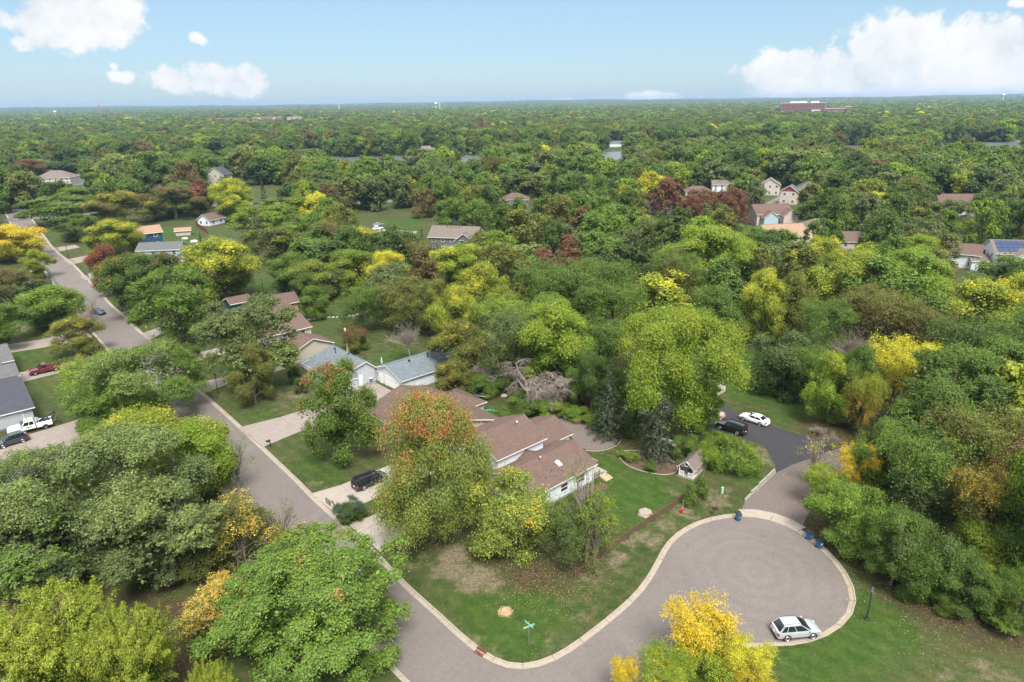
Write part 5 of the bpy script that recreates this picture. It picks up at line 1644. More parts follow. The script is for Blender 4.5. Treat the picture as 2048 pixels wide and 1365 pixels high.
# skylight on the front slope
def onslope(y): return 3.05 + (4.85 - 3.05) * (y - .4) / 4.2
mb = MB()
y0, y1 = 2.0, 2.85
mb.add([(6.1, y0, onslope(y0) + .10), (6.75, y0, onslope(y0) + .10), (6.75, y1, onslope(y1) + .10), (6.1, y1, onslope(y1) + .10), (6.1, y0, onslope(y0) - .1), (6.75, y0, onslope(y0) - .1), (6.75, y1, onslope(y1) - .1), (6.1, y1, onslope(y1) - .1)],
       [(0, 1, 2, 3), (0, 4, 5, 1), (1, 5, 6, 2), (2, 6, 7, 3), (3, 7, 4, 0)])
sk = mb.build('skylight', M_TRIM, h.r)
mb = MB(); e = .07
mb.add([(6.1 + e, y0 + e, onslope(y0 + e) + .115), (6.75 - e, y0 + e, onslope(y0 + e) + .115), (6.75 - e, y1 - e, onslope(y1 - e) + .115), (6.1 + e, y1 - e, onslope(y1 - e) + .115)], [(0, 1, 2, 3)])
mb.build('pane', plain('skylight_glass', (0.62, 0.68, 0.72), .15, spec=.8), sk)
h.vent(4.4, 3.9, onslope(3.9), .55, .10, mat=M_GALV)
h.vent(6.2, 10.4, 6.9, .5, .12, mat=M_GALV)
h.vent(4.6, 1.9, onslope(1.9), .18, .05, False)
h.vent(3.0, 1.4, onslope(1.4), .18, .05, False)
h.vent(5.9, 1.3, onslope(1.3), .18, .05, False)
for (u, w, hh, z) in ((1.2, .9, 1.1, 1.5), (-0.7, .8, 1.1, 1.5), (5.4, 1.3, 1.1, 1.6), (8.6, 1.6, 1.1, 1.6)):
    h.window(('y', 0.4, -1), u, z, w, hh)
h.window(('x', 11.2, 1), 3.0, 1.7, 1.2, 1.2); h.door(('x', 11.2, 1), 1.6, 1.6, 2.0, M_GLASS)
h.window(('x', -1.4, -1), 2.4, 1.7, 1.6, 1.2, nv=2); h.window(('x', -1.4, -1), 5.2, 1.7, 1.0, 1.2)
h.garage_door(('x', -0.2, -1), 11.2, 4.9); h.window(('x', -0.2, -1), 9.6, 4.2, 1.2, 1.1); h.window(('x', -0.2, -1), 13.6, 4.2, 1.2, 1.1)
h.window(('x', 15.0, 1), 12, 1.8, 1.4, 1.1)
# small roof over the entry at the street end of the low wing
h.vol(-3.4, -1.5, 3.4, 6.6, 3.0, 3.9, 'x', wall=S_WHITE, roof=R_BROWN, over=.25, found=False)
h.downpipe(-1.35, .3, 3.0); h.downpipe(11.2, .3, 3.0)

# ---------- neighbour: brown roofed bungalow
h = House('bungalow', 'cream bungalow with worn brown roof behind the red topped maples', Vector((-21.3, 98.2, 0)), ANG)
h.vol(0.4, 13.6, -13.4, 4.2, 2.9, 5.0, 'y', wall=S_CREAM, roof=R_BROWN2, rpos=.52)
h.vol(9.5, 16.4, -6.3, 0.9, 2.85, 4.55, 'x', wall=S_CREAM, roof=R_BROWN2, kind='hip')
h.box_vent(8.2, 1.4, 4.95); h.vent(9.2, -.6, 4.7, .3, .06, False, M_TRIM); h.vent(8.4, -3.2, 4.85, .3, .06, False, M_TRIM)
h.window(('x', .4, -1), 2.2, 1.7, 1.6, 1.2); h.window(('x', .4, -1), -1.2, 1.7, 1.6, 1.2, nv=2); h.door(('x', .4, -1), -4.0, mat=M_BTRIM)
h.garage_door(('x', .4, -1), -10.2, 4.8, mat=S_CREAM); h.window(('y', -6.3, -1), 14.6, 1.7, 1.2, 1.0); h.window(('y', 4.2, 1), 4, 1.7, 1.2, 1.0)

# ---------- grey roofed house and its long garage
h = House('grey_roofed_house', 'low white house with blue grey shingle roof beside the street lamp lawn', Vector((-20, 113.4, 0)), ANG)
h.vol(-9.0, 0.1, 9.0, 20.9, 2.9, 4.75, 'y', wall=S_GREYW, roof=R_GREY, rpos=.78)
h.vol(-6.8, -4.2, 8.2, 9.1, 2.6, 3.2, 'x', wall=S_GREYW, roof=R_GREY, over=.2, found=False)
h.window(('x', -9, -1), 17.5, 1.7, 1.8, 1.2, nv=2, frame=M_TRIM); h.window(('x', -9, -1), 12.0, 1.7, 1.2, 1.2); h.door(('x', -9, -1), 14.6)
h.door(('y', 9.0, -1), -3.2, mat=M_DOORW); h.window(('y', 20.9, 1), -5, 1.7, 1.2, 1.1)
h.vent(-3.3, 17.6, 4.5, .7, .08); h.box_vent(-2.6, 19.2, 4.7); h.box_vent(-2.2, 14.5, 4.75, .3); h.box_vent(-2.0, 13.2, 4.75, .2); h.vent(-4.6, 18.4, 4.0, .15, .05, False, M_TRIM); h.vent(-4.5, 16.9, 4.0, .15, .05, False, M_TRIM)
h = House('long_garage', 'long white garage with blue grey shingle roof beside a plank fence', Vector((-20, 113.4, 0)), ANG, 'garage')
h.vol(0.3, 14.6, .4, 9.3, 2.9, 4.55, 'x', wall=S_WHITE, roof=R_GREY)
h.garage_door(('x', .3, -1), 3.3, 4.6); h.door(('x', .3, -1), 7.4); h.window(('x', .3, -1), 8.5, 1.6, .5, .9)
h.box_vent(4.6, 4.1, 4.4, .4); h.vent(8.6, 3.8, 4.3, .7, .12)
# ---------- two storey cream house
h = House('cream_house', 'two storey cream house with brown roof behind the pale silver maple', OX, ANG)
h.vol(1.6, 10.0, 72.0, 78.2, 2.9, 4.7, 'y', wall=S_CREAM, roof=R_BROWN)
h.vol(-1.5, 8.2, 77.8, 88.0, 5.5, 7.3, 'x', wall=S_CREAM, roof=R_BROWN)
h.window(('y', 77.8, -1), 6.6, 4.2, .9, 1.2); h.window(('y', 77.8, -1), 2.5, 4.2, .9, 1.2); h.window(('x', -1.5, -1), 80, 4.2, 1.4, 1.2); h.window(('x', -1.5, -1), 85, 4.2, 1.4, 1.2); h.window(('x', 1.6, -1), 75, 1.7, 1.4, 1.2); h.downpipe(8.25, 77.7, 5.4)
# ---------- generic farther houses: roof centre in the photo, then the size
def simple(name, label, px, py, zr, ang, w, d, ze, wall, roof, ax='x', kind='gable', gable=None, cat='house', trim=None, wins=True, extra=(), wf=None, over=.5):
    c = at(px, py, zr)
    h = House(name, label, (c.x, c.y, 0), math.radians(ang), cat)
    h.vol(-w / 2, w / 2, -d / 2, d / 2, ze, zr, ax, kind, wall, roof, trim, over, gable=gable)
    if wins:
        n = max(2, int(w / 3.2))
        for z in ([1.6] if ze < 4 else [1.6, ze - 1.2]):
            for i in range(n):
                h.window(('y', -d / 2, -1), -w / 2 + w * (i + .5) / n, z, 1.1, 1.2)
            for i in range(2):
                h.window(('x', -w / 2, -1), -d / 4 + d / 2 * i, z, 1.0, 1.2)
                h.window(('x', w / 2, 1), -d / 4 + d / 2 * i, z, 1.0, 1.2)
    for (x0, x1, y0, y1, e, r, a, k, wl, rf) in extra:
        h.vol(x0, x1, y0, y1, e, r, a, k, wl, rf, trim, .4)
    return h
h = simple('light_blue_house', 'two storey light blue house with grey roof between trees', 322, 484, 7.6, 8, 13, 8.5, 5.9, S_BLUE, R_MGREY,
       extra=((-5.5, 1.5, -9, -4.0, 3.2, 4.8, 'x', 'gable', S_SLATE, R_MGREY), (4.8, 9.0, -9.5, -3.6, 3.2, 4.6, 'x', 'hip', S_SLATE, R_MGREY)))
simple('navy_house', 'navy blue two storey house with tan roof behind the light blue house', 290, 452, 8.0, 38, 9, 7.5, 6.0, S_NAVY, R_TAN, 'x')
simple('garage', 'brown roofed timber garage on the back lawn', 553, 589, 4.3, 35, 8.5, 5.6, 2.6, S_WOOD, R_BROWN, 'x', cat='garage', wins=False)
simple('salmon_house', 'single storey house with reddish roof below the light blue house', 372, 538, 4.6, 42, 12, 8, 2.9, S_TAN, R_BROWN, 'x')
simple('hidden_bungalow', 'brown roofed bungalow mostly behind the pale silver maple', 505, 612, 4.5, 42, 16, 9, 2.8, S_CREAM, R_BROWN2, 'x')
simple('blue_garage', 'dark blue garage wall under the yellow green maple', 474, 592, 3.6, 42, 5, 4.5, 2.6, S_NAVY, R_BROWN2, 'x', cat='garage', wins=False)
c = simple('tan_shed', 'small tan shed with open door on the back lawn', 365, 455, 3.2, 200, 5.5, 3.8, 2.3, S_TAN, R_TAN, 'x', cat='shed', wins=False)
simple('brown_roof_house', 'white house with brown roof beside the dark red fence', 420, 426, 5.2, 70, 9, 6.5, 3.0, S_WHITE, R_BROWN, 'x')
h = simple('grey_gabled_house', 'large slate grey house with taupe roof in the central clearing', 912, 452, 8.6, -14, 17, 10, 5.6, S_SLATE, R_TAUPE,
       extra=((2.5, 8.0, -8.2, -4.6, 5.4, 7.4, 'y', 'gable', S_SLATE, R_TAUPE), (8.0, 12.0, -4, 4, 4.2, 6.2, 'x', 'gable', S_SLATE, R_TAUPE)))
h.window(('y', -8.2, -1), 4.6, 4.2, 1.5, 1.6); h.window(('x', 8.0, 1), -6.4, 4.9, 1.0, .9)
for i in range(5): h.box_vent(-3 + i * 1.1, -.9, 8.25, .3)
simple('hip_roofed_house', 'grey house with brown hip roof alone in the middle woods', 1030, 386, 6.0, -5, 14, 10, 3.4, S_SLATE, R_BROWN2, 'x', 'hip')
h = simple('tan_roofed_house', 'large beige house with light tan roof among the right woods', 1563, 448, 9.0, 10, 14.5, 13, 5.8, S_TAN, R_TAN, 'x',
       extra=((-9.5, -7.0, -3, 5, 4.5, 6.5, 'x', 'gable', S_TAN, R_TAN), (7.0, 11.5, -5, 1.5, 5.0, 7.0, 'y', 'gable', S_WHITE, R_TAN)))
h.door(('x', -7.25, -1), -4.5, 1.2, 2.2, S_NAVY)
simple('taupe_house', 'pale house with brown hip like roof just behind the tan roofed house', 1540, 408, 8.2, 5, 15, 11, 5.0, S_TAN, R_BROWN, 'x',
       extra=((-6, 0, -9, -5, 4.2, 6.4, 'y', 'gable', S_BLUE, R_BROWN), (2, 8, -9.5, -5, 4.8, 7.0, 'y', 'gable', S_TAN, R_BROWN)))
simple('red_gabled_house', 'small house with dark red gable and grey roof', 1582, 370, 9.2, -28, 8, 8.5, 6.4, S_TAN, R_MGREY, 'y', gable=S_RED)
simple('dark_roofed_house', 'tall beige gabled house with dark roof beside the red gable', 1618, 362, 10, -20, 12, 9.5, 6.5, S_TAN, R_DGREY, 'y')
simple('brick_gabled_house', 'brown gabled house behind the lime green tree', 1542, 356, 9, -20, 10, 8, 6.0, S_TAN, R_TAUPE, 'y')
simple('mauve_roofed_house', 'house with flat looking mauve roof right of the tan one', 1640, 437, 5.5, -5, 13, 9, 3, S_TAN, R_TAUPE, 'x', 'hip')
simple('low_brown_roof_house', 'long low brown roof between round treetops at right', 1718, 463, 5.6, -6, 14, 8, 3, S_TAN, R_BROWN, 'x')
simple('white_gabled_house', 'white house with long brown roof and gable at far right', 1920, 388, 8.8, -6, 19, 9.5, 5.2, S_WHITE, R_BROWN, 'x',
       extra=((2.5, 9.0, -8.6, -4.5, 5.2, 8.0, 'y', 'gable', S_WHITE, R_BROWN), (-11.5, -9.4, -4, 3, 4.6, 7.0, 'x', 'gable', S_WHITE, R_BROWN)))
simple('brown_gabled_house', 'house with steep brown roof beside the solar panel house', 1932, 487, 7.2, -35, 8.5, 7.5, 4.8, S_WHITE, R_BROWN, 'x')
h = simple('solar_panel_house', 'white two storey house with solar panels on its roof', 2035, 480, 9.0, -12, 14, 10, 6.0, S_WHITE, R_TAUPE, 'x',
       extra=((-2.5, 4.5, -8.4, -4.8, 5.8, 7.8, 'y', 'gable', S_WHITE, R_TAUPE), (-12.5, -7.2, -4, 3, 3.2, 4.6, 'x', 'gable', S_WHITE, R_TAUPE)))
h.window(('y', -8.4, -1), -.4, 4.3, 1.4, 1.5, nv=2, shut=S_RED); h.window(('y', -8.4, -1), 2.4, 4.3, 1.4, 1.5, nv=2, shut=S_RED)
sl = 3.0 / 5.0
sp_ = empty('solar_array', parent=h.r)
M_SOL = plain('solar_cell', (0.03, 0.045, 0.10), .15, spec=.8)
for i in range(9):
    for j in range(3):
        x, y = -6.4 + i * 1.42, -.5 - j * 1.42
        if i > 3 and j == 2: continue
        z = lambda yy: 9.0 + (yy) * sl + .14
        mb = MB(); mb.add([(x, y - 1.3, z(y - 1.3)), (x + 1.32, y - 1.3, z(y - 1.3)), (x + 1.32, y, z(y)), (x, y, z(y)), (x, y - 1.3, z(y - 1.3) - .05), (x + 1.32, y - 1.3, z(y - 1.3) - .05), (x + 1.32, y, z(y) - .05), (x, y, z(y) - .05)], [(0, 1, 2, 3), (0, 4, 5, 1), (1, 5, 6, 2), (2, 6, 7, 3), (3, 7, 4, 0)])
        mb.build('solar_panel', M_SOL, sp_)
simple('cream_gabled_house', 'tall cream gabled house with arched window far left of centre', 436, 334, 11.5, -8, 12, 10, 7.2, S_CREAM, R_DGREY, 'y')
simple('hip_mansion', 'cream house with broad taupe hip roof at the far left', 112, 341, 9.0, 8, 22, 15, 4.8, S_CREAM, R_TAUPE, 'x', 'hip')
simple('white_bungalow', 'white bungalow with long brown roof near the back street', 531, 347, 6.0, 4, 17, 9, 3.2, S_WHITE, R_BROWN, 'x')
simple('flat_brown_house', 'low house with brown roof behind two spruces', 312, 360, 5, 4, 14, 9, 3, S_TAN, R_BROWN2, 'x', 'hip')
simple('small_taupe_house', 'small taupe roofed house right of centre in the woods', 1328, 402, 5.5, -40, 11, 8, 3.2, S_TAN, R_TAUPE, 'x')
simple('maroon_roof_house', 'low maroon roofed house left of the red trees', 1395, 372, 5, -3, 14, 8, 3, S_TAN, R_BROWN, 'x', 'hip')
simple('white_gable_far_house', 'white gabled house above the red trees', 1450, 360, 6.5, -10, 14, 9, 4.4, S_WHITE, R_TAUPE, 'x')
simple('hidden_side_house', 'dark roofed house half hidden behind the two spruces', 1272, 776, 4.6, -40, 9, 8, 3.0, S_TAN, R_TAUPE, 'x', 'hip')
# ---------- left edge of the photo
h = House('left_bungalow', 'pale bungalow with dark grey roof at the left edge, beside the tow truck', OX, ANG)
h.vol(-60, -42.4, 77.4, 95.8, 3.0, 5.4, 'x', wall=S_GREYW, roof=R_DGREY)
h.garage_door(('y', 77.4, -1), -46.2, 4.8, mat=S_GREYW); h.window(('y', 77.4, -1), -53, 1.7, 1.4, 1.1); h.door(('x', -42.4, 1), 84); h.window(('x', -42.4, 1), 90, 1.7, 1.4, 1.1)
h = House('left_house', 'blue grey house with grey roofs at the left edge, beside the maroon pickup', OX, ANG)
h.vol(-60, -41.8, 96.4, 103.2, 3.0, 4.4, 'x', wall=S_BLUE, roof=R_MGREY)
h.vol(-60, -41.4, 105.6, 117.0, 3.4, 5.2, 'x', wall=S_BLUE, roof=R_MGREY)
h.vol(-60, -43.5, 102.6, 106.0, 2.9, 4.0, 'x', wall=S_BLUE, roof=R_MGREY)
h.window(('y', 96.4, -1), -44, 1.7, 1.4, 1.1); h.window(('y', 105.6, -1), -42.8, 1.6, 1.0, 1.1)
h = House('left_garage', 'low grey roofed garage behind the grey green treetops at the left', OX, ANG, 'garage')
h.vol(-60, -41.8, 51.5, 59.2, 2.7, 3.7, 'x', wall=S_GREYW, roof=R_MGREY)
h.vol(-41.9, -38.5, 52.5, 57.8, 2.4, 3.2, 'x', wall=S_GREYW, roof=R_DGREY, over=.2)
h = House('patio_roof_house', 'house with reddish brown patio roof under the lower left trees', at(262, 1262, 0), ANG)
h.vol(-16, -4.5, -1.0, 9.5, 3.0, 4.6, 'x', wall=S_CREAM, roof=R_BROWN)
# ---------- buildings beyond the river
def office():
    c = at(1605, 222)
    d = 2350.0
    k = d / math.hypot(c.x, c.y)
    c = Vector((c.x * k, c.y * k, 0))
    r = empty('office_block', c, math.radians(-20))
    tag(r, 'long six storey red brick office block on the horizon', 'office')
    brick = plain('office_brick', (0.30, 0.105, 0.09), .9, var=.1, scale=.05)
    mb = MB(); mb.box(-62, 62, -12, 12, 0, 33); mb.build('wall', brick, r)
    mb = MB(); mb.box(-64, 64, -13, 13, 33, 34.2); mb.box(-38, 10, -7, 7, 34.2, 39); mb.box(20, 44, -6, 6, 34.2, 38.5); mb.build('roof', plain('office_concrete', (.55, .53, .52), .8), r)
    for i in range(7):
        for j in range(14):
            mb = MB(); x = -60 + j * 8.6
            mb.box(x, x + 7.4, -12.25, -11.9, 7 + i * 3.9, 9.0 + i * 3.9)
            mb.build('window', M_GLASS, r)
    mb = MB(); mb.box(-66, -48, -18, -12.2, 0, 9); mb.box(25, 48, -20, -12.2, 0, 14); mb.build('entrance_block', plain('office_white', (.7, .7, .7), .7), r)
    r2 = empty('low_brick_block', c + Vector((math.cos(-.35), math.sin(-.35), 0)) * 108, math.radians(-20))
    tag(r2, 'lower red brick wing standing right of the office block', 'office')
    mb = MB(); mb.box(-46, 10, -12, 12, 0, 17); mb.box(10, 26, -14, 12, 0, 22); mb.box(26, 48, -12, 12, 0, 18); mb.build('wall', brick, r2)
    mb = MB(); mb.box(-47, 11, -13, 13, 17, 18); mb.box(9, 27, -15, 13, 22, 22.8); mb.build('roof', plain('office_concrete', (.40, .39, .38), .8), r2)
    for i in range(4):
        for j in range(9):
            mb = MB(); x = -44 + j * 6; mb.box(x, x + 3, -12.25, -11.9, 3 + i * 3.6, 4.8 + i * 3.6); mb.build('window', M_GLASS, r2)
office()
def block(name, label, px, py, dist, ang, w, d, hgt, wall, roofm, nwin, gabs=0, cat='apartment block'):
    c = at(px, py); k = dist / math.hypot(c.x, c.y)
    h = House(name, label, (c.x * k, c.y * k, 0), math.radians(ang), cat)
    h.vol(-w / 2, w / 2, -d / 2, d / 2, hgt, hgt + 4.0, 'x', 'gable', wall, roofm, None, .8, found=False)
    for i in range(gabs):
        x = -w / 2 + w * (i + .5) / gabs
        h.vol(x - 4, x + 4, -d / 2 - 2, -d / 2 + .5, hgt + .2, hgt + 3.4, 'y', 'gable', S_CREAM, roofm, None, .5, found=False)
    for i in range(3):
        for j in range(nwin):
            mb = MB(); x = -w / 2 + w * (j + .5) / nwin
            mb.box(x - 1.2, x + 1.2, -d / 2 - .2, -d / 2 + .1, 2 + i * 3.2, 3.8 + i * 3.2); mb.build('window', M_GLASS, h.r)
    return h
block('apartment_block', 'long mauve roofed apartment row beyond the river, left one', 455, 242, 2100, 6, 105, 16, 13, S_TAN, R_BROWN, 14, 5)
block('apartment_block', 'red brick apartment row beyond the river, in the middle', 535, 240, 2080, 8, 80, 16, 15, M_BRICK, R_BROWN, 12, 2)
block('apartment_block', 'cream apartment row beyond the river, right end', 590, 240, 2120, 8, 42, 16, 13, S_CREAM, R_TAUPE, 6, 3)
gg = random.Random(4)
FARB = [(1012, 236, 1900, 22, 'white'), (1240, 222, 2900, 26, 'grey'), (1300, 215, 3600, 30, 'white'), (1440, 218, 3300, 30, 'brown'), (1760, 222, 2700, 34, 'brown'), (1800, 216, 3300, 40, 'white'), (1850, 212, 3900, 55, 'white'), (1900, 212, 3900, 60, 'pale blue'), (1950, 208, 4300, 70, 'white'),
        (2000, 210, 4100, 50, 'grey'), (1700, 222, 2700, 30, 'tan'), (1520, 224, 2600, 30, 'tan'), (75, 228, 3000, 26, 'white'), (1352, 226, 2500, 20, 'grey'), (1990, 222, 2700, 34, 'tan'), (930, 222, 3100, 24, 'white')]
FARB.sort()
seen_ = {}
for i, (px, py, dd, w, cn) in enumerate(FARB):
    seen_[cn] = seen_.get(cn, 0) + 1
    c = at(px, 235); k = dd / math.hypot(c.x, c.y)
    h = House('warehouse', f'tiny {cn} building far off near the horizon, {ORD[i]} of such from the list of far roofs', (c.x * k, c.y * k, 0), gg.uniform(-.2, .2), 'building', 'small buildings near the horizon')
    h.r['label'] = f'tiny {cn} building near the horizon, {ORD[seen_[cn] - 1]} {cn} one from the left'
    wl = {'white': M_TRIM, 'grey': S_GREYW, 'brown': M_BRICK, 'pale blue': S_BLUE, 'tan': S_TAN}[cn]
    h.vol(-w / 2, w / 2, -8, 8, 15, 18, 'x', 'gable', wl, M_TRIM if cn in ('white', 'pale blue') else R_TAUPE, None, .5, found=False)
# houses along the far bank
for (px, py, w, wl, rf, lab) in [(852, 292, 9, S_WOOD, R_TAUPE, 'small pinkish boathouse on the far bank lawn'), (1232, 282, 16, S_WHITE, R_MGREY, 'white house on the far river bank'), (622, 298, 15, S_RED, R_BROWN, 'dark red house by the river at left'), (2046, 280, 14, S_CREAM, R_TAUPE, 'cream house cut by the right edge at the river'),
                                 (1408, 278, 12, S_GREYW, R_MGREY, 'grey house among trees on the far bank'), (100, 300, 12, S_WHITE, R_MGREY, 'white house far off at the upper left'), (1110, 272, 12, S_WHITE, R_TAUPE, 'pale house in trees beyond the river')]:
    simple('riverside_house', lab, px, py, 6.5, 5, w, 9, 4.2, wl, rf, 'x', wins=False)

def tower(name, label, px, ptop, dist, mat, kind):
    c = at(px, 240); k = dist / math.hypot(c.x, c.y); x, y = c.x * k, c.y * k
    lo, hi = 5, 400
    for _ in range(40):
        m_ = (lo + hi) / 2
        if proj((x, y, m_))[1] > ptop: lo = m_
        else: hi = m_
    H = lo
    r = empty(name, (x, y, 0)); tag(r, label, 'tower')
    mb = MB()
    if kind == 'tank':
        mb.cyl(0, 0, 0, H * .8, H * .05, H * .035, 10); mb.build('stem', mat, r)
        mb = MB(); mb.tube([(0, 0, H * .76), (0, 0, H * .82), (0, 0, H * .9), (0, 0, H * .97), (0, 0, H)], [H * .04, H * .14, H * .17, H * .12, H * .02], 14); mb.build('tank', mat, r, smooth=60)
    else:
        for a in range(3):
            q = 2.094 * a
            mb.bar((math.cos(q) * 4, math.sin(q) * 4, 0), (math.cos(q) * 1.2, math.sin(q) * 1.2, H), .9)
        for i in range(10):
            z = H * (i + 1) / 11; rr = 4 - 2.8 * z / H
            for a in range(3):
                mb.bar((math.cos(2.094 * a) * rr, math.sin(2.094 * a) * rr, z), (math.cos(2.094 * (a + 1)) * rr, math.sin(2.094 * (a + 1)) * rr, z), .5)
        mb.build('lattice', mat, r)
        mb = MB(); mb.cyl(0, 0, H, H * 1.05, .5, .2, 6); mb.build('antenna', mat, r)
    return r
M_PALE = plain('pale_paint', (.72, .74, .76), .6)
tower('water_tower', 'white water tower breaking the horizon at the far left', 113, 222, 3600, M_PALE, 'tank')
tower('radio_mast', 'red and white lattice mast on the left horizon', 204, 207, 3300, plain('mast_red', (.5, .2, .18), .6), 'mast')
tower('water_tower', 'twin looking pale tower left of the centre horizon', 873, 205, 3700, M_PALE, 'tank')
tower('water_tower', 'small white water tower at the far right horizon', 1997, 188, 5200, M_PALE, 'tank')
tower('radio_mast', 'thin pale mast beside the central water tower', 880, 206, 3500, M_PALE, 'mast')
tower('radio_mast', 'faint mast right of the brown apartment row', 680, 207, 4200, M_PALE, 'mast')
# docks and boats on the river
def boat(px, py, label):
    c = at(px, py, .05)
    r = empty('pontoon_boat', c, .2); tag(r, label, 'boat')
    mb = MB(); mb.tube([(-4, -1, .3), (3.4, -1, .3), (4.2, -1, .55)], [.38, .38, .1], 8); mb.tube([(-4, 1, .3), (3.4, 1, .3), (4.2, 1, .55)], [.38, .38, .1], 8); mb.build('pontoon', M_GALV, r)
    mb = MB(); mb.box(-4, 3.8, -1.3, 1.3, .7, .85); mb.box(-4, 3.6, -1.3, -1.22, .85, 1.6); mb.box(-4, 3.6, 1.22, 1.3, .85, 1.6); mb.build('deck', M_TRIM, r)
    mb = MB(); mb.box(-3, 1, -1.2, 1.2, 2.7, 2.78)
    for x in (-2.9, .9):
        for y in (-1.1, 1.1): mb.bar((x, y, .8), (x, y, 2.7), .06)
    mb.build('canopy', M_TRIM, r)
boat(945, 307, 'white pontoon boat at the far river bank near the centre'); boat(1712, 289, 'white boat moored by the far bank at right'); boat(1222, 291, 'white boat below the white riverside house'); boat(770, 312, 'white boat by the dock left of centre'); boat(1900, 283, 'white boat near the right edge of the river'); boat(1960, 281, 'second white boat from the right edge of the river')
for i, (px, py, a, lab) in enumerate([(700, 311, .3, 'grey dock reaching from the far bank, left of centre'), (1690, 288, .2, 'long grey dock on the far bank at right'), (1890, 280, .1, 'dock on the far bank near the right edge'), (935, 305, .4, 'small dock beside the pontoon boat near the centre')]):
    c = at(px, py, .6); mb = MB(); mb.box(-11, 11, -1.2, 1.2, -.1, .1)
    for x in (-10, -3, 4, 10): mb.box(x - .15, x + .15, -1.3, 1.3, -.7, .5)
    o = mb.build('dock', M_GALV, None, c, a); tag(o, lab, 'dock')
# ------------------------------------------------------------------ vehicles
M_TYRE = plain('tyre', (0.018, 0.018, 0.018), .85)
M_RIM = plain('rim', (0.45, 0.46, 0.47), .35, .8)
M_CGLASS = plain('car_glass', (0.012, 0.018, 0.020), .06, spec=.9, var=.02)
M_RED = plain('tail_light', (0.35, 0.02, 0.02), .2, spec=.7)
M_HEAD = plain('head_light', (0.65, 0.68, 0.70), .12, spec=.9)
M_BLK = plain('black_plastic', (0.022, 0.022, 0.024), .6)
def paint(name, col, metal=.35, rough=.28):
    return plain(name, col, rough, metal, var=.03, scale=1.0, spec=.6, coat=.8)

def loft(mb, sts):
    """sts: list of (x, [(y, z) half section from bottom centre to top centre])"""
    k0 = len(mb.v)
    n = len(sts[0][1])
    ring = []
    for x, sec in sts:
        full = [(x, y, z) for y, z in sec] + [(x, -y, z) for y, z in sec[::-1][1:-1]]
        ring.append(len(full))
        mb.v += full
    m = ring[0]
    for i in range(len(sts) - 1):
        for j in range(m):
            a = k0 + i * m + j; b = k0 + i * m + (j + 1) % m
            mb.f.append((a, a + m, b + m, b)); mb.mi.append(mb.m)
    mb.f.append(tuple(k0 + j for j in range(m))); mb.mi.append(mb.m)
    e = k0 + (len(sts) - 1) * m
    mb.f.append(tuple(e + j for j in range(m))[::-1]); mb.mi.append(mb.m)

SPECS = {
 # L, W, belt, ground clearance, wheel r, axle front, axle rear, hood profile [(x frac, top z)], greenhouse (rear base, rear roof, front roof, front base), roof z
 'suv': dict(L=4.5, W=1.84, zb=.24, wr=.36, af=.80, ar=.215, top=[(0, .80), (.02, .98), (.06, 1.04), (.5, 1.0), (.72, 1.02), (.84, .97), (.94, .84), (.985, .74), (1, .60)], gh=(.03, .16, .53, .77), roof=1.73),
 'boxy': dict(L=4.85, W=1.90, zb=.28, wr=.38, af=.81, ar=.205, top=[(0, .85), (.015, 1.10), (.05, 1.12), (.5, 1.12), (.69, 1.14), (.84, 1.12), (.95, 1.06), (.99, .9), (1, .65)], gh=(.012, .05, .58, .69), roof=1.80),
 'van': dict(L=5.1, W=1.95, zb=.22, wr=.35, af=.81, ar=.20, top=[(0, .75), (.015, 1.0), (.05, 1.05), (.5, 1.05), (.74, 1.06), (.86, .98), (.95, .86), (.99, .7), (1, .55)], gh=(.012, .05, .60, .80), roof=1.76),
 'sedan': dict(L=4.75, W=1.80, zb=.20, wr=.335, af=.815, ar=.205, top=[(0, .62), (.015, .90), (.05, .98), (.14, 1.0), (.5, .93), (.68, .96), (.82, .87), (.94, .76), (.985, .64), (1, .50)], gh=(.10, .27, .54, .71), roof=1.43),
 'oldsedan': dict(L=4.9, W=1.82, zb=.20, wr=.33, af=.80, ar=.215, top=[(0, .58), (.015, .84), (.05, .93), (.17, .96), (.5, .90), (.68, .93), (.84, .82), (.95, .70), (.985, .60), (1, .48)], gh=(.15, .29, .52, .70), roof=1.40),
}
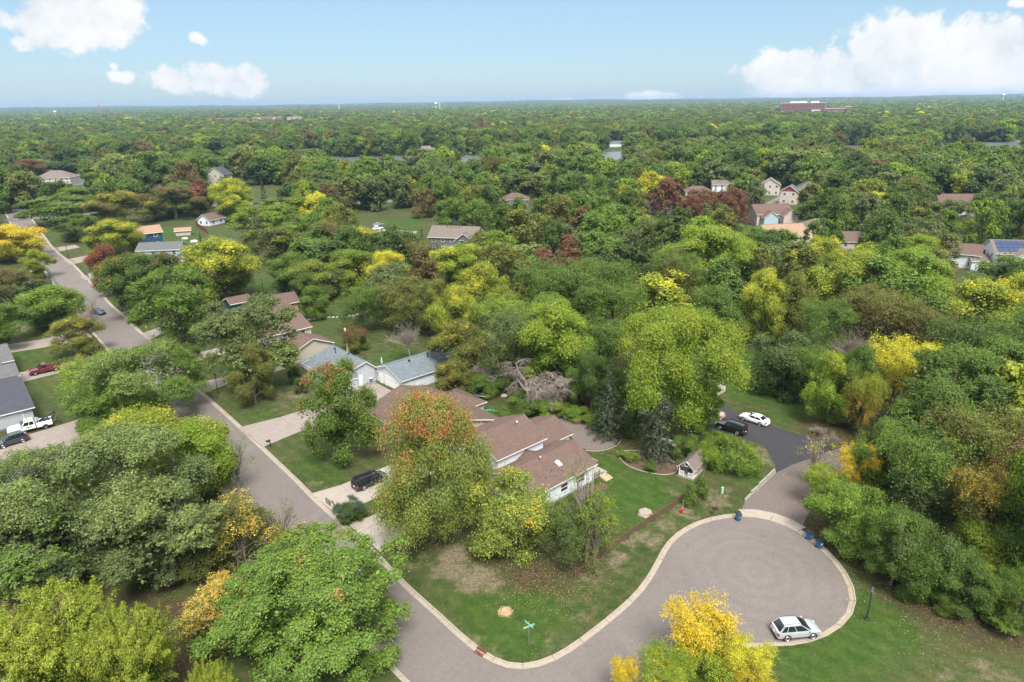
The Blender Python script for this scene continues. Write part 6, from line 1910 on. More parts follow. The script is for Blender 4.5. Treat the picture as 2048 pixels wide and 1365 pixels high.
def car(name, label, kind, col, p, heading, z=ROAD_Z, rails=False, cat='car'):
    """heading: degrees, the way the nose points"""
    S = SPECS[kind]
    L, W = S['L'], S['W']
    hw = W / 2
    root = empty(name, (p[0], p[1], z), math.radians(heading))
    tag(root, label, cat)
    xs = lambda f: (f - .5) * L
    # body
    prof = S['top']
    def top(f):
        for (a, b), (c, d) in zip(prof, prof[1:]):
            if a <= f <= c: return b + (d - b) * (f - a) / (c - a)
        return prof[-1][1]
    sts = []
    for f in [0, .008, .02, .05, .1, .16, .25, .35, .5, .62, .70, .76, .82, .88, .93, .965, .985, 1.0]:
        w = hw * (1 - .26 * max(0, (f - .88) / .12) ** 2 - .14 * max(0, (.10 - f) / .10) ** 2)
        zt = top(f)
        zb = S['zb'] + (.10 * max(0, (f - .95) / .05) + .10 * max(0, (.04 - f) / .04))
        zs = min(zt - .04, (S['zb'] + .62))
        sts.append((xs(f), [(0, zb), (w * .86, zb), (w * .965, zb + .10), (w, zb + .28), (w * .985, zs), (w * .93, zt - .035), (w * .78, zt), (0, zt + .03)]))
    mb = MB(); loft(mb, sts)
    body = mb.build('body', col, root, smooth=38)
    # cabin
    rb, rr, fr, fb = [xs(q) for q in S['gh']]
    zbt, zr = top(.5) - .02, S['roof']
    wb, wr_ = hw * .92, hw * .70
    def cab(w, x, zc):  # section ring
        return (x, [(0, zbt - .05), (w, zbt - .05), (w, zc), (w * .82, zc + .035), (0, zc + .055)])
    mb = MB()
    # greenhouse as lofted roof arc
    N = 9
    V = []
    for i in range(N + 1):
        t_ = i / N
        xb = rb + (fb - rb) * t_
        xt = rr + (fr - rr) * t_
        crown_ = .045 * (1 - (2 * t_ - 1) ** 2)
        zt = zr - .045 + crown_ - (.02 if i in (0, N) else 0)
        V.append([(xb, wb, zbt - .04), (xt, wr_, zt - .05), (xt, wr_ * .86, zt), (xt, 0, zt + .02)])
    k0 = 0
    for row in V:
        mb.v += row + [(x, -y, q) for x, y, q in row[::-1][1:]]
    m = 7
    for i in range(N):
        for j in range(m - 1):
            a = i * m + j
            mb.f.append((a, a + 1, a + m + 1, a + m)); mb.mi.append(0)
    mb.f.append(tuple(range(m))[::-1]); mb.mi.append(0)
    mb.f.append(tuple(N * m + j for j in range(m))); mb.mi.append(0)
    mb.build('cabin', col, root, smooth=30)
    # glass, a little proud of the cabin
    def lerp(a, b, t): return tuple(a[i] + (b[i] - a[i]) * t for i in range(3))
    def glass(nm, A, B, C_, D_, off):
        mb = MB(); o = Vector(off)
        mb.add([Vector(q) + o for q in (A, B, C_, D_)] + [Vector(q) - o for q in (A, B, C_, D_)], [(0, 1, 2, 3), (0, 4, 5, 1), (1, 5, 6, 2), (2, 6, 7, 3), (3, 7, 4, 0)])
        return mb.build(nm, M_CGLASS, root)
    def inset(b0, b1, t1, t0, e0, e1, lo=.08, hi=.90):
        """b0-b1 base edge, t0-t1 roof edge"""
        A = lerp(lerp(b0, b1, e0), lerp(t0, t1, e0), lo); B = lerp(lerp(b0, b1, 1 - e1), lerp(t0, t1, 1 - e1), lo)
        C_ = lerp(lerp(b0, b1, 1 - e1), lerp(t0, t1, 1 - e1), hi); D_ = lerp(lerp(b0, b1, e0), lerp(t0, t1, e0), hi)
        return A, B, C_, D_
    zt = zr - .10
    glass('windscreen', *inset((fb, -wb, zbt), (fb, wb, zbt), (fr, wr_, zt), (fr, -wr_, zt), .05, .05, .03, .98), (.014, 0, .010))
    glass('rear_window', *inset((rb, wb, zbt), (rb, -wb, zbt), (rr, -wr_, zt), (rr, wr_, zt), .08, .08, .12, .95), (-.014, 0, .010))
    for sgn in (-1, 1):
        b0, b1 = (rb, sgn * wb, zbt), (fb, sgn * wb, zbt)
        t0, t1 = (rr, sgn * wr_, zt), (fr, sgn * wr_, zt)
        segs = [(.05, .22), (.25, .53), (.56, .93)] if kind in ('suv', 'boxy', 'van') else [(.10, .50), (.53, .92)]
        for a, b in segs:
            q = inset(b0, b1, t1, t0, a, 1 - b, .10, .90)
            if sgn > 0: q = (q[1], q[0], q[3], q[2])
            glass('side_window', *q, (0, sgn * .012, .004))
    # wheels
    for ax in (S['af'], S['ar']):
        for sgn in (-1, 1):
            x, y, r = xs(ax), sgn * (hw - .10), S['wr']
            wl = MB(); wl.tube([(x, y - .115, r), (x, y - .10, r), (x, y + .10, r), (x, y + .115, r)], [r * .9, r, r, r * .9], 18)
            w_ = wl.build('wheel', M_TYRE, root, smooth=40)
            rm = MB(); yo = y + sgn * .118
            rm.tube([(x, yo - .01, r), (x, yo + .01, r)], r * .28, 8)
            for q in range(5):
                a = q * 1.2566
                rm.bar((x, yo, r), (x + math.cos(a) * r * .64, yo, r + math.sin(a) * r * .64), .02, .075)
            rm.tube([(x + math.cos(a) * r * .66, yo, r + math.sin(a) * r * .66) for a in [i * .5236 for i in range(13)]], .028, 4, cap=False)
            rm.build('rim', M_RIM, w_)
            ar = MB(); pts = [(x + math.cos(a) * r * 1.20, r + math.sin(a) * r * 1.20) for a in [math.pi * i / 12 for i in range(13)]]
            pts = [(x + r * 1.2, .22)] + pts + [(x - r * 1.2, .22)]
            yy = sgn * (hw * .985 + .012)
            ar.add([(a, yy, b) for a, b in pts] + [(a, yy - sgn * .22, b) for a, b in pts], [tuple(range(len(pts))) if sgn < 0 else tuple(range(len(pts)))[::-1]] + [(i, i + 1, i + 1 + len(pts), i + len(pts)) for i in range(len(pts) - 1)])
            ar.build('wheel_arch', M_BLK, root)
    for sgn in (-1, 1):
        y = sgn * hw * .66
        mb = MB(); mb.box(xs(.955), xs(.99), y - .17, y + .17, top(.95) - .22, top(.95) - .07, .02); mb.build('headlight', M_HEAD, root)
        mb = MB(); zt_ = top(.03) - .16; mb.box(xs(-.001), xs(.03), sgn * hw * .84 - .12, sgn * hw * .84 + .12, zt_ - .14, zt_ + .13, .01); mb.build('tail_light', M_RED, root)
        mb = MB(); xm = fb - .22; mb.box(xm - .09, xm + .06, min(sgn * hw * .93, sgn * (hw + .17)), max(sgn * hw * .93, sgn * (hw + .17)), zbt + .02, zbt + .17, .02); mb.build('mirror', col, root)
        for dx in (.34, .56):
            mb = MB(); mb.box(xs(dx), xs(dx) + .18, min(sgn * hw, sgn * (hw + .025)), max(sgn * hw, sgn * (hw + .025)), S['zb'] + .52, S['zb'] + .56); mb.build('door_handle', col, root)
        if rails:
            mb = MB(); mb.tube([(rr + .15, sgn * wr_ * .88, zr - .03), (rr + .25, sgn * wr_ * .88, zr + .05), (fr - .25, sgn * wr_ * .88, zr + .05), (fr - .12, sgn * wr_ * .88, zr - .03)], .022, 5); mb.build('roof_rail', M_BLK, root)
    mb = MB(); mb.box(xs(.975), xs(1.004), -hw * .45, hw * .45, .42, .60, .01); mb.build('grille', M_BLK, root)
    mb = MB(); mb.box(xs(-.006), xs(.012), -hw * .82, hw * .82, .26, .42, .01); mb.build('rear_bumper', M_BLK if kind in ('suv',) else col, root)
    mb = MB(); mb.box(xs(-.008), xs(0), -.16, .16, .62, .72); mb.build('number_plate', M_PALE, root)
    return root

P_SILVER = paint('silver_paint', (0.56, 0.58, 0.61), .45); P_BLACK = paint('black_paint', (0.012, 0.012, 0.014), .2); P_WHITE = paint('white_paint', (0.78, 0.79, 0.80), 0, .3)
P_GOLD = paint('champagne_paint', (0.50, 0.41, 0.35), .35); P_ICE = paint('ice_blue_paint', (0.30, 0.38, 0.45), .4); P_NAVY = paint('navy_paint', (0.025, 0.04, 0.10), .4); P_MAROON = paint('maroon_paint', (0.17, 0.018, 0.030), .3); P_CHAR = paint('charcoal_paint', (0.05, 0.06, 0.065), .4)
def head_from(a, b):
    A, B = at(*a), at(*b); return math.degrees(math.atan2(B.y - A.y, B.x - A.x))
c_ = at(1590, 1268, ROAD_Z)
car('silver_suv', 'silver compact car with roof rails parked at the kerb of the turning circle', 'suv', P_SILVER, c_, head_from((1553, 1277), (1632, 1270)), rails=True)
car('black_suv', 'boxy black car with roof rails on the black asphalt court', 'boxy', P_BLACK, at(1462, 862), head_from((1496, 868), (1436, 848)), z=.013, rails=True)
car('white_sedan', 'white four door car on the black asphalt court beside the mown lawn', 'sedan', P_WHITE, at(1508, 844), head_from((1538, 850), (1482, 832)), z=.013)
car('champagne_sedan', 'champagne coloured older car at the top of the black asphalt court', 'oldsedan', P_GOLD, at(1420, 830), head_from((1443, 836), (1400, 820)), z=.013)
car('ice_blue_sedan', 'ice blue car half hidden under the yellow green oak', 'oldsedan', P_ICE, at(1398, 840), head_from((1420, 846), (1375, 828)), z=.013)
car('black_minivan', 'black minivan on the driveway beside the red topped maple', 'van', P_BLACK, at(741, 968), head_from((712, 975), (770, 950)), z=.02, rails=True)
car('blue_sedan', 'dark blue car parked on the street far up the road', 'sedan', P_NAVY, at(197, 628, ROAD_Z), head_from((181, 623), (213, 630)), z=ROAD_Z)
car('dark_car', 'dark grey car at the left edge in front of the tow truck', 'suv', P_CHAR, at(25, 888), head_from((62, 878), (-5, 898)), z=.012)
car('white_car', 'white car parked beside the open lawn in the central clearing', 'suv', P_WHITE, at(756, 460), 40, z=.02)
car('blue_car', 'blue car next to the white one in the central clearing', 'sedan', P_ICE, at(757, 452), 35, z=.02)
car('white_car', 'white vehicle partly hidden left of the cream gabled house street', 'van', P_WHITE, at(566, 362), 10, z=.02)
car('white_car', 'pale car in the gap of the right hand woods', 'sedan', P_WHITE, at(1823, 370), 20, z=.02)
car('dark_car', 'dark car on the back street right of the yellow maple', 'sedan', P_CHAR, at(516, 409), 5, z=.02)

def pickup(name, label, col, p, heading, z, tow=False):
    L, hw = (6.3, 1.02) if tow else (5.5, .93)
    root = empty(name, (p[0], p[1], z), math.radians(heading)); tag(root, label, 'truck')
    X = lambda f: (f - .5) * L
    lift = .12 if tow else 0.0
    # cab body and hood
    c0 = .42 if not tow else .40
    sts = []
    for f, w, zt in [(c0, .97, 1.10), (.50, 1, 1.12), (.70, 1, 1.14), (.72, 1, 1.16), (.86, .98, 1.14), (.95, .94, 1.08), (.985, .88, .95), (1, .80, .62)]:
        w *= hw; zb = .42 + lift; zt += lift
        sts.append((X(f), [(0, zb), (w * .9, zb), (w, zb + .12), (w, zb + .4), (w * .98, zt - .1), (w * .94, zt - .03), (w * .7, zt + .01), (0, zt + .04)]))
    mb = MB(); loft(mb, sts); mb.build('body', col, root, smooth=38)
    zr = 1.86 + lift; zbt = 1.10 + lift; wb, wt = hw * .94, hw * .76
    rb, rr, fr, fb = X(c0 + .004), X(c0 + .02), X(.62 if tow else .585), X(.715)
    V = [(rb, wb, zbt), (fb, wb, zbt), (fb, -wb, zbt), (rb, -wb, zbt), (rr, wt, zr - .06), (fr, wt, zr - .06), (fr, -wt, zr - .06), (rr, -wt, zr - .06), (rr + .06, wt * .85, zr), (fr - .08, wt * .85, zr), (fr - .08, -wt * .85, zr), (rr + .06, -wt * .85, zr)]
    mb = MB(); mb.add(V, [(0, 1, 5, 4), (1, 2, 6, 5), (2, 3, 7, 6), (3, 0, 4, 7), (4, 5, 9, 8), (5, 6, 10, 9), (6, 7, 11, 10), (7, 4, 8, 11), (8, 9, 10, 11)]); mb.build('cabin', col, root, smooth=25)
    def pl(nm, q, off, m=M_CGLASS):
        mb = MB(); o = Vector(off); mb.add([Vector(a) + o for a in q] + [Vector(a) - o for a in q], [(0, 1, 2, 3), (0, 4, 5, 1), (1, 5, 6, 2), (2, 6, 7, 3), (3, 7, 4, 0)]); return mb.build(nm, m, root)
    L3 = lambda a, b, t: Vector(a).lerp(Vector(b), t)
    pl('windscreen', [L3(V[2], V[6], .06), L3(V[1], V[5], .06), L3(V[5], V[1], .06), L3(V[6], V[2], .06)], (.02, 0, .012))
    pl('rear_window', [L3(V[0], V[4], .25), L3(V[3], V[7], .25), L3(V[7], V[3], .15), L3(V[4], V[0], .15)], (-.015, 0, 0))
    for s in (-1, 1):
        a, b, c, d = [Vector((x, s * y, q)) for x, y, q in (V[0], V[1], V[5], V[4])]
        segs = [(.06, .42), (.46, .90)] if tow else [(.12, .84)]
        for u, v in segs:
            q = [a.lerp(b, u).lerp(d.lerp(c, u), .1), a.lerp(b, v).lerp(d.lerp(c, v), .1), a.lerp(b, v).lerp(d.lerp(c, v), .88), a.lerp(b, u).lerp(d.lerp(c, u), .88)]
            if s > 0: q = q[::-1]
            pl('side_window', q, (0, s * .014, 0))
        mb = MB(); xm = X(.70); mb.box(xm - .08, xm + .05, min(s * hw, s * (hw + .26)), max(s * hw, s * (hw + .26)), 1.15 + lift, 1.4 + lift, .02); mb.build('mirror', M_BLK, root)
        mb = MB(); mb.box(X(.955), X(.993), s * hw * .7 - .16, s * hw * .7 + .16, .82 + lift, 1.0 + lift, .02); mb.build('headlight', M_HEAD, root)
    if not tow:
        # open bed: floor, two sides, tailgate, front wall
        for nm, bx in (('bed_floor', (X(.0) + .04, X(c0) - .02, -hw * .9, hw * .9, .62, .68)), ('bed_side', (X(0), X(c0) - .01, hw * .86, hw, .50, 1.14)), ('bed_side', (X(0), X(c0) - .01, -hw, -hw * .86, .50, 1.14)), ('tailgate', (X(0) - .03, X(0) + .04, -hw * .86, hw * .86, .55, 1.12)), ('bed_front', (X(c0) - .08, X(c0) - .015, -hw * .86, hw * .86, .6, 1.12))):
            mb = MB(); mb.box(*bx); mb.build(nm, col if nm != 'bed_floor' else M_BLK, root)
        for s in (-1, 1):
            mb = MB(); mb.box(X(0) - .02, X(0) + .06, s * hw * .93 - .06, s * hw * .93 + .06, .75, 1.05); mb.build('tail_light', M_RED, root)
    else:
        # white service body with a black wheel lift boom
        mb = MB()
        for s in (-1, 1):
            mb.box(X(.03), X(c0) - .14, min(s * hw * .62, s * hw * 1.04), max(s * hw * .62, s * hw * 1.04), .62, 1.28)
        mb.box(X(.03), X(c0) - .14, -hw * .62, hw * .62, .8, .95)
        mb.build('service_body', col, root)
        mb = MB(); mb.box(X(c0) - .34, X(c0) - .18, -hw * .95, hw * .95, 1.0, 1.75); mb.box(X(c0) - .6, X(c0) - .34, -.3, .3, .95, 1.9); mb.build('headboard', M_GALV, root)
        mb = MB(); mb.bar((X(c0) - .5, -.12, 1.25), (X(0) - .55, -.12, 2.25), .22, .2); mb.bar((X(c0) - .7, .3, 1.1), (X(.08), .3, 1.75), .14); mb.bar((X(.02), 0, .9), (X(0) - .55, 0, 2.2), .14); mb.build('boom', M_BLK, root)
        mb = MB(); mb.bar((X(0) - .15, 0, .5), (X(0) - .75, 0, .75), .2); mb.bar((X(0) - .75, -.9, .8), (X(0) - .75, .9, .8), .16); mb.bar((X(0) - .75, -.85, .8), (X(0) - .4, -.85, .8), .12); mb.bar((X(0) - .75, .85, .8), (X(0) - .4, .85, .8), .12); mb.build('wheel_lift', M_BLK, root)
        mb = MB(); mb.box(X(.06), X(.3), -.45, .45, .95, 1.25); mb.cyl(X(.2), 0, 1.2, 1.45, .22, n=10); mb.build('winch', M_BLK, root)
        for s in (-1, 1):
            mb = MB(); mb.add([(X(.47), s * (hw + .012), .95), (X(.60), s * (hw + .012), .92), (X(.62), s * (hw + .012), 1.08), (X(.55), s * (hw + .012), 1.16), (X(.48), s * (hw + .012), 1.10)], [(0, 1, 2, 3, 4) if s < 0 else (4, 3, 2, 1, 0)]); mb.build('door_emblem', plain('green_print', (.16, .22, .10), .5), root)
            mb = MB(); mb.box(X(.025), X(.045), s * hw * .85 - .1, s * hw * .85 + .1, .8, 1.1); mb.build('tail_light', M_RED, root)
        mb = MB(); mb.box(X(.52), X(.56), -hw * .55, hw * .55, zr, zr + .12); mb.build('light_bar', plain('amber', (.5, .25, .03), .3), root)
    mb = MB(); mb.box(X(.97), X(1.01), -hw * .8, hw * .8, .45 + lift, .62 + lift); mb.build('bumper', M_GALV, root)
    for ax in (.82, .19):
        for s in (-1, 1):
            r = .40; x, y = X(ax), s * (hw - .12)
            wl = MB(); wl.tube([(x, y - .14, r), (x, y - .12, r), (x, y + .12, r), (x, y + .14, r)], [r * .9, r, r, r * .9], 18); w_ = wl.build('wheel', M_TYRE, root, smooth=40)
            rm = MB(); rm.tube([(x, y + s * .13, r), (x, y + s * .15, r)], r * .52, 10); rm.build('rim', M_RIM, w_)
            ar = MB(); pts = [(x + math.cos(a) * r * 1.2, r + math.sin(a) * r * 1.2) for a in [math.pi * i / 10 for i in range(11)]]
            yy = s * (hw + (.045 if tow and ax < .5 else .01)); ar.add([(a, yy, b) for a, b in pts], [tuple(range(11)) if s < 0 else tuple(range(11))[::-1]]); ar.build('wheel_arch', M_BLK, root)
    return root
pickup('maroon_pickup', 'maroon pickup truck parked on the driveway of the left hand house', P_MAROON, loc(-36.7, 103.4), math.degrees(ANG) + 180, .02)
pickup('tow_truck', 'white tow truck with a black boom parked beside the left bungalow', P_WHITE, loc(-43.4, 74.4), math.degrees(ANG) + 176, .012, tow=True)
# ------------------------------------------------------------------ street furniture and garden things
M_BIN = plain('blue_bin', (0.015, 0.10, 0.24), .45, spec=.5, var=.08)
M_BINL = plain('black_lid', (0.018, 0.020, 0.024), .5)
def bin_(label, p, rz, logo=False, lid=M_BINL, z=None, name='wheelie_bin', body=None, group='blue wheelie bins at the kerb'):
    r = empty(name, (p[0], p[1], ROAD_Z if z is None else z), rz); tag(r, label, 'bin', group)
    mb = MB(); mb.add([(-.22, -.24, .12), (.22, -.24, .12), (.24, .24, .05), (-.24, .24, .05), (-.30, -.36, 1.0), (.30, -.36, 1.0), (.30, .34, 1.0), (-.30, .34, 1.0)], [(3, 2, 1, 0), (4, 5, 6, 7), (0, 1, 5, 4), (1, 2, 6, 5), (2, 3, 7, 6), (3, 0, 4, 7)])
    mb.box(-.32, .32, -.38, .36, .95, 1.0); mb.build('body', body or M_BIN, r)
    mb = MB(); mb.add([(-.33, -.42, 1.0), (.33, -.42, 1.0), (.33, .38, 1.0), (-.33, .38, 1.0), (-.29, -.36, 1.07), (.29, -.36, 1.07), (.31, .34, 1.13), (-.31, .34, 1.13)], [(3, 2, 1, 0), (4, 5, 6, 7), (0, 1, 5, 4), (1, 2, 6, 5), (2, 3, 7, 6), (3, 0, 4, 7)]); mb.build('lid', lid, r)
    mb = MB(); mb.bar((-.3, .42, 1.0), (.3, .42, 1.0), .04); mb.build('handle', M_BINL, r)
    for s in (-1, 1):
        mb = MB(); mb.tube([(s * .26, .26, .12), (s * .32, .26, .12)], .12, 10); mb.build('wheel', M_TYRE, r)
    mb = MB()
    if logo:
        mb.add([(-.13, -.338, .62), (.13, -.338, .62), (.09, -.345, .74), (0, -.352, .86), (-.09, -.345, .74)], [(0, 1, 2, 3, 4)])
    else:
        mb.tube([(-.10, -.338, .66), (-.04, -.335, .60), (.05, -.335, .60), (.12, -.338, .66)], .014, 4)
    mb.build('logo', M_PALE, r)
    return r
bin_('blue wheelie bin standing alone at the top of the turning circle', at(1476, 1041, ROAD_Z), math.radians(8))
bin_('blue wheelie bin beside the thicket, nearer the old drive', at(1618, 1079, ROAD_Z), math.radians(28))
bin_('blue wheelie bin with a pale triangular logo beside the thicket', at(1638, 1096, ROAD_Z), math.radians(18), True)
bin_('blue bin with white lid between the grey roofed house and garage', at(741, 766), math.radians(42), lid=M_PALE, z=.01, name='rubbish_bin', group=None)
bin_('second blue bin beside the white lidded one in the court', at(751, 761), math.radians(42), z=.01, name='rubbish_bin', group=None)

M_LAMPG = plain('lamp_glass', (0.30, 0.36, 0.36), .15, spec=.8)
M_LAMP = plain('lamp_post_paint', (0.035, 0.038, 0.036), .5, .3)
def lamp(label, p, s=1.0):
    r = empty('street_lamp', (p[0], p[1], 0)); tag(r, label, 'street lamp', 'black lantern street lamps')
    mb = MB(); mb.tube([(0, 0, -.1), (0, 0, .12), (0, 0, .16), (0, 0, .42), (0, 0, .55)], [.24, .24, .19, .15, .09], 12); mb.build('base', M_LAMP, r, smooth=30)
    mb = MB(); mb.tube([(0, 0, .5), (0, 0, 3.3 * s)], [.075, .05], 10); mb.tube([(0, 0, 1.2), (0, 0, 1.25), (0, 0, 1.3)], [.06, .095, .06], 10); mb.build('post', M_LAMP, r, smooth=60)
    z = 3.3 * s
    mb = MB(); mb.tube([(0, 0, z - .1), (0, 0, z), (0, 0, z + .06)], [.05, .12, .10], 8)
    for k in range(6):
        a = k * 1.0472; mb.bar((.10 * math.cos(a), .10 * math.sin(a), z + .05), (.21 * math.cos(a), .21 * math.sin(a), z + .50), .02)
    mb.build('lantern_frame', M_LAMP, r)
    mb = MB(); mb.tube([(0, 0, z + .05), (0, 0, z + .48)], [.095, .20], 6); mb.build('lantern_glass', M_LAMPG, r)
    mb = MB(); mb.tube([(0, 0, z + .48), (0, 0, z + .54), (0, 0, z + .68), (0, 0, z + .78)], [.25, .22, .07, .015], 8); mb.build('lantern_roof', M_LAMP, r)
    return r
lamp('black lantern street lamp on the lawn beside the turning circle', at(1733, 1239))
lamp('black lantern street lamp beside the narrow drive of the grey roofed house', at(436, 788))
lamp('black lantern street lamp at the foot of a driveway far up the street', at(137, 515))
lamp('small dark post lamp in the garden behind the light blue house', at(527, 586))

def marker(name, label, p, col, h, w, z=0):
    mb = MB(); mb.box(-w / 2, w / 2, -w * .35, w * .35, -.1, h); mb.box(-w * .55, w * .55, -w * .42, w * .42, h, h + .05)
    o = mb.build(name, col, None, (p[0], p[1], z), .3); tag(o, label, 'utility box' if w > .2 else 'marker post'); return o
M_PGREEN = plain('pale_green_paint', (0.32, 0.52, 0.38), .6)
marker('utility_pedestal', 'pale green utility pedestal on the grass above the fence', at(1444, 987), M_PGREEN, .85, .28)
marker('marker_post', 'slim white marker post on the lawn right of the lamp', at(1809, 1201), M_PALE, 1.05, .14)
M_HYD = plain('hydrant_red', (0.38, 0.03, 0.025), .5)
r = empty('fire_hydrant', at(1363, 1027)); tag(r, 'red fire hydrant with a thin marker rod by the picket fence', 'hydrant')
mb = MB(); mb.tube([(0, 0, 0), (0, 0, .05), (0, 0, .06), (0, 0, .55), (0, 0, .58), (0, 0, .70), (0, 0, .80)], [.2, .2, .13, .13, .19, .15, .04], 12); mb.build('barrel', M_HYD, r, smooth=35)
mb = MB(); mb.tube([(-.26, 0, .45), (.26, 0, .45)], .075, 8); mb.tube([(0, 0, .42), (0, -.26, .42)], .09, 8); mb.build('nozzle', M_HYD, r)
mb = MB(); mb.tube([(.12, .1, .3), (.14, .12, 1.7)], .015, 4); mb.build('marker_rod', M_PALE, r)
M_TIMB = plain('cedar_post', (0.34, 0.14, 0.07), .8, var=.3)
def mailbox(label, p, rz, double=False, post=M_TIMB, box=M_BLK):
    r = empty('mailbox', (p[0], p[1], 0), rz); tag(r, label, 'mailbox')
    mb = MB(); mb.box(-.05, .05, -.05, .05, -.2, 1.15); mb.box(-.05, .05, -.55, .12, .88, .96); mb.bar((0, 0, .55), (0, -.35, .9), .07); mb.build('post', post, r)
    for k in ((-.16, .16) if double else (0,)):
        mb = MB(); mb.prism([(k - .11, -.6), (k + .11, -.6), (k + .11, -.08), (k - .11, -.08)], .96, 1.10); mb.tube([(k, -.6, 1.10), (k, -.08, 1.10)], .11, 12); b_ = mb.build('box', box, r)
        mb = MB(); mb.box(k - .10, k + .10, -.615, -.60, .97, 1.18); mb.build('door', box, b_)
        mb = MB(); mb.box(k + .115, k + .13, -.3, -.25, 1.08, 1.3); mb.build('flag', M_HYD, b_)
    return r
mailbox('black mailbox on a cedar post at the end of the slab driveway', at(772, 1106), math.radians(-42))
mailbox('double black mailbox on a cedar post above the turning circle', at(1427, 1029), math.radians(0), True)
mailbox('black mailbox at the kerb beside the driveway of the grey roofed house', at(541, 893), math.radians(-42), False, M_BLK)
mailbox('black mailbox at the kerb right of the blue car', at(213, 586), math.radians(-42), False, M_BLK)
mailbox('black mailbox at the kerb below the orange patched maple', at(262, 634), math.radians(-42), True, M_BLK)
mailbox('black mailbox at the kerb far up the street', at(177, 556), math.radians(-42), True, M_BLK)

# street name blades
M_SIGN = plain('sign_green', (0.01, 0.33, 0.20), .4, var=.04)
M_LET = plain('sign_letters', (.75, .80, .78), .5)
pb = at(1058, 1292)
r = empty('street_sign', pb, 0); tag(r, 'green crossed street name sign on a pole at the corner lawn', 'street sign')
mb = MB(); mb.tube([(0, 0, -.2), (0, 0, 2.45)], .035, 8); mb.build('pole', M_GALV, r)
def blade(rz, z, parent):
    a = empty('blade', (0, 0, z), rz, parent); a.scale = (.82, 1, .82)
    mb = MB(); mb.box(-.75, .75, -.012, .012, -.11, .11); mb.build('plate', M_SIGN, a)
    mb = MB()
    for s in (-1, 1):
        mb.box(-.75, .75, min(s * .013, s * .018), max(s * .013, s * .018), .095, .108); mb.box(-.75, .75, min(s * .013, s * .018), max(s * .013, s * .018), -.108, -.095)
        mb.box(-.752, -.735, min(s * .013, s * .018), max(s * .013, s * .018), -.11, .11); mb.box(.735, .752, min(s * .013, s * .018), max(s * .013, s * .018), -.11, .11)
    g2 = random.Random(int(z * 100))
    x = -.58
    while x < .5:
        w = g2.uniform(.05, .08)
        for s in (-1, 1):
            mb.box(x, x + .018, min(s * .013, s * .018), max(s * .013, s * .018), -.05, .06)
            zz = g2.choice([-.05, 0, .045]); mb.box(x + .018, x + w, min(s * .013, s * .018), max(s * .013, s * .018), zz, zz + .018)
        x += w + .03
        if g2.random() < .15: x += .07
    mb.build('lettering', M_LET, a)
blade(math.radians(28), 2.35, r); blade(math.radians(-52), 2.6, r)
mb = MB(); mb.tube([(0, 0, 2.4), (0, 0, 2.5)], .05, 8); mb.build('bracket', M_GALV, r)

# basketball hoop on the kerb
pb = at(676, 1036)
r = empty('basketball_hoop', pb, ANG + math.pi); tag(r, 'portable basketball hoop leaning over the kerb between two driveways', 'basketball hoop')
mb = MB(); mb.box(-.9, .1, -.35, .35, 0, .18, .06); mb.build('base', M_BLK, r)
mb = MB(); mb.bar((-.2, 0, .1), (.5, 0, 2.7), .10); mb.bar((-.7, 0, .15), (.1, 0, 1.3), .04); mb.bar((.5, 0, 2.7), (1.05, 0, 2.95), .06); mb.bar((.42, 0, 2.4), (1.05, 0, 2.65), .06); mb.build('pole', M_BLK, r)
mb = MB()
mb.box(1.05, 1.09, -.62, .62, 2.45, 2.52); mb.box(1.05, 1.09, -.62, .62, 3.16, 3.23); mb.box(1.05, 1.09, -.62, -.55, 2.52, 3.16); mb.box(1.05, 1.09, .55, .62, 2.52, 3.16)
for k in range(5): mb.bar((1.07, -.55 + k * .275, 2.5), (1.07, -.55 + k * .275, 3.2), .03)
for k in range(3): mb.bar((1.07, -.6, 2.66 + k * .17), (1.07, .6, 2.66 + k * .17), .03)
mb.build('backboard', M_BLK, r)
mb = MB(); mb.tube([(1.32 + .22 * math.cos(a), .22 * math.sin(a), 2.6) for a in [i * .5236 for i in range(13)]], .014, 4, cap=False); mb.build('rim', plain('rim_orange', (.5, .14, .03), .5), r)
for (x, y, lab) in ((692, 1027, 'pale concrete block beside the basketball hoop'), (699, 1031, 'white rag or bag lying on the grass right of the basketball hoop')):
    mb = MB(); mb.box(-.22, .22, -.16, .16, 0, .2, .04); o = mb.build('block', M_PALE, None, at(x, y), .7); tag(o, lab, 'block')

# storm drain, manholes, painted kerb marks
def drain(p, rz, label):
    r = empty('storm_drain', (p[0], p[1], 0), rz); tag(r, label, 'drain')
    mb = MB(); mb.box(-.55, .55, -.62, -.12, -.110, -.095)
    mb.build('frame', plain('rusty_iron', (.13, .045, .03), .8, .3, var=.4), r)
    mb = MB()
    for i in range(9): mb.box(-.5 + i * .115, -.46 + i * .115, -.58, -.16, -.095, -.088)
    mb.build('grate', plain('rusty_iron', (.13, .045, .03), .8), r)
    mb = MB(); mb.box(-.6, .6, -.1, .28, -.08, .022); mb.build('hood', plain('rusty_iron', (.13, .045, .03), .8), r)
ks = kerb_line[min(range(len(kerb_line)), key=lambda i: (kerb_line[i] - at(958, 1296)).length)]
k2 = kerb_line[min(range(len(kerb_line)), key=lambda i: (kerb_line[i] - at(958, 1296)).length) + 1]
dd_ = (k2 - ks).normalized()
drain(ks + Vector((dd_.y, -dd_.x, 0)) * .12, math.atan2(dd_.y, dd_.x), 'rusty storm drain in the gutter at the corner lawn')
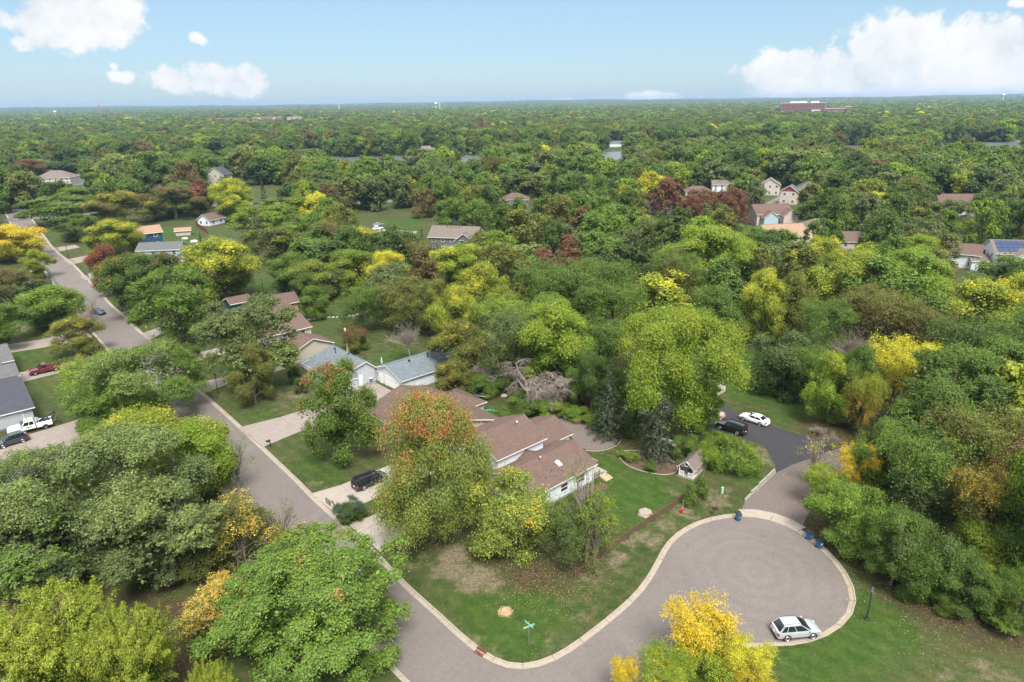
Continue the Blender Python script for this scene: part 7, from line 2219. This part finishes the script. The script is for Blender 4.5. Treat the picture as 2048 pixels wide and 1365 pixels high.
for (x, y, lab) in ((1525, 1073, 'round manhole cover in the turning circle'),):
    mb = MB(); mb.cyl(0, 0, ROAD_Z - .05, ROAD_Z + .006, .36, n=24); o = mb.build('manhole_cover', plain('cast_iron', (.13, .115, .105), .75, .2, var=.4), None, (at(x, y, ROAD_Z).x, at(x, y, ROAD_Z).y, 0)); tag(o, lab, 'manhole cover')
    mb = MB(); mb.tube([(.45 * math.cos(a), .45 * math.sin(a), ROAD_Z + .002) for a in [i * .2618 for i in range(25)]], .03, 4, cap=False); q = mb.build('ring', plain('cast_iron', (.13, .115, .105), .75), o)

# picket fence
M_PICK = plain('picket_brown', (0.135, 0.070, 0.050), .8, var=.3)
def picket_fence(label, pts, h=1.0, gap=.22, w=.08):
    pts = [at(*q) for q in pts]
    r = empty('picket_fence', pts[0]); tag(r, label, 'fence')
    o0 = pts[0]
    me = MB().box(-w / 2, w / 2, -.012, .012, .06, h).mesh('picket', M_PICK)
    d_acc = 0
    for a, b in zip(pts, pts[1:]):
        L = (b - a).length; d = (b - a) / L; rz = math.atan2(d.y, d.x)
        n = int(L / gap)
        for i in range(n):
            p = a + d * (i + .5) * L / n - o0
            c = link('picket', me, r, (p.x, p.y, random.uniform(-.015, .015)), rz)
        nrm = Vector((-d.y, d.x, 0)) * .03
        for z in (.3, .85):
            mb = MB(); mb.bar(a - o0 + nrm + Vector((0, 0, z)), b - o0 + nrm + Vector((0, 0, z)), .04, .08); mb.build('rail', M_PICK, r)
        k = max(1, int(L / 2.4))
        for i in range(k + 1):
            p = a + d * L * i / k - o0 + nrm
            mb = MB(); mb.box(p.x - .055, p.x + .055, p.y - .055, p.y + .055, -.1, h + .12); mb.build('post', M_PICK, r)
picket_fence('brown picket fence along the side lawn up to the cone shaped evergreens', [(1384, 988), (1345, 1016), (1300, 1044), (1247, 1081), (1200, 1117), (1150, 1158)])
def board_fence(label, pts, h, mat, bw=.145, gap=.02, posts=True, name='board_fence', world_=False, flip=1):
    pts = pts if world_ else [at(*q) for q in pts]
    r = empty(name, pts[0]); tag(r, label, 'fence'); o0 = pts[0]
    me = MB().box(-bw / 2, bw / 2, -.012, .012, .05, h).mesh('board', mat)
    for a, b in zip(pts, pts[1:]):
        L = (b - a).length; d = (b - a) / L; rz = math.atan2(d.y, d.x); n = int(L / (bw + gap))
        for i in range(n):
            p = a + d * (i + .5) * L / n - o0
            link('board', me, r, (p.x, p.y, random.uniform(-.02, .02)), rz)
        nrm = Vector((d.y, -d.x, 0)) * .04 * flip
        for z in (.35, h - .3):
            mb = MB(); mb.bar(a - o0 + nrm + Vector((0, 0, z)), b - o0 + nrm + Vector((0, 0, z)), .045, .09); mb.build('rail', mat, r)
        k = max(1, int(L / 2.4))
        for i in range(k + 1):
            p = a + d * L * i / k - o0 + nrm * 1.8
            mb = MB(); mb.box(p.x - .05, p.x + .05, p.y - .05, p.y + .05, -.1, h + .02); mb.build('post', mat, r)
board_fence('dark red board fence behind the gravel sitting area', [(1108, 838), (1166, 812)], 1.8, plain('dark_red_stain', (.17, .035, .035), .8, var=.3))
board_fence('second dark red fence panel under the dead drooping tree', [(1166, 812), (1210, 822)], 1.8, plain('dark_red_stain', (.17, .035, .035), .8, var=.3))
board_fence('weathered grey plank fence along the long garage', [loc(10.2, 41.6), loc(22.5, 41.6)], 1.6, plain('weathered_plank', (.20, .17, .155), .9, var=.35), world_=True, flip=1)
board_fence('dark red fence beyond the back lawn with the small shed', [(392, 452), (415, 468)], 1.8, plain('dark_red_stain', (.17, .035, .035), .8, var=.3), .3, .04)
# wire fences of the back gardens
def wire_fence(label, pts, h=1.2):
    pts = [at(*q) for q in pts]; r = empty('wire_fence', pts[0]); tag(r, label, 'fence'); o0 = pts[0]
    for a, b in zip(pts, pts[1:]):
        L = (b - a).length; k = max(1, int(L / 3))
        for i in range(k + 1):
            p = a.lerp(b, i / k) - o0; mb = MB(); mb.tube([(p.x, p.y, 0), (p.x, p.y, h)], .03, 5); mb.build('post', M_METAL, r)
        for z in (h - .04, h * .5): mb = MB(); mb.tube([a - o0 + Vector((0, 0, z)), b - o0 + Vector((0, 0, z))], .015, 4); mb.build('wire', M_METAL, r)
wire_fence('black wire fence across the back lawns', [(700, 730), (760, 706), (850, 680), (900, 662)])
wire_fence('low wire fence along the stone border of the back lawn', [(612, 640), (690, 630), (740, 622)])
# retaining wall of old timbers beside the drive
M_OLDT = plain('old_timber', (.27, .25, .21), .9, var=.35, scale=4, bump=.6)
r = empty('timber_wall', at(1493, 1003)); tag(r, 'low retaining wall of stacked grey timbers along the old drive', 'retaining wall'); o0 = at(1493, 1003)
tw = [at(*q) for q in ((1490, 1004), (1503, 990), (1519, 977), (1535, 962), (1551, 946))]
hs_ = [2, 3, 4, 4]
for i, (a, b) in enumerate(zip(tw, tw[1:])):
    d = (b - a).normalized(); n_ = Vector((-d.y, d.x, 0))
    for k in range(hs_[i]):
        e = .08 * (k % 2)
        mb = MB(); mb.bar(a - o0 + d * e + n_ * .05 * k + Vector((0, 0, .09 + k * .17)), b - o0 - d * (.03 + e) + n_ * .05 * k + Vector((0, 0, .09 + k * .17)), .18, .16); mb.build('timber', M_OLDT, r)

# playhouse
def playhouse():
    p = at(1357, 952)
    r = empty('playhouse', p, math.radians(-38)); tag(r, 'small playhouse with white railings and a round window beside the feathery shrub', 'playhouse')
    # local x along the front, y back
    W, D, H = 2.1, 4.4, 1.75
    mb = MB(); mb.box(-.1, W + .1, -.1, D, .0, .22); mb.build('deck', M_OLDT, r)
    mb = MB(); mb.box(.0, W, 1.35, D - .05, .22, H); mb.build('wall', plain('playhouse_wall', (.30, .215, .17), .8, var=.2), r)
    for x in (.03, W - .03):
        mb = MB(); mb.box(x - .045, x + .045, .0, .09, .22, H); mb.build('post', M_TRIM, r)
    for x in (.72, 1.38):
        mb = MB(); mb.box(x - .035, x + .035, .01, .08, .22, H if x < 0 else .95); mb.build('post', M_TRIM, r)
    for (a, b) in ((.07, .70), (1.40, W - .07)):
        mb = MB(); mb.box(a, b, .02, .07, .88, .95); mb.box(a, b, .02, .07, .30, .36); mb.build('railing', M_TRIM, r)
        n = 6
        for i in range(n):
            x = a + (b - a) * (i + .5) / n; q = MB(); q.box(x - .018, x + .018, .03, .06, .36, .88); q.build('baluster', M_TRIM, r)
    for x in (.03, W - .03):
        mb = MB(); mb.box(x - .025, x + .025, .09, 1.35, .88, .95); mb.box(x - .025, x + .025, .09, 1.35, .30, .36); mb.build('railing', M_TRIM, r)
    zr = H + .95
    g = MB(); g.add([(0, .04, H - .1), (W, .04, H - .1), (W / 2, .04, zr - .08), (0, .10, H - .1), (W, .10, H - .1), (W / 2, .10, zr - .08)], [(0, 1, 2), (5, 4, 3), (0, 3, 4, 1)]); g.build('gable', plain('playhouse_wall', (.30, .215, .17), .8), r)
    for s in (-1, 1):
        q = MB(); x0 = W / 2 + s * (W / 2 + .22); q.bar((x0, -.14, H - .24), (W / 2, -.14, zr - .02), .10, .05); q.build('fascia', M_TRIM, r)
    q = MB(); q.tube([(W / 2 + .26 * math.cos(a), .02, H + .36 + .26 * math.sin(a)) for a in [i * .5236 for i in range(13)]], .05, 6, cap=False); w_ = q.build('round_window', M_TRIM, r)
    q = MB(); q.tube([(W / 2, .0, H + .36), (W / 2, .035, H + .36)], .25, 14); q.build('pane', M_GLASS, w_)
    q = MB(); q.tube([(1.65 + .22 * math.cos(a), 1.30, 1.15 + .26 * math.sin(a)) for a in [i * .5236 for i in range(13)]], .04, 5, cap=False); w_ = q.build('oval_window', M_TRIM, r)
    q = MB(); q.tube([(1.65, 1.30, 1.15), (1.65, 1.34, 1.15)], .21, 12); q.build('pane', M_GLASS, w_)
    q = MB(); q.box(.75, 1.3, 1.30, 1.36, .24, 1.7); q.build('door', M_BTRIM, r)
    rm = roof_mesh(-.02, W + .02, 0, D, H, zr, 'y', 'gable', .18, R_TAUPE, M_TRIM, th=.07)
    link('roof', rm, r)
playhouse()
# arbour of pale rails hidden in the spruce
r = empty('garden_swing', at(1318, 905), math.radians(-38)); tag(r, 'garden swing frame with pale roof rails under the tall spruce', 'swing')
mb = MB()
for x in (0, 2.6):
    mb.bar((x, -.5, 0), (x, 0, 2.2), .09); mb.bar((x, .9, 0), (x, .4, 2.2), .09)
mb.build('frame', M_OLDT, r)
mb = MB(); mb.add([(-.2, -.6, 2.1), (2.8, -.6, 2.1), (2.8, .2, 2.5), (-.2, .2, 2.5), (2.8, 1.0, 2.1), (-.2, 1.0, 2.1)], [(0, 1, 2, 3), (3, 2, 4, 5)]); mb.build('roof', plain('grey_cloth', (.25, .24, .22), .9), r)
mb = MB(); mb.box(.4, 2.2, 0, .5, .5, .56); mb.box(.4, 2.2, .45, .5, .56, 1.0); mb.build('seat', M_OLDT, r)

# deck, rail and steps behind the main house
r = empty('deck', loc(11.3, .2), ANG); tag(r, 'wooden deck with brown rails and steps at the back of the main house', 'deck')
mb = MB(); mb.box(0, 3.0, .2, 7.6, .25, .42); mb.build('platform', M_OLDT, r)
def rail(a, b, h=.9, z=.42):
    a, b = Vector((*a, 0)), Vector((*b, 0)); L = (b - a).length; k = max(1, int(L / 1.6))
    for i in range(k + 1):
        p = a.lerp(b, i / k); mb = MB(); mb.box(p.x - .05, p.x + .05, p.y - .05, p.y + .05, z - .4, z + h + .08); mb.build('post', M_PICK, r)
    mb = MB(); mb.bar(a + Vector((0, 0, z + h)), b + Vector((0, 0, z + h)), .10, .05); mb.build('handrail', plain('rail_pine', (.40, .30, .20), .8), r)
    mb = MB(); mb.bar(a + Vector((0, 0, z + .12)), b + Vector((0, 0, z + .12)), .05, .05); mb.build('lower_rail', M_PICK, r)
    n = int(L / .16)
    for i in range(n):
        p = a.lerp(b, (i + .5) / n); mb = MB(); mb.box(p.x - .018, p.x + .018, p.y - .018, p.y + .018, z + .12, z + h); mb.build('baluster', M_PICK, r)
rail((3.0, 1.9), (3.0, 7.5)); rail((0.1, 7.5), (3.0, 7.5)); rail((.1, .2), (1.2, .2))
for i in range(4):
    mb = MB(); mb.box(1.3 + .0, 2.7, .2 - .32 * (i + 1), .2 - .32 * i, 0, .34 - i * .085); mb.build('step', plain('rail_pine', (.40, .30, .20), .8), r)
# trampoline
r = empty('trampoline', at(968, 793)); tag(r, 'round black trampoline on the lawn behind the brown roofed bungalow', 'trampoline')
mb = MB(); mb.cyl(0, 0, .84, .86, 1.75, n=28); mb.build('bed', plain('trampoline_mat', (.02, .022, .026), .7), r)
mb = MB(); mb.tube([(2.0 * math.cos(a), 2.0 * math.sin(a), .86) for a in [i * .2244 for i in range(29)]], .06, 6, cap=False); mb.build('ring', M_GALV, r)
mb = MB(); mb.add([(1.74 * math.cos(i * .2244), 1.74 * math.sin(i * .2244), .88) for i in range(28)] + [(1.97 * math.cos(i * .2244), 1.97 * math.sin(i * .2244), .88) for i in range(28)], [(i, (i + 1) % 28, (i + 1) % 28 + 28, i + 28)[::-1] for i in range(28)]); mb.build('pad', plain('trampoline_pad', (.05, .07, .09), .6), r)
for k in range(6):
    a = k * 1.047; mb = MB(); mb.bar((1.9 * math.cos(a), 1.9 * math.sin(a), 0), (1.9 * math.cos(a), 1.9 * math.sin(a), .85), .05); mb.build('leg', M_GALV, r)
# turquoise slide
r = empty('garden_slide', at(978, 828), .4); tag(r, 'turquoise plastic curled slide lying on the lawn near the trampoline', 'slide')
M_TURQ = plain('turquoise_plastic', (.05, .38, .33), .4)
mb = MB(); pts = [Vector((1.1 * math.cos(a), .75 * math.sin(a), .15 + .30 * i / 10)) for i, a in enumerate([.3 + i * .36 for i in range(11)])]
for off, wd, hh in ((0, .34, .05), (.19, .05, .2), (-.19, .05, .2)):
    for i in range(10):
        a, b = pts[i], pts[i + 1]; n_ = Vector((b - a).to_tuple()); n_ = Vector((-(b - a).y, (b - a).x, 0)).normalized() * off
        mb.bar(a + n_ + Vector((0, 0, hh / 2 if off else 0)), b + n_ + Vector((0, 0, hh / 2 if off else 0)), wd, hh)
mb.build('chute', M_TURQ, r)
mb = MB(); mb.tube([(1.1, .3, 0), (1.1, .3, .25)], .1, 6); mb.tube([(-.8, -.5, 0), (-.8, -.5, .4)], .1, 6); mb.build('foot', M_TURQ, r)
# fire pit ring of stones and chairs
r = empty('fire_pit', at(1153, 846)); tag(r, 'round stone fire pit in the gravel sitting area', 'fire pit')
st_me = MB().box(-.16, .16, -.10, .10, 0, .2, .03).mesh('stone', plain('pit_stone', (.17, .10, .075), .9, var=.4))
for i in range(14):
    a = i * .4488; link('stone', st_me, r, (.6 * math.cos(a), .6 * math.sin(a), 0), a + 1.57); link('stone', st_me, r, (.6 * math.cos(a + .22), .6 * math.sin(a + .22), .2), a + 1.79)
def lawn_chair(p, rz, label, m):
    r = empty('lawn_chair', (p[0], p[1], 0), rz); tag(r, label, 'chair')
    mb = MB(); mb.box(-.28, .28, -.28, .28, .36, .40); mb.build('seat', m, r)
    mb = MB(); mb.add([(-.28, .26, .4), (.28, .26, .4), (.28, .42, .95), (-.28, .42, .95), (-.28, .30, .4), (.28, .30, .4), (.28, .46, .95), (-.28, .46, .95)], [(0, 1, 2, 3), (7, 6, 5, 4), (0, 4, 5, 1), (1, 5, 6, 2), (2, 6, 7, 3), (3, 7, 4, 0)]); mb.build('backrest', m, r)
    for sx in (-1, 1):
        for sy in (-1, 1):
            mb = MB(); mb.bar((sx * .27, sy * .26, 0), (sx * .27, sy * .26, .38), .035); mb.build('leg', M_GALV, r)
        mb = MB(); mb.box(sx * .30 - .03, sx * .30 + .03, -.26, .28, .58, .61); mb.build('armrest', m, r)
M_CH = plain('chair_grey', (.35, .33, .32), .6)
lawn_chair(at(1132, 841), 2.2, 'grey garden chair left of the fire pit', M_CH); lawn_chair(at(1150, 836), .2, 'grey garden chair behind the fire pit', M_CH); lawn_chair(at(1170, 839), -.6, 'grey garden chair right behind the fire pit', M_CH); lawn_chair(at(1177, 849), -1.6, 'grey garden chair right of the fire pit', M_CH)
r = empty('wire_chair', at(1234, 857), .3); tag(r, 'round white wire chair under the dark spruce', 'chair')
mb = MB(); mb.tube([(.42 * math.cos(a), .42 * math.sin(a), .55) for a in [i * .5236 for i in range(13)]], .03, 5, cap=False); mb.tube([(.3 * math.cos(a), .3 * math.sin(a), .3) for a in [i * .5236 for i in range(13)]], .025, 5, cap=False)
for k in range(8): a = k * .7854; mb.bar((.42 * math.cos(a), .42 * math.sin(a), .55), (.3 * math.cos(a), .3 * math.sin(a), .3), .02)
mb.build('seat', M_PALE, r)
mb = MB()
for k in range(4): a = k * 1.57; mb.bar((.25 * math.cos(a), .25 * math.sin(a), .3), (.3 * math.cos(a), .3 * math.sin(a), 0), .03)
mb.build('leg', M_PALE, r)
# stumps, boulders
def stump(p, r0, h, label, m, name='tree_stump'):
    g_ = random.Random(int(p[0] * 10)); mb = MB(); n = 14
    ring = lambda z, s: [(p[0] * 0 + math.cos(i * 6.283 / n) * r0 * s * g_.uniform(.85, 1.12), math.sin(i * 6.283 / n) * r0 * s * g_.uniform(.85, 1.12), z) for i in range(n)]
    a, b, c = ring(-.05, 1.25), ring(h * .6, 1.0), ring(h, .92)
    mb.add(a + b + c + [(0, 0, h * 1.02)], [(i, (i + 1) % n, (i + 1) % n + n, i + n) for i in range(n)] + [(i + n, (i + 1) % n + n, (i + 1) % n + 2 * n, i + 2 * n) for i in range(n)] + [(i + 2 * n, (i + 1) % n + 2 * n, 3 * n) for i in range(n)])
    o = mb.build(name, m, None, (p[0], p[1], 0)); tag(o, label, 'stump' if 'stump' in name else 'boulder'); return o
M_STUMP = plain('cut_wood', (.34, .25, .16), .95, var=.5, scale=4, bump=.8)
stump(at(1009, 1222), .35, .18, 'low tree stump ringed by wood chips on the corner lawn', M_STUMP)
stump(at(1290, 1027), .85, .30, 'wide pale stump beside the brown picket fence', plain('pale_stump', (.27, .22, .18), .95, var=.3))
for i, (x, y, s, lab) in enumerate(((370, 478, 1.1, 'pale boulder on the lawn right of the light blue house'), (388, 484, 1.3, 'flat pale boulder, largest on the back lawn'), (395, 490, .8, 'small boulder near the columnar cedar'), (1008, 792, .5, 'pale rock beside the trampoline'), (1024, 795, .3, 'small pale rock right of the trampoline'))):
    stump(at(x, y), s, s * .45, lab, plain('pale_rock', (.42, .38, .33), .95, var=.3), 'garden_boulder')
# chips round the stump
def litter(name, label, pts_fn, n, size, mats, seed=1, zoff=.012):
    rng = np.random.default_rng(seed); P = pts_fn(rng, n)
    n = len(P); N = unit(np.stack([rng.normal(size=n) * .25, rng.normal(size=n) * .25, np.ones(n)], 1)); T = unit(np.stack([rng.normal(size=n), rng.normal(size=n), np.zeros(n)], 1))
    L = size * rng.uniform(.6, 1.4, n); A = np.stack([rng.random(n), rng.random(n), rng.random(n), rng.random(n)], 1)
    me = leaf_mesh(name, P, N, T, L, L * .7, A, [mats]); o = link(name, me); tag(o, label, None, kind='stuff'); return o
def leaf_litter_mat():
    m, t, b = principled('fallen_leaf'); lv = t.node('ShaderNodeAttribute', attribute_name='leafvar'); sp = t.node('ShaderNodeSeparateColor', {0: lv.outputs['Color']})
    c = t.ramp(sp.outputs[0], [(0, (.16, .08, .03)), (.35, (.42, .24, .05)), (.7, (.42, .34, .10)), (1, (.48, .42, .22))]); t.put(b.inputs['Base Color'], c); b.inputs['Roughness'].default_value = .8; return m
M_FALL = leaf_litter_mat()
def scatter(blob_list):
    def fn(rng, n):
        out = []
        tot = sum(w for *_, w in blob_list)
        for (px, py, rad, w) in blob_list:
            c = at(px, py); k = int(n * w / tot); a = rng.uniform(0, 6.283, k); rr = rad * np.sqrt(rng.random(k)) * rng.uniform(.5, 1.2, k)
            out.append(np.stack([c.x + np.cos(a) * rr, c.y + np.sin(a) * rr, np.full(k, .03)], 1))
        P = np.concatenate(out)
        road = inside_np(P[:, 0], P[:, 1], road_poly)
        d = dist_line(P[:, 0], P[:, 1], kerb_line[60:])
        P[road, 2] = ROAD_Z + .02
        P = P[~(road & (d < .75))]
        drive = rng.random(len(P)) < 1
        return P[drive]
    return fn
litter('fallen_leaves', 'yellow fallen leaves scattered on lawns and road', scatter([(1060, 1140, 7, 5), (1130, 1150, 6, 3), (980, 1110, 6, 3), (1080, 1200, 5, 1.5), (1750, 1150, 6, 2.2), (1850, 1200, 7, 2.5), (1950, 1250, 7, 2), (1700, 1090, 3, 1.0), (1850, 1280, 6, .8), (330, 1230, 6, 2.5), (400, 1150, 6, 2), (380, 1300, 6, 2), (1650, 960, 5, 2.0), (1590, 960, 4, 1.2), (1560, 1000, 4, .6), (1660, 880, 5, 2),
       (1640, 870, 5, 1), (1300, 930, 5, 1.2), (1440, 900, 7, .7), (1200, 860, 6, .7), (700, 940, 6, .6), (560, 830, 7, .5), (1500, 900, 6, .8), (1190, 1060, 6, 1), (1240, 900, 4, .8), (1530, 1080, 9, .15), (1600, 1150, 9, .15)]), 5600, .09, M_FALL, 2)
def kerb_leaves(rng, n):
    out = []
    L = offset_line(kerb_line, .45)
    spots = [(930, 1275, 1.6), (1000, 1325, 2.2), (1120, 1303, 1.8), (955, 1300, 1.2), (870, 1220, 1.2), (690, 1050, 1.6), (672, 1038, 1.2), (660, 1020, 1), (1690, 1130, 5), (1715, 1170, 4), (1660, 1100, 4), (1715, 1220, 4), (1680, 1260, 3), (1400, 1045, 5), (1340, 1080, 4), (1440, 1030, 3), (545, 905, 2), (1160, 1270, 2), (1460, 1020, 3)]
    for (px, py, rad) in spots:
        c = at(px, py); i = min(range(len(L)), key=lambda i: (L[i] - c).length); k = int(n * rad / 50)
        s = rng.normal(size=k) * rad * .5
        for q in s:
            j = min(max(i + int(round(q / 1.5)), 1), len(L) - 2); f = rng.random(); p = L[j].lerp(L[j + 1], f); out.append((p.x + rng.normal() * .09, p.y + rng.normal() * .09, -.085 + rng.random() * .02))
    return np.array(out)
litter('gutter_leaves', 'brown and orange leaves drifted along the gutters', kerb_leaves, 900, .10, M_FALL, 6)
litter('wood_chips', 'wood chips heaped round the low stump on the corner lawn', scatter([(1010, 1224, .75, 1)]), 420, .16, plain('chips', (.45, .27, .15), .9, var=.3), 9)
# tufts of longer grass along the kerb and on the rough patches
def tuft_pts(rng, n):
    out = []
    L = offset_line(kerb_line, -.4)
    for _ in range(n):
        if rng.random() < .45:
            j = rng.integers(40, len(L) - 2); p = L[j].lerp(L[j + 1], rng.random()); out.append((p.x + rng.normal() * .5, p.y + rng.normal() * .5, .03))
        else:
            px, py = rng.uniform(560, 2048), rng.uniform(760, 1365); p = at(px, py); out.append((p.x, p.y, .03))
    P = np.array(out)
    bad = inside_np(P[:, 0], P[:, 1], road_poly) | (dist_line(P[:, 0], P[:, 1], road_poly + road_poly[:1]) < .1)
    s = (P[:, :2] - np.array([OX.x, OX.y])) @ np.array([E1.x, E1.y]); t_ = (P[:, :2] - np.array([OX.x, OX.y])) @ np.array([E2.x, E2.y])
    for (a, b, c, d) in ((-19, -2, 7, 15.5), (-19, -2, 16.6, 25), (-18.5, 9, 42, 55), (-17.5, 0, 70, 77), (-2, 15.5, -.5, 16.5)): bad |= (s > a) & (s < b) & (t_ > c) & (t_ < d)
    for q in ([(1484, 1020), (1553, 945), (1534, 900), (1404, 851), (1340, 800), (1420, 797), (1592, 868), (1700, 880), (1720, 930), (1620, 1020), (1612, 1062), (1540, 1035)], grav): bad |= inside_np(P[:, 0], P[:, 1], [at(*z) for z in q])
    return P[~bad]
m_, t_, b_ = principled('grass_blade'); lv = t_.node('ShaderNodeAttribute', attribute_name='leafvar'); s_ = t_.node('ShaderNodeSeparateColor', {0: lv.outputs['Color']})
t_.put(b_.inputs['Base Color'], t_.ramp(s_.outputs[0], [(0, (.05, .09, .018)), (.6, (.09, .14, .03)), (.85, (.16, .15, .06)), (1, (.30, .26, .14))])); b_.inputs['Roughness'].default_value = .8
def grass_tufts():
    rng = np.random.default_rng(3); P = tuft_pts(rng, 16000); k = 4; n = len(P) * k
    P = np.repeat(P, k, axis=0) + np.stack([rng.normal(size=n) * .07, rng.normal(size=n) * .07, np.zeros(n)], 1)
    N = unit(rng.normal(size=(n, 3)) * np.array([1, 1, .3])); T = unit(np.stack([rng.normal(size=n) * .45, rng.normal(size=n) * .45, np.ones(n)], 1)); L = rng.uniform(.08, .20, n); P[:, 2] = L * .3
    me = leaf_mesh('grass_tufts', P, N, T, L, L * .28, np.repeat(rng.random((n // k, 4)), k, axis=0), [m_]); o = link('grass_tufts', me); o['kind'] = 'stuff'
grass_tufts()
# broken trunk with two stubs on the back lawn
r = empty('broken_trunk', at(697, 705)); tag(r, 'broken pale tree trunk with a forked stub on the back lawn', 'dead tree')
mb = MB(); mb.tube([(0, 0, -.2), (.05, 0, 2.2), (-.3, 0, 5.4)], [.42, .34, .22], 9); mb.build('trunk', plain('stripped_wood', (.55, .42, .30), .9, var=.25), r)
mb = MB(); mb.tube([(0, 0, 3.0), (.7, .2, 3.7), (1.2, .2, 4.5)], [.2, .15, .08], 7); mb.build('limb', plain('stripped_wood', (.55, .42, .30), .9), r)
# satellite dish
r = empty('satellite_dish', at(268, 1262, 3.05)); tag(r, 'grey satellite dish at the edge of the reddish roof, lower left', 'satellite dish')
mb = MB()
for k in range(3): a = k * 2.094 + .5; mb.bar((0, 0, .55), (.45 * math.cos(a), .45 * math.sin(a), 0), .04)
mb.bar((0, 0, .5), (0, 0, .95), .06); mb.build('stand', M_GALV, r)
mb = MB(); n = 20
ring = lambda rr, z: [(rr * math.cos(i * 6.283 / n), rr * math.sin(i * 6.283 / n), z) for i in range(n)]
vs = [(0, 0, .0)] + ring(.22, .02) + ring(.42, .08)
mb.add(vs, [(0, 1 + i, 1 + (i + 1) % n) for i in range(n)] + [(1 + i, 1 + n + i, 1 + n + (i + 1) % n, 1 + (i + 1) % n) for i in range(n)])
d_ = mb.build('dish', plain('dish_grey', (.45, .48, .50), .5), r, (0, 0, 1.0)); d_.rotation_euler = (-.5, .1, 0)
mb = MB(); mb.bar((0, .3, 1.0), (0, .15, 1.5), .03); mb.box(-.05, .05, .08, .2, 1.45, 1.55); mb.build('receiver_arm', M_GALV, r)
# things between the grey roofed house and its garage
r = empty('wooden_ramp', loc(11.5, 54.0), ANG); tag(r, 'small red painted wooden ramp with rails behind the bins', 'ramp')
mb = MB(); mb.box(-1.0, 1.4, -.6, .8, 0, .25); mb.build('platform', plain('red_stain', (.32, .05, .04), .7), r)
mb = MB()
for x, y in ((-1, -.6), (1.4, -.6), (-1, .8), (1.4, .8)): mb.bar((x, y, 0), (x, y, 1.2), .08)
for y in (-.6, .8): mb.bar((-1, y, 1.15), (1.4, y, 1.15), .07); mb.bar((-1, y, .7), (1.4, y, .7), .05)
mb.build('railing', plain('red_stain', (.32, .05, .04), .7), r)
r = empty('closed_parasol', loc(13.0, 57.5)); tag(r, 'folded pale green parasol behind the grey roofed house', 'parasol')
mb = MB(); mb.tube([(0, 0, 0), (0, 0, 2.6)], .03, 6); mb.build('pole', M_GALV, r)
mb = MB(); mb.tube([(0, 0, 1.2), (0, 0, 1.5), (0, 0, 2.4), (0, 0, 2.65)], [.16, .20, .10, .02], 8); mb.build('canopy', plain('parasol_green', (.35, .55, .48), .8), r)
r = empty('brick_steps', loc(10.2, 42.9), ANG); tag(r, 'reddish timber beam lying by the plank fence', 'beam')
mb = MB(); mb.bar((5.2, -3.0, .3), (8.0, -4.6, .35), .22); mb.build('beam', plain('pink_timber', (.42, .22, .18), .8), r)
r.name = 'timber_beam'
# a planter and barrels by the grey roofed house
for i, (x, y, lab, m) in enumerate(((613, 772, 'dark barrel at the corner of the grey roofed house', M_BLK), (606, 776, 'dark pot beside the barrel at the grey roofed house', M_BTRIM))):
    mb = MB(); mb.tube([(0, 0, 0), (0, 0, .4), (0, 0, .8)], [.26, .33, .28], 12); o = mb.build('barrel', m, None, at(x, y), 0, 40); tag(o, lab, 'barrel')
# small garden shed and tubs seen behind the brown garage
r = empty('garden_hutch', at(580, 571), .5); tag(r, 'small dark roofed hutch above the brown garage', 'hutch')
mb = MB(); mb.box(-1, 1, -.8, .8, 0, 1.4); mb.build('wall', S_WOOD, r)
mb = MB(); mb.add([(-1.2, -1, 1.4), (1.2, -1, 1.4), (1.2, 1, 1.9), (-1.2, 1, 1.9), (-1.2, -1, 1.3), (1.2, -1, 1.3), (1.2, 1, 1.8), (-1.2, 1, 1.8)], [(0, 1, 2, 3), (7, 6, 5, 4), (0, 4, 5, 1), (1, 5, 6, 2), (2, 6, 7, 3), (3, 7, 4, 0)]); mb.build('roof', R_DGREY, r)
# crack and patch lines in the street
M_TAR = plain('tar', (.06, .055, .052), .6)
def tar_line(pts, w, label):
    pts = [at(x, y, ROAD_Z) for x, y in pts]; mb = MB()
    l = smooth_line(pts, .5); A = offset_line(l, w); B = offset_line(l, -w)
    mb.add([(p.x, p.y, ROAD_Z + .004) for p in A] + [(p.x, p.y, ROAD_Z + .004) for p in B], [(i, i + 1, i + 1 + len(l), i + len(l))[::-1] for i in range(len(l) - 1)])
    o = mb.build('tar_seam', M_TAR); o['kind'] = 'structure'
tar_line([(600, 1078), (640, 1066), (674, 1054)], .035, '')
M_STONE = plain('border_stone', (.38, .35, .33), .95, var=.3)
r = empty('stone_border', at(612, 642)); tag(r, 'row of pale border stones along the back lawn', 'stone border'); o0 = at(612, 642)
gs = random.Random(5); bl = smooth_line([at(*q) for q in ((612, 642), (650, 636), (700, 634), (745, 620))], 1.0)
sm = [stump] and None
for p in bl:
    s = gs.uniform(.25, .5); mb = MB(); mb.box(-s, s, -s * .7, s * .7, 0, s * .7, s * .25); mb.build('stone', M_STONE, r, (p.x - o0.x, p.y - o0.y, 0), gs.uniform(0, 3))
# ------------------------------------------------------------------ air
def haze():
    mb = MB()
    mb.box(-12500, 12500, -300, 13300, -2.0, 92.0)
    m = bpy.data.materials.new('haze')
    m.use_nodes = True
    t = NT(m.node_tree)
    t.n.clear()
    out = t.node('ShaderNodeOutputMaterial')
    v = t.node('ShaderNodeVolumePrincipled', {'Color': (0.50, 0.69, .96), 'Density': HAZE_D, 'Anisotropy': 0.25})
    t.l.new(v.outputs[0], out.inputs['Volume'])
    o = mb.build('haze', m)
    tag(o, 'thin blue air between the drone and the horizon', 'haze', kind='stuff')
HAZE_D = 0.85e-4
haze()
print('script', round(time.time() - T0, 1))
